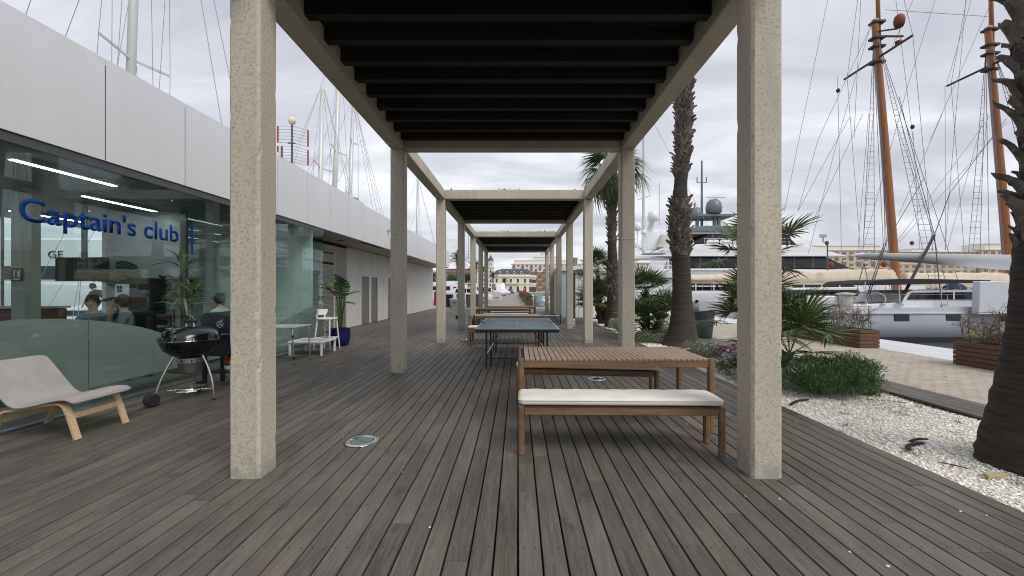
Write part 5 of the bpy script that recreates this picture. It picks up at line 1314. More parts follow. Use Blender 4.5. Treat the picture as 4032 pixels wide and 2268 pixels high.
# ================================================================ people
M('skin', srgb(206, 158, 132), 0.55, var=.04, scale=6); M('hair', srgb(18, 14, 12), 0.6, var=.3, scale=40, stretch=(1, 1, .2)); M('eye', (.02, .02, .02), .2); M('lips', srgb(168, 96, 90), .5)
M('shirt_grey', srgb(112, 116, 122), .9, var=.1, scale=8); M('trousers', srgb(44, 48, 60), .9); M('shirt_dark', srgb(36, 38, 46), .9); M('jacket_red', srgb(190, 34, 40), .8); M('cap_olive', srgb(72, 76, 66), .9); M('shirt_white', srgb(200, 202, 205), .9)
def person(label, loc, rz, pose='sit', shirt='shirt_grey', arm_up=False, hair='tail', cap=None, seed=0, head_yaw=0.0, scale=1.0, group=None):
    """faces +y in its own axes; one skinned body, hair and cap as parts"""
    t = thing('person', label, 'person', loc, rz, group)
    V = []; E = []; Rr = []; LB = []
    def v(p, r_, lab, par=None):
        V.append(Vector(p)); Rr.append(r_ if isinstance(r_, tuple) else (r_, r_)); LB.append(lab)
        if par is not None: E.append((par, len(V) - 1))
        return len(V) - 1
    if pose == 'sit': hz = .53
    elif pose == 'bend': hz = .92
    else: hz = .93
    lean = {'sit': .06, 'bend': .42, 'stand': 0.0}[pose]
    pel = v((0, 0, hz), (.155, .115), 'leg')
    sp1 = v((0, lean * .3, hz + .18), (.14, .105), 'top', pel); sp2 = v((0, lean * .7, hz + (.36 if pose != 'bend' else .26)), (.155, .11), 'top', sp1)
    up = .50 if pose != 'bend' else .33
    sp3 = v((0, lean, hz + up), (.13, .09), 'top', sp2); nk = v((0, lean + .01, hz + up + .07), .052, 'skin', sp3)
    hy = lean + (.03 if pose != 'bend' else .10); hz2 = hz + up + (.15 if pose != 'bend' else .11)
    cy_, sy_ = math.cos(head_yaw), math.sin(head_yaw)
    h1 = v((0, hy, hz2), (.070, .078), 'skin', nk); h2 = v((0, hy + .005, hz2 + .07), (.078, .092), 'skin', h1); h3 = v((0, hy - .005, hz2 + .125), (.062, .075), 'skin', h2)
    for s_ in (-1, 1):
        sh_ = v((s_ * .17, lean, hz + up - .03), .062, 'top', sp3)
        if arm_up and s_ == 1: el = v((s_ * .24, lean + .22, hz + up - .16), .044, 'top', sh_); wr = v((s_ * .10, lean + .20, hz + up + .08), .030, 'skin', el); hn = v((s_ * .07, lean + .16, hz + up + .16), (.036, .02), 'skin', wr)
        elif pose == 'sit': el = v((s_ * .23, lean + .06, hz + .22), .044, 'top', sh_); wr = v((s_ * .17, lean + .30, hz + .20), .029, 'skin', el); hn = v((s_ * .14, lean + .38, hz + .20), (.036, .02), 'skin', wr)
        elif pose == 'bend': el = v((s_ * .22, lean + .12, hz + .08), .044, 'top', sh_); wr = v((s_ * .16, lean + .26, hz - .10), .029, 'skin', el); hn = v((s_ * .15, lean + .30, hz - .18), (.036, .02), 'skin', wr)
        else: el = v((s_ * .23, .0, hz + .20), .044, 'top', sh_); wr = v((s_ * .24, .06, hz - .04), .029, 'skin', el); hn = v((s_ * .23, .09, hz - .13), (.02, .036), 'skin', wr)
        d = (V[hn] - V[wr]).normalized(); side = Vector((1, 0, 0)) if abs(d.x) < .7 else Vector((0, 0, 1))
        side = (side - d * side.dot(d)).normalized(); pn = d.cross(side)
        for q, (o_, l_) in enumerate(((-.030, .058), (-.010, .072), (.010, .068), (.029, .052))):
            f1 = v(V[hn] + side * o_ + d * .035, .009, 'skin', hn); f2 = v(V[f1] + d * l_ * .55 + pn * .008, .008, 'skin', f1); v(V[f2] + d * l_ * .4 + pn * .02, .007, 'skin', f2)
        th = v(V[hn] - side * .042 * s_ + d * .005, .010, 'skin', hn); v(V[th] - side * .02 * s_ + d * .035, .008, 'skin', th)
        if pose == 'sit':
            kn = v((s_ * .12, .44, hz - .01), .066, 'leg', None); E.append((pel, kn)); an = v((s_ * .12, .42, .09), .040, 'leg', kn); v((s_ * .13, .56, .035), (.042, .03), 'shoe', an)
        else:
            hp = v((s_ * .095, 0, hz - .09), .085, 'leg', pel); kn = v((s_ * .11, .03, .50), .060, 'leg', hp); an = v((s_ * .115, 0, .09), .040, 'leg', kn); v((s_ * .125, .14, .035), (.042, .03), 'shoe', an)
    me = bpy.data.meshes.new('body'); me.from_pydata([p[:] for p in V], E, [])
    ob = bpy.data.objects.new('body', me); COL.objects.link(ob)
    sk_ = ob.modifiers.new('skin', 'SKIN'); sk_.use_smooth_shade = True
    for i, sv in enumerate(me.skin_vertices[0].data): sv.radius = Rr[i]; sv.use_root = (i == pel)
    sb = ob.modifiers.new('sub', 'SUBSURF'); sb.levels = 1; sb.render_levels = 1
    dg = bpy.context.evaluated_depsgraph_get(); m2 = bpy.data.meshes.new_from_object(ob.evaluated_get(dg)); bpy.data.objects.remove(ob)
    m2.materials.clear()
    for x in ('skin', shirt, 'trousers', 'black'): m2.materials.append(MATS[x])
    idx = {'skin': 0, 'top': 1, 'leg': 2, 'shoe': 3}
    segs = [(V[a], V[b], LB[b]) for a, b in E]
    for p in m2.polygons:
        c = p.center; best = min(segs, key=lambda s_: ((c - s_[0]) - (s_[1] - s_[0]) * max(0, min(1, (c - s_[0]).dot(s_[1] - s_[0]) / max(1e-9, (s_[1] - s_[0]).length_squared)))).length)
        p.material_index = idx[best[2]]
    m2.shade_smooth()
    body = put(m2, 'body', None, t)
    hc = Vector((0, hy + .003, hz2 + .055))
    hdp = bpy.data.objects.new('face', None); COL.objects.link(hdp); hdp.parent = t; hdp.location = hc; hdp.rotation_euler = (0, 0, head_yaw)
    for s_ in (-1, 1):
        MB().ball((s_ * .031, .082, .012), (.011, .007, .007), 8, 6).build('eye', 'eye', hdp, smooth=True); MB().ball((s_ * .076, -.005, -.005), (.012, .018, .028), 8, 6).build('ear', 'skin', hdp, smooth=True)
        MB().tube([(s_ * .014, .090, .032), (s_ * .03, .090, .036), (s_ * .047, .080, .031)], .0045, 5).build('eyebrow', 'hair', hdp)
    MB().loft([[(-.009, .088, .02), (.009, .088, .02), (.007, .094, .02), (-.007, .094, .02)], [(-.015, .083, -.022), (.015, .083, -.022), (.010, .112, -.024), (-.010, .112, -.024)], [(-.010, .083, -.032), (.010, .083, -.032), (.007, .095, -.032), (-.007, .095, -.032)]]).build('nose', 'skin', hdp, smooth=True)
    MB().ball((0, .083, -.052), (.021, .008, .007), 10, 6).build('mouth', 'lips', hdp, smooth=True)
    if hair:
        hb = MB(); rows = []
        for i in range(9):
            th = math.pi * .72 * i / 8; row = []
            for j in range(18):
                a = 2 * math.pi * j / 18; front = max(0, math.sin(a))
                tt_ = th * (1 - .50 * front); row.append((.090 * math.sin(tt_) * math.cos(a), -.006 + .107 * math.sin(tt_) * math.sin(a), .016 + .130 * math.cos(tt_)))
            rows.append(row)
        hb.loft(rows, caps=False)
        if hair == 'tail': hb.tube([(0, -.10, .03), (0, -.14, .0), (0, -.14, -.09), (0, -.12, -.17)], [.03, .034, .028, .010], 8)
        hb.build('hair', 'hair', hdp, smooth=True)
    if cap:
        cp = MB(); rows = []
        for i in range(7):
            th = math.pi * .46 * i / 6; rows.append([(.094 * math.sin(th) * math.cos(a), -.005 + .112 * math.sin(th) * math.sin(a), .030 + .122 * math.cos(th)) for a in [2 * math.pi * j / 20 for j in range(20)]])
        cp.loft(rows, caps=False); cp.loft([[(x, .09, .040), (x, .185 - 9 * x * x, .022), (x, .185 - 9 * x * x, .029), (x, .09, .048)] for x in [-.07 + .14 * i / 8 for i in range(9)]])
        cp.build('cap', cap, hdp, smooth=R(50))
    t.scale = (scale,) * 3
    return t
person('person with tied dark hair sitting behind the frosted glass, facing out', (CH[0][0], CH[0][1] - .02, .012), CH[0][2], 'sit', 'shirt_grey', hair='tail', head_yaw=.15)
person('person with dark hair sitting with one arm raised beside the tied-hair person', (CH[1][0], CH[1][1] - .02, .012), CH[1][2], 'sit', 'shirt_grey', arm_up=True, hair='short', head_yaw=-.2)
person('person in olive cap seated behind the glass beside the gas grill', (CH[2][0], CH[2][1], .012), CH[2][2], 'sit', 'shirt_white', hair='short', cap='cap_olive')

# ================================================================ roof equipment
an = thing('tv_antenna', 'roof antenna with red ended grid reflectors and white dome on a pole', 'antenna', (-6.55, 11.85, 4.22))
MB().cyl((0, 0, 0), (0, 0, 2.05), .028, n=8).build('pole', 'alu_dark', an)
MB().ball((0, 0, 2.13), (.105, .105, .115), 14, 10).build('dome', M('dome_cream', srgb(224, 216, 196), .5), an, smooth=True)
M('antenna_red', srgb(168, 60, 58), .5)
for (z0, z1, tilt) in ((1.50, 1.98, .10), (.95, 1.40, .06)):
    g = MB()
    for k in range(6):
        z = z0 + (z1 - z0) * k / 5; g.tube([(-.44, .05, z + .02), (0, .02, z), (.44, .05, z - .10)], .008, 5)
    gr = g.build('grid', 'alu', an)
    for s_ in (-1, 1): MB().bar((s_ * .44, .05, z0 + (.02 if s_ < 0 else -.10)), (s_ * .44, .05, z1 + (.02 if s_ < 0 else -.10)), .03, .04).build('end_cap', 'antenna_red', gr)
bo = MB().bar((0, -.05, 1.45), (.25, -.45, 1.35), .03, .03)
for k in range(7): bo.bar((.02 + k * .033 - .10, -.09 - k * .052, 1.44 - k * .013), (.02 + k * .033 + .10, -.05 - k * .052, 1.44 - k * .013), .008, .008)
bo.build('boom', 'alu_dark', an)
ds = thing('satellite_dish', 'satellite dish on a short roof mast next to the antenna', 'dish', (-6.75, 11.6, 4.22))
MB().cyl((.05, 0, 0), (.05, 0, 1.3), .03, n=8).build('mast', 'alu_dark', ds)
dd = MB().lathe([(.001, 0), (.15, .012), (.28, .045), (.36, .08), (.36, .09), (.28, .056), (.15, .024), (.001, .012)], 28)
do = dd.build('dish', 'dome_cream', ds, smooth=True, loc=(-.12, -.05, .85), rot=(R(62), 0, R(70)))
MB().cyl((-.10, -.03, .86), (.05, 0, .86), .025, n=8).build('bracket', 'alu_dark', ds); MB().tube([(.05, 0, .60), (.25, -.2, .58), (.28, -.22, .60)], .018, 6).build('feed_arm', 'alu_dark', ds)
ra = thing('ring_antenna', 'round white wire antenna lying on the roof edge', 'antenna', (-6.3, 13.9, 4.22))
ri = MB()
for z in (.42, .52): ri.tube([(.30 * math.cos(a), .30 * math.sin(a), z) for a in [2 * math.pi * i / 28 for i in range(28)]], .010, 5, closed=True)
for k in range(8): ri.cyl((.30 * math.cos(k * .785), .30 * math.sin(k * .785), .42), (.30 * math.cos(k * .785), .30 * math.sin(k * .785), .52), .008, n=5)
ri.bar((-.3, 0, .43), (.3, 0, .43), .015, .015).bar((0, -.3, .43), (0, .3, .43), .015, .015); ri.build('ring', 'white_paint', ra)
MB().cyl((0, 0, 0), (0, 0, .47), .02, n=8).build('post', 'alu', ra)
rv = thing('roof_vent', 'round cream roof ventilator above the white fascia', 'vent', (-6.2, 14.6, 4.22))
MB().lathe([(.42, 0), (.42, .42), (.46, .44), (.47, .50), (.44, .535), (.001, .56)], 28).build('drum', 'dome_cream', rv, smooth=R(40)); MB().lathe([(.475, .462), (.478, .475), (.475, .488)], 28).build('band', 'alu_dark', rv)

# ================================================================ white kiosk by the pergola
ki = thing('kiosk', 'small white flat roofed kiosk with glazed door beside the far pergola columns', 'kiosk', (2.2, 21.2, 0))
MB().box(0.95, 0, 0.003, 3.7, 0.12, 2.42).build('wall', 'panel_side', ki, bevel=.004); MB().box(3.58, .121, .003, 3.7, 4.9, 2.42).build('wall', 'panel_side', ki); MB().box(0.0, .121, .003, .12, 4.9, 2.42).build('wall', 'panel_side', ki); MB().box(.121, 4.8, .003, 3.579, 4.9, 2.42).build('wall', 'panel_side', ki)
MB().box(-.08, -.10, 2.423, 3.78, 5.0, 2.66).build('roof', 'panel_white', ki, bevel=.01)
M('kiosk_blue', srgb(176, 188, 200), .4)
MB().box(0, 0, .003, .30, .10, 2.42).build('pilaster', 'kiosk_blue', ki); MB().box(.80, 0, .003, .94, .10, 2.42).build('pilaster', 'panel_white', ki)
dk = MB().box(.302, .04, .02, .798, .07, 2.40).build('glass_door', 'window_grey', ki); MB().box(.302, .02, .003, .34, .039, 2.41).box(.76, .02, .003, .798, .039, 2.41).box(.341, .02, 2.33, .759, .039, 2.41).build('frame', 'white_paint', dk)
ac = thing('air_conditioner', 'grey air conditioner with black grille on the kiosk roof', 'air conditioner', (3.0, 21.6, 2.66))
MB().box(-.16, 0, .003, .16, .55, .50).build('casing', 'soffit', ac, bevel=.02)
gl_ = MB().box(-.13, -.004, .04, .13, -.001, .46).build('grille', 'black', ac)
gb = MB()
for k in range(8): gb.box(-.13, -.010, .05 + k * .052, .13, -.006, .062 + k * .052)
for k in range(4): gb.box(-.10 + k * .065, -.0125, .04, -.088 + k * .065, -.0105, .46)
gb.build('grille_bars', 'soffit', gl_)

# ================================================================ boats
M('hull_silver', srgb(190, 196, 206), .28, var=.03, scale=.6, coat=.3); M('hull_white', srgb(228, 230, 232), .3, coat=.2); M('deck_white', srgb(222, 224, 224), .5); M('boot_stripe', srgb(70, 76, 84), .4)
M('canvas_beige', srgb(214, 200, 180), .9, var=.10, scale=3, bump=.5, bscale=6); M('canvas_black', srgb(38, 40, 44), .85); M('canvas_grey', srgb(112, 116, 120), .85); M('canvas_blue', srgb(34, 46, 76), .85); M('canvas_white', srgb(208, 212, 220), .7, var=.03)
M('mast_wood', srgb(154, 98, 55), .45, var=.28, scale=4, stretch=(3, 3, .15)); M('mast_alu', srgb(206, 208, 208), .4, .1); M('rope_dark', srgb(58, 58, 66), .8); M('rope', srgb(146, 144, 158), .8); M('rope_pale', srgb(196, 188, 176), .8); M('iron', srgb(64, 54, 48), .6, .3); M('float_red', srgb(126, 58, 44), .7); M('yacht_grey', srgb(106, 118, 122), .4)
def hull_rings(L, B, zw, sheer0, sheer1, stern=0.75, n=14, flare=.1, rev=.0):
    """stern at x=0, bow at x=L; y centred; zw the waterline"""
    rings = []
    for i in range(n + 1):
        u = i / n; x = L * u; b = B / 2 * (stern + (1 - stern) * min(1, u / .35)) if u < .35 else B / 2 * (1 - ((u - .35) / .65) ** 2.3)
        b = max(b, .03); zs = sheer0 + (sheer1 - sheer0) * u ** 1.6; dpt = -.6 * (1 - u ** 4) - .05
        sec = [(1.0, zs), (1 + flare * .2, zs * .5 + zw * .5), (.92, zw + .12), (.62, zw + dpt * .6), (0, zw + dpt)]
        x2 = x + rev * 0
        row = [(x2, -b * q, z) for q, z in sec] + [(x2, b * q, z) for q, z in sec[::-1][1:]]
        rings.append(row)
    return rings
def hull(parent, mat, L, B, zw, s0, s1, **k):
    rings = hull_rings(L, B, zw, s0, s1, **k); h = MB().loft(rings, caps=True).build('hull', mat, parent, smooth=R(45))
    dk_ = MB(); a = [r_[0] for r_ in rings]; b = [r_[-1] for r_ in rings]
    dk_.sheet([[(p[0], p[1] + .01, p[2] - .02) for p in a], [(p[0], p[1] - .01, p[2] - .02) for p in b]]); dk_.build('deck', 'deck_white', parent)
    return h
def lines(parent, segs, mat, r_, name='stay'):
    for a, b in segs: MB().tube([a, b], r_, 4, caps=False).build(name, mat, parent)

# ---- silver sailing yacht, stern to the quay
sy = thing('sailing_yacht', 'silver hulled sailing yacht with wide white boom moored across the quay', 'yacht', (13.0, 22.1, -1.0))
def W2(p): return (p[0] - 13.0, p[1] - 22.1, p[2] + 1.0)
hull(sy, 'hull_silver', 21.5, 4.6, 0.02, 1.52, 1.9, stern=.97)
MB().loft([[(0.02, -1.75, .25), (0.02, 1.75, .25), (0.02, 1.75, 1.45), (.02, -1.75, 1.45)], [(-.55, -1.6, .25), (-.55, 1.6, .25), (-.12, 1.7, 1.40), (-.12, -1.7, 1.40)]]).build('transom', 'hull_white', sy)
for (a, b) in ((18.2, 18.94), (20.68, 21.42), (23.4, 24.1)):
    MB().box(a - 13, -2.345, .93, b - 13, -2.30, 1.255).build('hull_window', 'window_dark', sy, bevel=.02)
MB().box(.3, -2.375, 1.30, 17.5, -2.31, 1.325).build('rub_rail', 'hull_white', sy); MB().box(.2, -2.20, -.3, 18, -2.155, .13).build('boot_top', 'black', sy)
MB().prism([(4.2, 1.50), (4.6, 1.72), (6.3, 1.80), (6.7, 2.30), (7.0, 2.42), (11.5, 2.46), (13.8, 1.95), (14.2, 1.55)], 'y', -1.45, 1.45).build('coachroof', 'deck_white', sy, bevel=.06, seg=2)
MB().prism([(6.62, 1.95), (6.85, 2.30), (11.0, 2.34), (12.0, 1.97)], 'y', -1.475, -1.455).build('cabin_window', 'window_dark', sy); MB().box(8.95, -1.482, 1.96, 9.03, -1.476, 2.335).build('window_post', 'deck_white', sy)
MB().box(1.2, -1.9, 1.50, 4.0, 1.9, 1.72).build('cockpit_coaming', 'deck_white', sy, bevel=.05)
bm_ = []
for x, zt, zb, w in ((5.2, 4.34, 4.22, .08), (5.6, 4.40, 4.10, .30), (8.0, 4.36, 3.95, .42), (11.0, 4.32, 3.70, .48), (14.5, 4.28, 3.45, .5)):
    bm_.append([(x, -w, zt), (x, -w * .95, (zt + zb) / 2), (x, -w * .25, zb), (x, w * .25, zb), (x, w * .95, (zt + zb) / 2), (x, w, zt), (x, 0, zt + .05)])
MB().loft(bm_).build('boom', 'hull_white', sy, smooth=R(60))
MB().tube([(15.2, 0, 1.5), (15.1, 0, 27)], [.19, .12], 10).build('mast', 'mast_alu', sy)
MB().prism([(4.4, 2.72), (4.7, 2.90), (6.0, 2.99), (7.6, 2.99), (10.6, 2.93), (10.65, 2.80), (7.6, 2.74), (6.0, 2.70)], 'y', -1.7, 1.3).build('bimini', 'canvas_black', sy, bevel=.02)
for x in (4.4, 6.1, 8.2, 10.1): MB().cyl((x, -1.62, 1.6), (x, -1.62, 2.86), .022, n=6).build('bimini_pole', 'steel', sy)
MB().loft([[(1.3, -1.2, 1.75), (1.3, 1.2, 1.75), (1.35, 1.2, 2.0), (1.35, -1.2, 2.0)], [(1.9, -1.25, 2.36), (1.9, 1.25, 2.36), (1.95, 1.2, 2.42), (1.95, -1.2, 2.42)], [(3.3, -1.3, 2.36), (3.3, 1.3, 2.36), (3.3, 1.25, 2.44), (3.3, -1.25, 2.44)], [(3.75, -1.3, 1.98), (3.75, 1.3, 1.98), (3.8, 1.3, 2.0), (3.8, -1.3, 2.0)]]).build('dodger', 'canvas_black', sy)
MB().box(1.55, -2.0, 1.72, 2.75, -1.3, 2.15).build('deck_locker', 'hull_white', sy, bevel=.05)
MB().lathe([(.28, 0), (.30, .7), (.40, .72), (.38, .78), (.001, .82)], 20, (3.05, -2.05, 1.5)).build('mooring_bollard', 'soffit', sy, smooth=R(40))
for (x) in (5.0, 5.9, 8.0):
    for y in (-1.9,): MB().lathe([(.14, 0), (.10, .1), (.13, .2), (.001, .21)], 14, (x, y, 1.56)).build('winch', 'steel', sy)
for y in (-1.2, -.3): MB().tube([(5.3 + .5 * math.cos(a), y, 1.95 + .35 * math.sin(a)) for a in [2 * math.pi * i / 20 for i in range(20)]], .03, 6, closed=True).build('steering_wheel', 'white_paint', sy)
MB().prism([(8.80, 1.27), (8.86, 2.86), (10.6, 2.83), (10.7, 1.27)], 'y', -2.75, -2.42).build('canvas_screen', 'canvas_white', sy, bevel=.03)
for k in range(5): MB().tube([(1.4 + k * 2.5, -2.52, .15), (1.4 + k * 2.5, -2.52, .28), (1.4 + k * 2.5, -2.52, .85), (1.4 + k * 2.5, -2.52, .98), (1.4 + k * 2.5, -2.36, 1.5)], [.05, .14, .14, .05, .015], 10).build('fender', 'canvas_grey', sy, smooth=True) if k in (0, 4) else None
for x in (4.9, 5.6): MB().box(x, -1.3, 1.735, x + .45, -.6, 1.80).build('hatch', 'window_grey', sy)
for k in range(6): MB().box(7.0 + k * .7, -1.0, 2.425, 7.35 + k * .7, -.95, 2.46).build('grab_rail', 'mast_wood', sy)
stn = MB()
for k in range(7): stn.cyl((1.0 + k * 2.3, -2.2, 1.5), (1.0 + k * 2.3, -2.2, 2.2), .015, n=5)
tag(stn.build('stanchions', 'steel', sy), kind='stuff')
lines(sy, [((1.0, -2.2, 2.19), (15, -2.2, 2.25)), ((1.0, -2.2, 1.88), (15, -2.2, 1.95))], 'rope', .008, 'lifeline')
bs_ = [W2(px(3542, 1193, 20.5)), W2(px(3679, 925, 22))]
for o_ in (-.06, 0, .06): MB().tube([(bs_[0][0] + o_, bs_[0][1], bs_[0][2]), (bs_[1][0] + o_, bs_[1][1], bs_[1][2])], .028, 5).build('backstay_tackle', 'rope_dark', sy)
lines(sy, [(bs_[1], W2(px(3610, 660, 23))), (W2(px(3610, 660, 23)), W2(px(3540, 380, 24))), (bs_[1], W2(px(3740, 760, 23))), (W2(px(3740, 760, 23)), W2(px(3960, 470, 24))), (bs_[1], W2(px(3705, 1175, 20)))], 'rope_dark', .02, 'backstay')
b2_ = [W2(px(3410, 1190, 20.5)), W2(px(3485, 960, 22))]
for o_ in (-.05, .05): MB().tube([(b2_[0][0] + o_, b2_[0][1], b2_[0][2]), (b2_[1][0] + o_, b2_[1][1], b2_[1][2])], .022, 5).build('backstay_tackle', 'rope_dark', sy)
lines(sy, [(W2(px(3402, 1035, 20.6)), W2(px(3432, 1180, 20))), (W2(px(3402, 1035, 20.6)), W2(px(3370, 1160, 20))), (b2_[1], W2(px(3478, 500, 24))), (b2_[1], W2(px(3640, 700, 24)))], 'rope_dark', .018, 'mainsheet')
MB().tube([W2(px(3020, 1270, 15)), W2(px(3225, 1215, 19))], .03, 6).build('mooring_line', 'rope_dark', sy); MB().loft([[W2(p) for p in (px(3130, 1270, 16.5), px(3155, 1282, 16.2), px(3155, 1288, 16.2), px(3130, 1276, 16.5))], [W2(p) for p in (px(3225, 1222, 20), px(3250, 1232, 20), px(3250, 1238, 20), px(3225, 1228, 20))]]).build('gangway', 'deck_white', sy)

# ---- wooden schooner
sn = thing('schooner', 'two masted schooner with varnished wooden masts and beige covered booms', 'schooner', (13.5, 28.7, -1.0))
def W3(p): return (p[0] - 13.5, p[1] - 28.7, p[2] + 1.0)
hull(sn, 'hull_white', 34.0, 5.8, 0.02, 1.65, 2.6, stern=.6)
MB().box(.2, -2.2, 1.60, 33.0, -2.0, 1.95).build('bulwark', 'mast_wood', sn)
MB().prism([(3.5, 1.62), (4.0, 2.55), (9.5, 2.62), (10.2, 1.65)], 'y', -1.4, 1.4).build('deckhouse', 'deck_white', sn, bevel=.05)
MB().prism([(4.3, 2.0), (4.45, 2.38), (9.2, 2.44), (9.5, 2.0)], 'y', -1.43, -1.405).build('deckhouse_window', 'window_dark', sn)
MB().loft([[(3.3, -1.9, 2.1), (4.6, -1.9, 2.1), (4.6, -1.2, 2.1), (3.3, -1.2, 2.1)], [(3.35, -1.85, 2.75), (4.5, -1.85, 2.75), (4.5, -1.25, 2.75), (3.35, -1.25, 2.75)]]).build('canvas_cover', 'canvas_beige', sn)
MB().ball((15.2, -1.8, 2.35), (.75, .5, .55), 14, 10).build('covered_drum', 'canvas_blue', sn, smooth=True)
def sail_cover(x0, x1, z0, z1, t0, t1, seed):
    r = random.Random(seed); rings = []; n = 40
    for i in range(n + 1):
        u = i / n; x = x0 + (x1 - x0) * u; zc = z0 + (z1 - z0) * u; t_ = (t0 + (t1 - t0) * u) * (1 + .05 * math.sin(u * 37) + .03 * r.uniform(-1, 1))
        rings.append([(x, .30 * math.cos(a) * (1.15 if math.sin(a) < 0 else .75), zc + t_ * .5 * math.sin(a) + .02 * r.uniform(-1, 1)) for a in [2 * math.pi * j / 12 for j in range(12)]])
    return MB().loft(rings).build('sail_cover', 'canvas_beige', sn, smooth=True)
sail_cover(-1.6, 12.9, 3.25, 3.42, .45, 1.0, 1); sail_cover(13.6, 24.0, 3.25, 3.2, .75, .9, 2)
MB().tube([(-2.2, 0, 3.0), (12.9, 0, 2.85)], .11, 8).build('boom', 'canvas_beige', sn); MB().tube([(13.6, 0, 2.85), (24, 0, 2.8)], .11, 8).build('boom', 'canvas_beige', sn)
def mast(xb, xt, zc, tag_):
    zt = zc + 1.0
    m = MB().tube([(xb, 0, 1.0), (xb + (xt - xb) * .5, 0, 1 + (zt + 2.4 - 1) * .5), (xt, 0, zt + 2.4)], [.27, .25, .20], 14).build('mast', 'mast_wood', sn, smooth=R(50))
    MB().tube([(xt + .32, 0, zt - 1.6), (xt + .05, 0, zt + 12)], [.15, .09], 10).build('topmast', 'mast_wood', sn, smooth=True)
    for dz in (-.5, .6, 1.2, 2.3): MB().box(xt - .25 - dz * .0, -.28, zt + dz, xt + .55, .28, zt + dz + .14).build('mast_band', 'iron', m)
    MB().box(xt - .12, -.16, zt + 2.42, xt + .16, .16, zt + 2.6).build('mast_cap', 'soffit', m)
    ct = MB().bar((xt + .15, -2.6, zt - .12), (xt + .15, 2.9, zt - .12), .10, .12).build('crosstree', 'iron', sn)
    for s_ in (-1, 1):
        yb = s_ * 2.75
        f1, f2 = (xb - .35, yb, 1.9), (xb + .75, yb, 1.9); tp_ = (xt + .08, s_ * .22, zt + .9)
        lines(sn, [(f1, tp_), (f2, tp_), ((xb + 1.6, yb, 1.9), tp_)], 'rope', .022, 'shroud')
        rg = MB(); k = 0; z = 2.5
        while z < zt + .2:
            u = (z - 1.9) / (tp_[2] - 1.9); a = [f1[i] + (tp_[i] - f1[i]) * u for i in range(3)]; b = [f2[i] + (tp_[i] - f2[i]) * u for i in range(3)]; rg.tube([a, b], .014, 4, caps=False); z += .42
        tag(rg.build('ratlines', 'rope', sn), kind='stuff')
        lines(sn, [((xt + .15, s_ * 2.6, zt - .1), (xt - .05, s_ * .1, zt + 12)), ((xt + .15, s_ * 2.6, zt - .1), (xb - .1, s_ * 2.75, 1.9))], 'rope', .018, 'topmast_shroud')
    for q in (-.42, -.30, -.20): lines(sn, [((xb + q - .25, -.1, 2.0), (xt + q * .4, -.1, zt + 1.0))], 'rope', .018, 'halyard')
    return m
m1 = mast(13.2, 11.55, 17.8, 0); mast(21.2, 19.5, 17.3, 1)
rd = MB().bar((11.6, -.2, 20.45), (12.7, -.5, 20.45), .08, .08).build('radar_bracket', 'iron', m1)
MB().lathe([(.001, 0), (.22, .03), (.30, .22), (.32, .48), (.27, .75), (.14, .88), (.001, .9)], 18, (12.75, -.55, 20.5)).build('radar_dome', 'float_red', m1, smooth=True)
MB().lathe([(.001, 0), (.18, .03), (.2, .24), (.001, .28)], 14, (12.75, -.5, 19.35)).build('radar_dome', 'float_red', m1, smooth=True); MB().box(11.9, -.52, 19.9, 13.1, -.40, 19.99).build('radar_scanner', 'iron', m1)
# long stays measured against the sky
def stay(a, b, d1=28.7, d2=28.7): return (W3(px(a[0], a[1], d1)), W3(px(b[0], b[1], d2)))
def z6(x, y): return (3050 + x / 2.623, y / 2.623)
def z7(x, y): return (3050 + x / 2.623, 450 + y / 2.623)
lines(sn, [stay(z6(1140, 100), z6(2200, 170)), stay(z6(560, -60), z7(100, 1000)), stay(z6(1010, 200), z6(650, 1440)), stay(z6(1000, 260), z6(450, 1440)), stay(z6(650, 1440), z7(350, 1440)), stay(z6(450, 1440), z7(240, 1000)),
           stay(z6(1240, -100), z6(1430, 1440)), stay(z7(1430, 180), z7(1500, 1400)), stay(z6(1670, -40), z6(1380, 870)), stay(z6(1380, 870), z7(910, 1400)), stay(z6(2230, 40), z6(1610, 1440)), stay(z7(1730, 0), z7(1280, 1050)),
           stay(z6(1760, 880), z7(1765, 1400)), stay(z6(1975, 0), z6(1850, 1440)), stay(z7(1870, 0), z7(1760, 1400)), stay(z6(2030, 0), z6(1780, 860)), stay(z7(2240, 0), z7(1200, 1400)), stay(z7(2400, 80), z7(1280, 1330)), stay(z6(890, 0), z6(820, 1440)),
           stay(z7(780, 20), z7(240, 1000)), stay(z7(910, 0), z7(400, 1100)), stay(z7(1020, 0), z7(910, 1400)), stay(z7(970, 0), z7(860, 1400)), stay(z7(2160, 20), z7(1780, 1400)), stay(z7(2200, 0), z7(2050, 1400)), stay(z7(1260, 100), z7(1640, 1240)), stay(z7(1290, 0), z7(1580, 1330)), stay(z6(1430, 0), z6(1200, 520)), stay(z6(650, 800), z7(690, 1400))], 'rope', .017, 'rigging_line')
for (x, y) in (z6(1424, 1310), z6(656, 935), z7(540, 1330), z7(1418, 1330)):
    p = W3(px(x, y, 28.6)); MB().ball(p, (.12, .12, .16), 10, 8).build('rigging_block', 'float_red' if y > 900 else 'iron', sn, smooth=True)
for (x, y) in ((3270, 1043), (3480, 1040)):
    p = W3(px(x, y, 28)); MB().ball(p, (.18, .18, .22), 10, 8).build('float', 'float_red', sn, smooth=True)
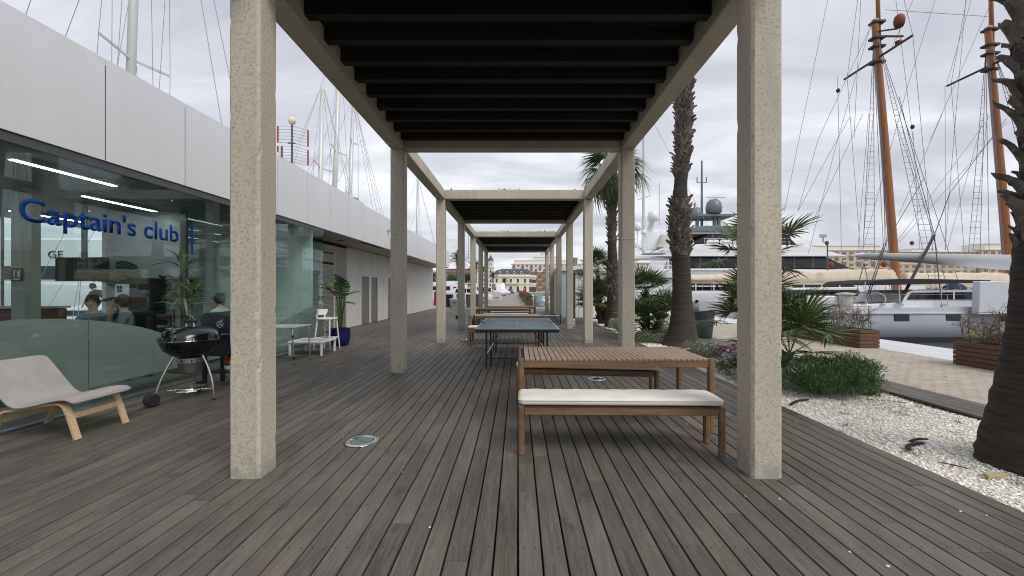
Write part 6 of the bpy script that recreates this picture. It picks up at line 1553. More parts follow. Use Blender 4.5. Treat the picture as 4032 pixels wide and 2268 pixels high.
# ================================================================ large motor yachts
my = thing('motor_yacht', 'large white motor yacht with stacked decks and white radar domes behind the tall trunk', 'yacht', (12.3, 48.5, -1.0))
hull(my, 'hull_white', 36.0, 7.0, 0.02, 2.0, 3.2, stern=.85)
def xz(poly, y0, y1, name, mat, bevel=.06): return MB().prism([(x, z + 1.0) for x, z in poly], 'y', y0, y1).build(name, mat, my, bevel=bevel, seg=2, smooth=R(30))
xz([(-1.2, -.55), (-1.2, -.2), (0.2, -.2), (0.2, -.55)], -2.8, 2.8, 'swim_platform', 'deck_white')
xz([(1.2, 1.0), (2.6, 2.7), (26, 2.7), (30, 1.3)], -3.0, 3.0, 'main_deck', 'hull_white')
xz([(6.6, 1.35), (6.6, 2.45), (24, 2.45), (26, 1.35)], -3.06, -3.005, 'main_window', 'window_dark', .02)
xz([(2.9, 1.95), (3.1, 2.5), (4.6, 2.5), (3.6, 1.95)], -3.05, -3.005, 'side_window', 'window_dark', .02)
xz([(.6, 2.72), (1.6, 3.75), (12, 3.8), (27, 3.6), (28.5, 2.8)], -3.35, 3.35, 'upper_bulwark', 'hull_white', .12)
for k in range(5): xz([(6.4, 3.02 + k * .13), (6.4, 3.06 + k * .13), (12.2 + k * .3, 3.06 + k * .13), (12.2 + k * .3, 3.02 + k * .13)], -3.362, -3.352, 'vent_line', 'window_grey', 0)
xz([(5.8, 3.8), (6.4, 5.15), (22, 5.15), (25, 3.8)], -2.8, 2.8, 'upper_saloon', 'window_dark')
xz([(2.4, 5.3), (4.2, 6.2), (8, 6.5), (20, 6.4), (24, 5.3)], -3.0, 3.0, 'hardtop', 'hull_white', .15)
xz([(.2, 4.85), (.9, 5.28), (24, 5.28), (24, 5.12), (3, 5.12), (2, 4.85)], -3.3, 3.3, 'sun_deck', 'hull_white', .05)
xz([(1.2, 5.285), (1.8, 5.48), (4.2, 5.48), (3.6, 5.285)], -3.25, -3.1, 'deck_trim', 'yacht_grey', .02)
for x in (4.4,): MB().cyl((x, -3.0, 4.7), (x, -3.0, 5.85), .13, n=8).build('deck_post', 'hull_white', my)
def railing(x0, x1, z0, h, y, n, rails=2, par=my, rr=.022):
    for k in range(n + 1): x = x0 + (x1 - x0) * k / n; MB().cyl((x, y, z0), (x, y, z0 + h), rr, n=5).build('rail_post', 'steel', par)
    for q in range(rails): MB().tube([(x0, y, z0 + h * (q + 1) / rails), (x1, y, z0 + h * (q + 1) / rails)], rr, 5).build('rail', 'steel', par)
railing(.3, 4.6, 6.30, 1.0, -3.1, 5); railing(.8, 5.5, 4.75, .75, -3.25, 6); railing(6.2, 14.0, 2.4, .85, -3.2, 8, 2)
xz([(2.3, 6.1), (2.7, 8.4), (4.0, 8.4), (5.2, 6.2)], -.7, .7, 'radar_mast', 'hull_white', .08); xz([(3.8, 6.3), (4.3, 7.8), (7.8, 6.9), (8.2, 6.4)], -1.6, 1.6, 'mast_fairing', 'soffit', .05)
xz([(1.0, 6.9), (1.4, 7.0), (2.4, 6.6), (2.4, 6.3), (1.4, 6.5)], -.5, .5, 'radar_arm', 'hull_white', .04)
xz([(3.0, 8.42), (3.3, 9.6), (3.8, 9.6), (3.7, 8.42)], -.25, .25, 'dome_post', 'hull_white', .03)
def dome(par, x, y, z, r_, mat='hull_white'): return MB().lathe([(r_ * .75, 0), (r_ * .95, r_ * .15), (r_, r_ * .8), (r_ * .85, r_ * 1.45), (r_ * .5, r_ * 1.8), (.001, r_ * 1.92)], 22, (x, y, z)).build('radar_dome', mat, par, smooth=True)
dome(my, 1.45, -1.4, 9.25, .50); dome(my, 3.45, -.9, 10.4, .66); dome(my, 2.15, -1.6, 8.75, .30); MB().cyl((1.45, -1.4, 6.3), (1.45, -1.4, 9.24), .06, n=6).cyl((2.15, -1.6, 6.3), (2.15, -1.6, 8.74), .05, n=6).cyl((3.45, -.9, 9.5), (3.45, -.9, 10.39), .10, n=6).build('dome_stem', 'hull_white', my)
MB().tube([(2.9, 1.0, 6.2), (2.9, 1.0, 26)], [.2, .12], 8).build('flag_mast', 'mast_alu', my)
MB().bar((2.0, .6, 13.2), (3.9, 1.4, 13.9), .06, .14).build('spreader', 'mast_alu', my)
MB().cyl((4.3, -.5, 10), (4.3, -.5, 15), .05, n=6).build('antenna', 'mast_alu', my)
lines(my, [((2.9, 1.0, 25), (12, 0, 6.5)), ((2.9, 1.0, 25), (-1, 0, 3.5)), ((1.5, 1, 6), (1.5, 1, 22))], 'rope', .02)
for k in range(9): xz([(7.4 + k * 2.0, 1.36), (7.4 + k * 2.0, 2.44), (7.52 + k * 2.0, 2.44), (7.52 + k * 2.0, 1.36)], -3.075, -3.062, 'window_post', 'hull_white', 0)
for k in range(7): xz([(8.0 + k * 2.1, 3.9), (8.0 + k * 2.1, 5.05), (8.12 + k * 2.1, 5.05), (8.12 + k * 2.1, 3.9)], -2.83, -2.802, 'window_post', 'yacht_grey', 0)
for k in range(8): MB().cyl((4.0 + k * 1.7, -3.53, 1.15), (4.0 + k * 1.7, -3.40, 1.15), .17, n=14).build('porthole', 'window_dark', my)
for k in range(6): MB().tube([(3.2 + k * 3.1, -3.75, .35), (3.2 + k * 3.1, -3.75, .5), (3.2 + k * 3.1, -3.75, 1.3), (3.2 + k * 3.1, -3.75, 1.45)], [.10, .2, .2, .08], 10).build('fender', 'canvas_blue' if k % 2 else 'hull_white', my, smooth=True)
for k in range(3): MB().cyl((9.0 + k * 1.5, -2.6, 7.75), (10.1 + k * 1.5, -2.6, 7.75), .3, n=12).build('liferaft', 'hull_white', my)
railing(8.5, 18.0, 7.35, .8, -2.9, 9)
for (x, h_) in ((4.9, 3.2), (5.6, 2.4), (7.2, 4.0)): MB().cyl((x, -1.2, 7.2), (x, -1.2, 7.2 + h_), .03, n=5).build('antenna', 'mast_alu', my)
gy = thing('motor_yacht', 'motor yacht with grey radar domes and grey hardtop beyond the white one', 'yacht', (16.0, 60.5, -1.0))
hull(gy, 'yacht_grey', 40.0, 8.0, 0.02, 2.6, 3.8, stern=.85)
def gz(poly, y0, y1, name, mat, bevel=.06): return MB().prism([(x, z + 1.0) for x, z in poly], 'y', y0, y1).build(name, mat, gy, bevel=bevel, smooth=R(30))
gz([(2, 1.6), (3.5, 4.4), (30, 4.4), (34, 1.8)], -3.6, 3.6, 'main_deck', 'hull_white'); gz([(4, 4.42), (5.5, 7.3), (24, 7.3), (28, 4.42)], -3.3, 3.3, 'upper_deck', 'hull_white')
gz([(6.8, 7.32), (11, 9.3), (22, 9.3), (24, 7.32)], -2.6, 2.6, 'bridge', 'window_dark'); gz([(7.6, 9.5), (8.6, 10.2), (10.4, 10.45), (22, 10.35), (23, 9.6)], -3.0, 3.0, 'hardtop', 'yacht_grey', .1)
gz([(7.7, 9.32), (8.4, 9.49), (22, 9.49), (22, 9.32)], -2.9, 2.9, 'hardtop_lining', 'soffit', .02)
gz([(9.4, 11.9), (10.2, 12.3), (15.5, 12.3), (15.0, 11.95)], -2.0, 2.0, 'dome_platform', 'yacht_grey', .04)
for x in (10.0, 12.5, 13.1): MB().cyl((x, -1.2, 11.3), (x, -1.2, 12.95), .28, n=8).build('platform_post', 'yacht_grey', gy)
dome(gy, 9.9, -1.0, 12.6, .95, 'yacht_grey'); dome(gy, 12.3, -1.4, 13.4, 1.12, 'yacht_grey')
MB().tube([(11.2, 0, 11), (11.2, 0, 21.5)], [.22, .12], 8).build('instrument_mast', 'yacht_grey', gy); MB().bar((10.4, 0, 18.3), (12.0, 0, 18.3), .10, .08).build('spreader', 'yacht_grey', gy)
for x in (10.5, 11.9): MB().cyl((x, 0, 18.3), (x, 0, 19.1), .07, n=6).build('sensor', 'yacht_grey', gy)
MB().bar((11.3, -1.4, 15.75), (14.0, -1.4, 15.75), .12, .14).build('radar_scanner', 'soffit', gy); MB().cyl((12.65, -1.4, 15.5), (12.65, -1.4, 15.7), .1, n=6).build('scanner_post', 'soffit', gy)
fl = MB().sheet([[(10.0 + .1 * math.sin(k), -.6 + .12 * k, z) for k in range(5)] for z in (14.6, 14.9, 15.2)]).build('flag', M('flag_yellow', srgb(206, 150, 40), .8), gy)
railing(6.0, 8.6, 8.35, 1.0, -3.2, 4, 2, gy, .03)
MB().bar((6.6, -2.9, 8.5), (7.6, -2.9, 11.2), .05, .05).bar((7.0, -2.9, 8.5), (8.0, -2.9, 11.2), .05, .05).build('ladder', 'hull_white', gy)

# ================================================================ boats behind the club and along the road
def sail_boat(label, X, Y, L, mh, lean=-.05, mr=.13, spr=((.35, 1.3), (.65, 1.0)), rz=R(180), wood=False, boom=True, mx_=.42):
    t = thing('sailing_boat', label, 'sailboat', (X, Y, -1.0)); B = L * .28
    hl = hull_rings(L, B, .02, 1.15, 1.5, stern=.7); x0 = L * mx_
    f = lambda p: (-(p[0] - x0), p[1], p[2])
    MB().loft([[f(p) for p in r_] for r_ in hl]).build('hull', 'hull_white', t, smooth=R(45))
    MB().sheet([[(f(r_[0])[0], r_[0][1] + .01, r_[0][2] - .02) for r_ in hl], [(f(r_[-1])[0], r_[-1][1] - .01, r_[-1][2] - .02) for r_ in hl]]).build('deck', 'deck_white', t)
    MB().prism([(-.35 * L, 1.3), (-.22 * L, 1.75), (.10 * L, 1.80), (.14 * L, 1.15)], 'y', -B * .3, B * .3).build('cabin', 'deck_white', t, bevel=.05)
    MB().prism([(-.22 * L, 1.5), (-.18 * L, 1.68), (.07 * L, 1.70), (.09 * L, 1.5)], 'y', -B * .3 - .02, -B * .3 - .004).build('cabin_window', 'window_dark', t)
    tip = (lean * mh * -1 if False else -lean * mh, 0, mh)
    ms = MB().tube([(0, 0, 1.2), tip], [mr, mr * .75], 10).build('mast', 'mast_alu', t, smooth=True)
    if boom:
        MB().tube([(0.1, 0, 2.6), (L * .36, 0, 2.5)], .09, 8).build('boom', 'mast_alu', t); MB().tube([(0.2, 0, 2.78), (L * .34, 0, 2.66)], [.2, .13], 8).build('sail_bag', 'canvas_blue' if mh < 19 else 'canvas_white', t)
    ps = {}
    for (u, w) in spr:
        p = [tip[0] * u, 0, 1.2 + (mh - 1.2) * u]
        for s_ in (-1, 1): MB().bar(p, (p[0] + .25, s_ * w, p[2] + .12), .05, .09).build('spreader', 'mast_alu', t); ps[(u, s_)] = (p[0] + .25, s_ * w, p[2] + .12)
    for s_ in (-1, 1):
        q = [(0.2, s_ * B * .46, 1.25)] + [ps[(u, s_)] for u, w in spr] + [tip]
        lines(t, list(zip(q, q[1:])), 'rope', .014, 'shroud'); lines(t, [((-.1, s_ * B * .44, 1.25), (tip[0] * .35, 0, 1.2 + (mh - 1.2) * .5))], 'rope', .012, 'shroud')
    lines(t, [((-L * .56, 0, 1.5), tip), ((L * .41, -B * .2, 1.2), tip), ((L * .41, B * .2, 1.2), tip), ((-L * .45, 0, 1.5), (tip[0] * .75, 0, mh * .75))], 'rope', .014, 'stay')
    return t
sail_boat('white sailing boat whose thick mast with spreaders rises over the near fascia', -15.6, 16.1, 14, 27, -.035, .17, ((.40, 1.5), (.62, 1.2), (.245, .9)))
sail_boat('sailing boat with the shortest of three masts above the fascia', -16.0, 32.6, 12, 18.9, -.022, .20, ((.33, 1.6), (.62, 1.6)))
sail_boat('sailing boat with the tallest of the mast trio, cut by the pergola beam', -16.0, 34.9, 13, 24.5, -.035, .22, ((.31, 1.7), (.56, 1.5)))
sail_boat('sailing boat with the mast to the right in the trio, many stays running down', -16.0, 38.2, 13, 20.4, -.030, .20, ((.30, 1.5), (.52, 1.4), (.78, .9)))
sail_boat('distant sailing boat with thin mast between the second and third left columns', -14.3, 57.5, 11, 18.3, -.012, .20, ((.45, 1.4),), mx_=.3)
sail_boat('sailing boat with a dark short mast top showing over the near fascia', -17.5, 19.1, 10, 12.0, 0, .10, ((.5, 1.0),))
m6 = thing('motor_yacht', 'white yacht with lettering on its side seen through the club windows', 'yacht', (-16.0, 24.0, -1.0))
MB().loft([[(-p[0], p[1], p[2]) for p in r_] for r_ in hull_rings(22, 5.2, .02, 2.6, 3.2, stern=.85)]).build('hull', 'hull_white', m6, smooth=R(45))
MB().prism([(-1, 2.4), (-2, 5.2), (-14, 5.2), (-17, 2.6)], 'y', -2.3, 2.3).build('superstructure', 'hull_white', m6, bevel=.1); MB().prism([(-2, 3.0), (-2.4, 3.7), (-13.6, 3.7), (-14.6, 3.0)], 'y', -2.36, -2.31).build('window_band', 'window_dark', m6)
letters('GE', 'navy', m6, (-8.9, -2.33, 4.15), (1, 0, 0), .8, .36, (R(90), 0, 0), depth=.01)
def motor_boat(label, X, Y, L, rz, grp=None, cover=False):
    t = thing('motor_boat', label, 'motorboat', (X, Y, -1.0), rz, grp); hull(t, 'hull_white', L, L * .32, .02, .95, 1.35, stern=.85, n=10)
    if cover: MB().loft([[(L * .05, -L * .13, .9), (L * .05, L * .13, .9), (L * .05, 0, 1.6)], [(L * .5, -L * .14, 1.0), (L * .5, L * .14, 1.0), (L * .5, 0, 2.1)], [(L * .85, -L * .05, 1.2), (L * .85, L * .05, 1.2), (L * .85, 0, 1.4)]]).build('cover', 'canvas_white', t)
    else:
        MB().prism([(L * .25, .9), (L * .30, 1.9), (L * .55, 1.95), (L * .70, 1.2)], 'y', -L * .11, L * .11).build('cabin', 'deck_white', t, bevel=.08); MB().prism([(L * .30, 1.45), (L * .32, 1.8), (L * .54, 1.84), (L * .61, 1.45)], 'y', -L * .113, L * .113).build('windows', 'window_dark', t)
        MB().prism([(L * .22, 2.15), (L * .22, 2.22), (L * .5, 2.3), (L * .5, 2.22)], 'y', -L * .11, L * .11).build('top', 'hull_white', t)
        for s_ in (-1, 1): MB().cyl((L * .28, s_ * L * .10, 1.6), (L * .26, s_ * L * .10, 2.16), .03, n=5).build('top_post', 'steel', t)
    return t
for k, (x, y, l_, c) in enumerate(((5.0, 40.0, 7, False), (4.9, 47, 8, False), (5.2, 55, 9, True), (5.0, 64, 9, False), (5.2, 76, 10, False), (5.4, 92, 11, False))):
    motor_boat(['small white motorboat moored by the blue service post', 'white cabin motorboat second along the road quay', 'motorboat under white cover beside the planter row', 'white cabin boat farther along the road quay', 'far white cruiser past the covered motorboat', 'farthest white cruiser on the road quay'][k], x, y, l_, R(0), 'motorboats along the road quay', c)
for k, (x, y, l_) in enumerate(((-13.6, 44, 9), (-13.7, 52, 10), (-13.8, 62, 11))):
    motor_boat(['white covered motorboat beside the boat yard bins', 'second white covered motorboat left of the road', 'farther white covered motorboat left of the road'][k], x, y, l_, R(180), 'motorboats left of the road', True)

# ================================================================ things along the road
M('car_white', srgb(206, 208, 211), .25, coat=.5); M('car_red', srgb(150, 26, 30), .25, coat=.5); M('car_dark', srgb(40, 42, 46), .25, coat=.5); M('car_grey', srgb(140, 144, 148), .25, coat=.5); M('lamp_clear', (.7, .72, .74), .15); M('lamp_red', (.4, .02, .02), .3)
def vehicle(name, label, cat, loc, rz, L, Wd, body, cabin, wheels, col, wr=.33, win=None, grp='vehicles parked along the road'):
    """body, cabin: (x,z) outlines; x forward"""
    t = thing(name, label, cat, loc, rz, grp); h = Wd / 2
    MB().prism(body, 'y', -h, h).build('body', col, t, bevel=.07, seg=2, smooth=R(40))
    if cabin:
        n = len(cabin); zt = max(z for _, z in cabin); zb = min(z for _, z in cabin)
        k = lambda z: h * (.97 - .16 * (z - zb) / max(.01, zt - zb))
        MB().loft([[(x, -k(z), z) for x, z in cabin], [(x, k(z), z) for x, z in cabin]]).build('cabin', col, t, bevel=.04, smooth=R(40))
    for s_ in (-1, 1):
        for x in wheels:
            w = MB().cyl((x, s_ * (h - .20), wr), (x, s_ * (h + .012), wr), wr, n=18).build('wheel', 'rubber', t, bevel=.03, smooth=R(40)); MB().cyl((x, s_ * (h + .013), wr), (x, s_ * (h + .022), wr), wr * .62, n=14).build('rim', 'alu', w)
        if win:
            for poly in win: 
                zb = .9; MB().prism(poly, 'y', *sorted((s_ * (h * .90 if cabin else h + .001), s_ * (h * .945 if cabin else h + .012)))).build('window', 'window_dark', t)
        MB().box(max(x for x, _ in body) - .10, s_ * h * .62 - .16, .62, max(x for x, _ in body) - .01, s_ * h * .62 + .16, .80).build('headlight', 'lamp_clear', t); MB().box(min(x for x, _ in body) + .004, s_ * h * .75 - .08, .65, min(x for x, _ in body) + .05, s_ * h * .75 + .08, .95).build('tail_light', 'lamp_red', t)
    return t
def suv(label, loc, rz, col, sc_=1): 
    return vehicle('parked_car', label, 'car', loc, rz, 4.5, 1.82, [(-2.2, .25), (-2.25, .8), (-2.2, 1.0), (.75, 1.05), (1.9, .92), (2.22, .75), (2.25, .3)], [(-2.15, 1.0), (-1.85, 1.62), (.0, 1.66), (.95, 1.03)], (-1.35, 1.35), col,
                   win=[[(-1.75, 1.10), (-1.6, 1.52), (-.55, 1.56), (-.55, 1.10)], [(-.47, 1.10), (-.47, 1.56), (-.05, 1.55), (.62, 1.10)]])
def vanv(label, loc, rz, col='car_white', h=2.5, nm='parked_van', ct='van'):
    return vehicle(nm, label, ct, loc, rz, 5.4, 2.05, [(-2.7, .3), (-2.7, h), (1.1, h), (1.75, h * .62 if h < 2.8 else h * .55), (2.55, 1.12), (2.7, .85), (2.7, .3)], None, (-1.7, 1.75), col, .35,
                   win=[[(1.0, 1.25), (1.0, 1.85), (1.35, 1.85), (1.85, 1.3), (1.85, 1.25)], [(-.6, 1.35), (-.6, 1.9), (.55, 1.9), (.55, 1.35)], [(-2.2, 1.35), (-2.2, 1.9), (-1.1, 1.9), (-1.1, 1.35)]])
suv('white car whose front wheel shows beside the last left column', (-4.95, 44.3, 0), R(0), 'car_white')
vanv('white camper van parked past the white frame', (-7.0, 84, 0), R(0), h=2.3)
vanv('tall white motorhome facing the road beyond the camper van', (-4.2, 94, 0), R(-80), h=2.9, nm='motorhome', ct='motorhome')
suv('dark red car between the white frame and the camper van', (-5.2, 72, 0), R(8), 'car_red')
suv('small white car parked beyond the motorhome', (-3.6, 112, 0), R(-70), 'car_white')
suv('small black car at the far end of the row', (-2.6, 135, 0), R(-80), 'car_dark')
vanv('white delivery van seen between the left columns', (-10.2, 58, 0), R(10), h=2.5)
suv('white car by the boat yard between the left columns', (-9.2, 40, 0), R(20), 'car_white')
vanv('tall white camper left of the white frame', (-10.4, 70, 0), R(0), h=2.9, nm='motorhome', ct='motorhome')
fr_ = thing('goal_frame', 'white tubular frame with a low grey panel beside the road', 'frame', (-4.4, 53, -0.004))
for x in (-2.2, -1.0, 1.0, 2.2): MB().box(x - .05, -.05, 0, x + .05, .05, 2.22).build('post', 'white_paint', fr_)
MB().box(-2.25, -.05, 2.221, 2.25, .05, 2.32).build('crossbar', 'white_paint', fr_); MB().box(.3, -.02, .45, 2.14, .02, 1.12).build('panel', 'table_grey', fr_)
dp = thing('dumpster', 'light grey waste container with lid at the end of the deck', 'dumpster', (-4.95, 32.1, -.004))
MB().loft([[(-.30, -.35, .12), (.30, -.35, .12), (.30, .35, .12), (-.30, .35, .12)], [(-.36, -.42, .66), (.36, -.42, .66), (.36, .42, .66), (-.36, .42, .66)]]).build('tub', 'car_grey', dp, bevel=.02); MB().box(-.38, -.44, .662, .38, .44, .74).build('lid', 'soffit', dp, bevel=.03)
for x in (-.25, .25): MB().cyl((x - .03, -.3, .06), (x + .03, -.3, .06), .058, n=10).build('wheel', 'rubber', dp)
MB().box(-.15, -.405, .42, .15, -.385, .50).build('grip', 'alu_dark', dp)
for k, (x, y) in enumerate(((-5.6, 33.2), (-4.7, 33.5), (-3.9, 33.0), (-3.3, 33.6))):
    b_ = thing('wheelie_bin', ['dark wheeled bin behind the grey container', 'black wheeled bin with blue lid behind the grey container', 'dark grey wheeled bin by the fourth left column', 'anthracite wheeled bin nearest the road'][k], 'bin', (x, y, -.004), 0, 'wheeled bins at the deck end')
    MB().loft([[(-.22, -.25, .06), (.22, -.25, .06), (.22, .25, .06), (-.22, .25, .06)], [(-.29, -.33, 1.0), (.29, -.33, 1.0), (.29, .33, 1.0), (-.29, .33, 1.0)]]).build('tub', ['black', 'black', 'anthracite', 'anthracite'][k], b_, bevel=.02); MB().box(-.31, -.35, 1.002, .31, .35, 1.07).build('lid', ['black', 'canvas_blue', 'anthracite', 'black'][k], b_, bevel=.02)
    for s_ in (-1, 1): MB().cyl((s_ * .2, .28, .08), (s_ * .26, .28, .08), .078, n=10).build('wheel', 'rubber', b_)
rp2 = thing('red_cabinet', 'red hose cabinet on a white base at the end of the white wall', 'cabinet', (-6.4, 32.0, -.004))
MB().box(-.2, -.2, 0, .2, .2, .2).build('base', 'white_paint', rp2, bevel=.01); MB().box(-.15, -.16, .202, .15, .16, 1.22).build('box', M('red_paint', srgb(196, 40, 46), .4), rp2, bevel=.015); MB().prism([(-.17, 1.222), (.17, 1.222), (0, 1.34)], 'y', -.17, .17).build('roof', 'red_paint', rp2)
pd = thing('service_post', 'pale blue service post with coiled hose on the road quay', 'post', (1.95, 35.0, -.004))
MB().box(-.14, -.12, 0, .14, .12, .95).build('body', M('post_blue', srgb(150, 176, 196), .4), pd, bevel=.02); MB().prism([(-.17, .952), (.17, .952), (.12, 1.12), (-.12, 1.12)], 'y', -.14, .14).build('head', 'post_blue', pd)
MB().tube([(.32 * math.cos(a), -.25 + .02 * math.sin(3 * a), .18 + .17 * math.sin(a)) for a in [2 * math.pi * i / 24 for i in range(24)]], .025, 6, closed=True).build('hose', 'black', pd)
gb_ = thing('litter_bin', 'grey round litter bin beside the first road planter', 'bin', (1.65, 36.2, -.004))
MB().lathe([(.2, 0), (.22, .03), (.22, .85), (.24, .87), (.24, .95), (.001, 1.0)], 18).build('drum', 'car_grey', gb_, smooth=R(40))
# planter row along the road
base = None
for k in range(11):
    y = 36.0 + k * 6.2; lb = ['first of the road planters, with green yellow grass', 'second road planter, dry brown hedge'] + ['road planter with dry hedge in the receding row'] * 9
    if base is None:
        base = planter(lb[0], .72, y, 3.6, 40, shrub=False, green=True, w=.62, h=.55, grp='planters along the road'); q = base
        dryp = None
    elif k == 1:
        dryp = planter(lb[1], .66, y, 3.8, 41, shrub=False, green=False, w=.62, h=.55, grp='planters along the road')
        leaf_cloud('foliage', [(.3, 3.8 * (i + .5) / 7, .80, .32, .4, .38) for i in range(7)], 3500, .09, M('leaf_brown', srgb(128, 96, 78), .8, var=.3, tint=.4), dryp, 9); q = dryp
    else: q = copy_tree(dryp); q.location = (.66 - k * .05, y, 0); q['label'] = lb[k]
person('person in red jacket standing at the planter row by the road', (.95, 58.5, 0), R(180), 'stand', 'jacket_red', hair='short')
person('person in dark clothes bending over a boat deck behind the club', (-15.0, 15.0, .14), R(100), 'bend', 'shirt_dark', hair='short', group=None)
ap = thing('floodlight_pole', 'slim floodlight pole among the ratlines', 'light', (24.6, 32.5, -1.0))
MB().cyl((0, 0, 0), (0, 0, 6.2), .05, n=6).build('pole', 'alu_dark', ap); MB().tube([(0, 0, 6.15), (-.35, 0, 6.25), (-.35, 0, 6.6)], .04, 6).build('arm', 'alu_dark', ap); MB().box(-.6, -.1, 6.6, -.1, .1, 6.85).build('lamp_head', 'alu', ap, bevel=.02)

# ================================================================ date palms and trees far along
def pinnate(seed, L=2.6):
    r = random.Random(seed); V = []; F = []; T = []
    P = lambda u: Vector((L * u * (1 - .12 * u), 0, .55 * L * u - .75 * L * u * u)); n = 34
    for k in range(n):
        u = .12 + .88 * k / n; p = P(u); ll = .5 * math.sin(math.pi * min(1, .15 + .8 * u)) * r.uniform(.8, 1.1)
        for s_ in (-1, 1):
            o = len(V); d = Vector((.55, s_ * .8, r.uniform(-.25, .25))).normalized(); q = p + d * ll; w = Vector((.03, 0, .01))
            V += [tuple(p - w), tuple(p + w), tuple(q)]; F.append((o, o + 1, o + 2)); T += [r.random()] * 3
    mb = MB().tube([P(u) for u in (0, .25, .5, .75, 1)], [.035, .03, .02, .012, .005], 4); o = len(V); V += mb.v; F += [tuple(o + i for i in f) for f in mb.f]; T += [.5] * len(mb.v)
    me = bpy.data.meshes.new('frond'); me.from_pydata(V, [], F); set_tint(me, T); return me
PIN = [pinnate(s) for s in range(3)]
def date_palm(label, loc, h, sc_, seed, n=30):
    r = random.Random(seed); t = thing('date_palm', label, 'palm', loc, 0, 'date palms along the road')
    MB().tube([(0, 0, -.02), (.05, 0, h * .5), (0, 0, h)], [.30, .25, .28], 12).build('trunk', 'trunk', t, smooth=True)
    cr_ = bpy.data.objects.new('crown', None); COL.objects.link(cr_); cr_.parent = t; cr_.location = (0, 0, h)
    for k in range(n):
        el = R(75 - 105 * (k + .5) / n); az_ = k * 2.39996; o = put(r.choice(PIN), 'frond', 'leaf_fan', cr_); aim(o, (math.cos(az_) * math.cos(el), math.sin(az_) * math.cos(el), math.sin(el)), 0); s_ = sc_ * r.uniform(.85, 1.1); o.scale = (s_,) * 3
date_palm('feathery date palm between the third and fourth left columns', (-10.6, 72, 0), 6.3, 1.0, 1)
date_palm('dense date palm behind the fifth left column', (-10.6, 102, 0), 6.8, 1.1, 2); date_palm('smaller date palm in front of the clock building', (-9.3, 152, 0), 6.0, 1.2, 3); date_palm('date palm behind the sixth left column', (-11, 126, 0), 7, 1.1, 4); date_palm('low date palm close to the clock building door', (-5.5, 170, 0), 4.5, 1.0, 5)
def tree(label, loc, h, rw, seed, n=2600):
    r = random.Random(seed); t = thing('tree', label, 'tree', loc, 0, 'trees before the town')
    MB().tube([(0, 0, -.1), (.1, 0, h * .35), (0, .1, h * .7)], [.25, .2, .1], 8).build('trunk', 'twig', t)
    cl = [(r.uniform(-.6, .6) * rw, r.uniform(-.6, .6) * rw, h * r.uniform(.45, .85), rw * r.uniform(.3, .5), rw * r.uniform(.3, .5), h * r.uniform(.13, .22)) for _ in range(14)]
    leaf_cloud('crown', cl, n, .45, 'leaf_juniper', t, seed, aspect=.5)
tree('dark broadleaf tree past the end of the white wall', (-29, 130, -1), 9.5, 4.5, 1); tree('broadleaf tree before the brick houses', (-24, 150, -1), 8, 5, 2); tree('broadleaf tree between the left columns', (-20, 160, -1), 9, 4, 3)

# ================================================================ the town
def block(name, label, x0, y0, w, dep, h, floors, cols, wall, rz=0., roof=None, win=(.55, .55), z0=-.1, base=0.0, winmat='win_soft', shutter=None, ledge=True, balc=False, grp=None, top=None, upper=0):
    t = thing(name, label, 'building', (x0, y0, z0), rz, grp)
    MB().box(0, 0, 0, w, dep, h).build('wall', wall, t)
    fh = (h - base) / floors; cw = w / cols
    wm = MB().box(0, -.08, 0, cw * win[0], -.002, fh * win[1]).mesh('window')
    fm = MB().box(-.10, -.12, -.12, cw * win[0] + .10, -.082, -.0).box(-.10, -.12, fh * win[1], cw * win[0] + .10, -.082, fh * win[1] + .12).mesh('window_frame')
    bmh = MB().box(-cw * .1, -1.1, -.5, cw * (win[0] + .1), -.11, -.35).box(-cw * .1, -1.1, -.35, cw * (win[0] + .1), -1.05, .45).mesh('balcony') if balc else None
    for f in range(floors):
        for c in range(cols):
            o = put(wm, 'window', winmat, t, loc=(c * cw + cw * (1 - win[0]) / 2, 0, base + f * fh + fh * .25)); put(fm, 'window_frame', 'bl_white', o)
            if balc and (c + f) % 2 == 0: put(bmh, 'balcony', 'bl_white' if f % 2 else wall, o)
    if ledge:
        for f in range(1, floors + 1): MB().box(-.15, -.18, base + f * fh - .12, w + .15, -.003, base + f * fh + .08).build('ledge', 'bl_white', t)
    if roof: MB().box(-.4, -.4, h + .002, w + .4, dep + .4, h + .35).build('roof', roof, t)
    for i, (a, b, hh) in enumerate(top or ()): MB().box(a, 1.2 + i * 1.3, h + .36, b, dep - 1 - i * 1.3, h + .36 + hh).build('roof_house', 'bl_white', t); MB().box(a - .3, .9 + i * 1.3, h + .362 + hh, b + .3, dep - .8 - i * 1.3, h + .55 + hh).build('roof_slab', 'bl_white', t)
    if upper: MB().box(-.02, -.05, base + (floors - upper) * fh, w + .02, dep, h - .002).build('upper_wall', 'bl_white', t)
    return t
M('bl_white', srgb(222, 218, 210), .8); M('win_soft', srgb(122, 118, 112), .4); M('bl_cream', srgb(208, 190, 164), .85, var=.06, scale=.1); M('bl_tan', srgb(196, 178, 152), .85, var=.06, scale=.1); M('bl_brick', srgb(158, 118, 102), .85, var=.1, scale=.2); M('bl_roof', srgb(120, 84, 70), .9); M('bl_slate', srgb(70, 74, 80), .6, var=.15, scale=.5)
g_ = 'apartment blocks beyond the harbour'
block('apartment_block', 'cream apartment block with roof terrace left of the varnished mast', 146, 220, 55, 14, 22.5, 7, 14, 'bl_cream', roof='bl_white', grp=g_, top=((5, 50, 2.2),), balc=True)
block('apartment_block', 'sand coloured apartment row between the two wooden masts', 207, 224, 44, 14, 22.0, 7, 11, 'bl_tan', roof='bl_white', grp=g_, top=((10, 22, 1.6),))
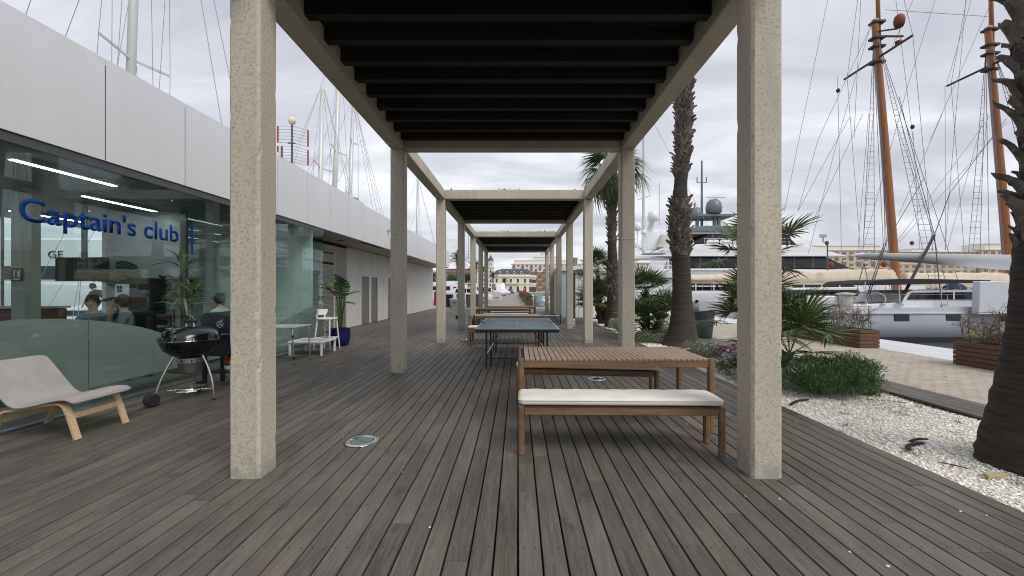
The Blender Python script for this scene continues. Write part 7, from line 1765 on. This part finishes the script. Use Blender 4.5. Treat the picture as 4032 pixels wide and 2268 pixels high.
block('apartment_block', 'ochre apartment block with roof house behind the thick palm', 252, 222, 40, 14, 23.0, 7, 10, 'bl_cream', roof='bl_white', grp=g_, top=((3, 12, 3.0),), balc=True)
block('apartment_block', 'long tan apartment block behind the motor yachts', 84, 232, 60, 14, 19.5, 6, 14, 'bl_tan', roof='bl_white', grp=g_)
block('apartment_block', 'brick and white apartment block behind the clock building', -5, 330, 60, 16, 22.0, 7, 17, 'bl_brick', roof='bl_white', grp=g_, top=((2, 46, 2.6), (18, 40, 5.4), (24, 34, 8.4)), balc=True, upper=2)
block('apartment_block', 'white apartment block behind the kiosk roof', 57, 300, 40, 14, 21.0, 7, 11, 'bl_cream', roof='bl_white', grp=g_, top=((4, 20, 2),))
block('brick_house', 'red brick apartment house between the left columns', -62, 235, 26, 12, 11.0, 3, 8, 'bl_brick', roof='bl_roof', grp=g_); block('brick_house', 'higher brown roofed brick house behind the trees', -50, 262, 18, 12, 14.5, 4, 6, 'bl_brick', roof='bl_roof', grp=g_)
block('apartment_block', 'pale block with flat roof left of the clock tower', -36, 300, 16, 12, 17.0, 5, 5, 'bl_white', roof='bl_white', grp=g_)
# clock building
cb_ = thing('clock_building', 'cream harbour building with dark mansard roof and round dormers at the road end', 'building', (6.3, 240, -.1), R(0))
M('stone_cream', srgb(226, 220, 204), .8, var=.05, scale=.3)
wF = 21.0; sk2 = 6.0; Lside = 22.0
def skew(x, y): return (x + y * .24, y)      # the long side falls back to the right
def fbox(mb, x0, x1, y0, y1, z0, z1):
    v = []
    for z in (z0, z1):
        for (a, b) in ((x0, y0), (x1, y0), (x1, y1), (x0, y1)): q = skew(a, b); v.append((q[0], q[1], z))
    return mb.add(v, [(0, 3, 2, 1), (4, 5, 6, 7), (0, 1, 5, 4), (1, 2, 6, 5), (2, 3, 7, 6), (3, 0, 4, 7)])
fbox(MB(), -wF, 0, 0, Lside, 0, 9.0).build('wall', 'stone_cream', cb_); fbox(MB(), -wF - .4, .4, -.4, Lside, 4.5, 4.85).build('string_course', 'stone_cream', cb_); fbox(MB(), -wF - .6, .6, -.6, Lside, 9.002, 9.6).build('cornice', 'stone_cream', cb_)
fbox(MB(), -wF - .2, .2, -.2, Lside, 9.602, 10.3).build('parapet', 'stone_cream', cb_)
v0 = [(*skew(a, b), 10.31) for a, b in ((-wF, .3), (0, .3), (0, Lside), (-wF, Lside))]; v1 = [(*skew(a, b), 12.7) for a, b in ((-wF + 1.4, 1.6), (-1.4, 1.6), (-1.4, Lside - 1), (-wF + 1.4, Lside - 1))]; v2 = [(*skew(a, b), 13.9) for a, b in ((-wF + 4, 5), (-4, 5), (-4, Lside - 5), (-wF + 4, Lside - 5))]
MB().loft([v0, v1, v2]).build('roof', 'bl_slate', cb_)
for k in range(5):
    x = -wF + 2.2 + k * 4.15
    wq = MB().box(x - .6, -.1, 5.6, x + .6, -.004, 7.7).build('window', 'window_grey', cb_); MB().box(x - .8, -.25, 7.75, x + .8, -.11, 8.0).box(x - .8, -.3, 5.3, x + .8, -.11, 5.55).build('window_frame', 'stone_cream', wq)
    ar = MB().prism([(x - .75, .05), (x + .75, .05), (x + .75, 2.7)] + [(x + .75 * math.cos(R(a)), 2.7 + .75 * math.sin(R(a))) for a in range(20, 180, 20)] + [(x - .75, 2.7)], 'y', -.1, -.004).build('arched_door', 'window_grey', cb_)
    MB().box(x - 1.95, -.22, 0.01, x - 1.55, -.004, 9.0).build('pilaster', 'stone_cream', cb_)
    if k < 4:
        xx = x + 2.0; dm = MB().cyl((xx, .15, 11.5), (xx, 1.6, 11.5), .75, n=20).build('dormer', 'bl_white', cb_); MB().cyl((xx, .08, 11.5), (xx, .149, 11.5), .45, n=16).build('dormer_glass', 'window_dark', dm)
for k in range(7):
    y = 1.8 + k * 2.9; q = skew(0, y); wq = MB().box(q[0] + .02, y - .5, 5.6, q[0] + .45, y + .5, 7.7).build('window', 'window_grey', cb_); wq2 = MB().box(q[0] + .02, y - .5, .05, q[0] + .45, y + .5, 3.2).build('arched_door', 'window_grey', cb_)
MB().box(-wF + 4, -1.2, 4.86, -6, -.41, 5.05).build('balcony', 'stone_cream', cb_)
ct_ = thing('clock_tower', 'slim white clock tower with dark cap beside the mansard roof', 'tower', (-16.4, 246, -.1))
MB().box(-1.7, -1.7, 0, 1.7, 1.7, 14.5).build('shaft', 'bl_white', ct_, bevel=.1); MB().box(-2.1, -2.1, 14.502, 2.1, 2.1, 15.0).build('cornice', 'bl_white', ct_); MB().lathe([(1.75, 15.0), (1.75, 18.2), (2.0, 18.4), (2.0, 18.7)], 12).build('clock_drum', 'bl_white', ct_)
MB().lathe([(1.85, 18.702), (1.6, 19.7), (.9, 20.6), (.5, 20.9), (.5, 21.6), (.1, 22.2), (.05, 23.4)], 14).build('cap', 'bl_slate', ct_, smooth=R(40)); MB().cyl((0.3, -1.85, 16.7), (0.3, -1.75, 16.7), 1.0, n=20).build('clock_face', 'soffit', ct_)
for k in range(4): MB().box(-.35, -1.76, 3 + k * 2.9, .35, -1.702, 4.6 + k * 2.9).build('window', 'window_grey', ct_)
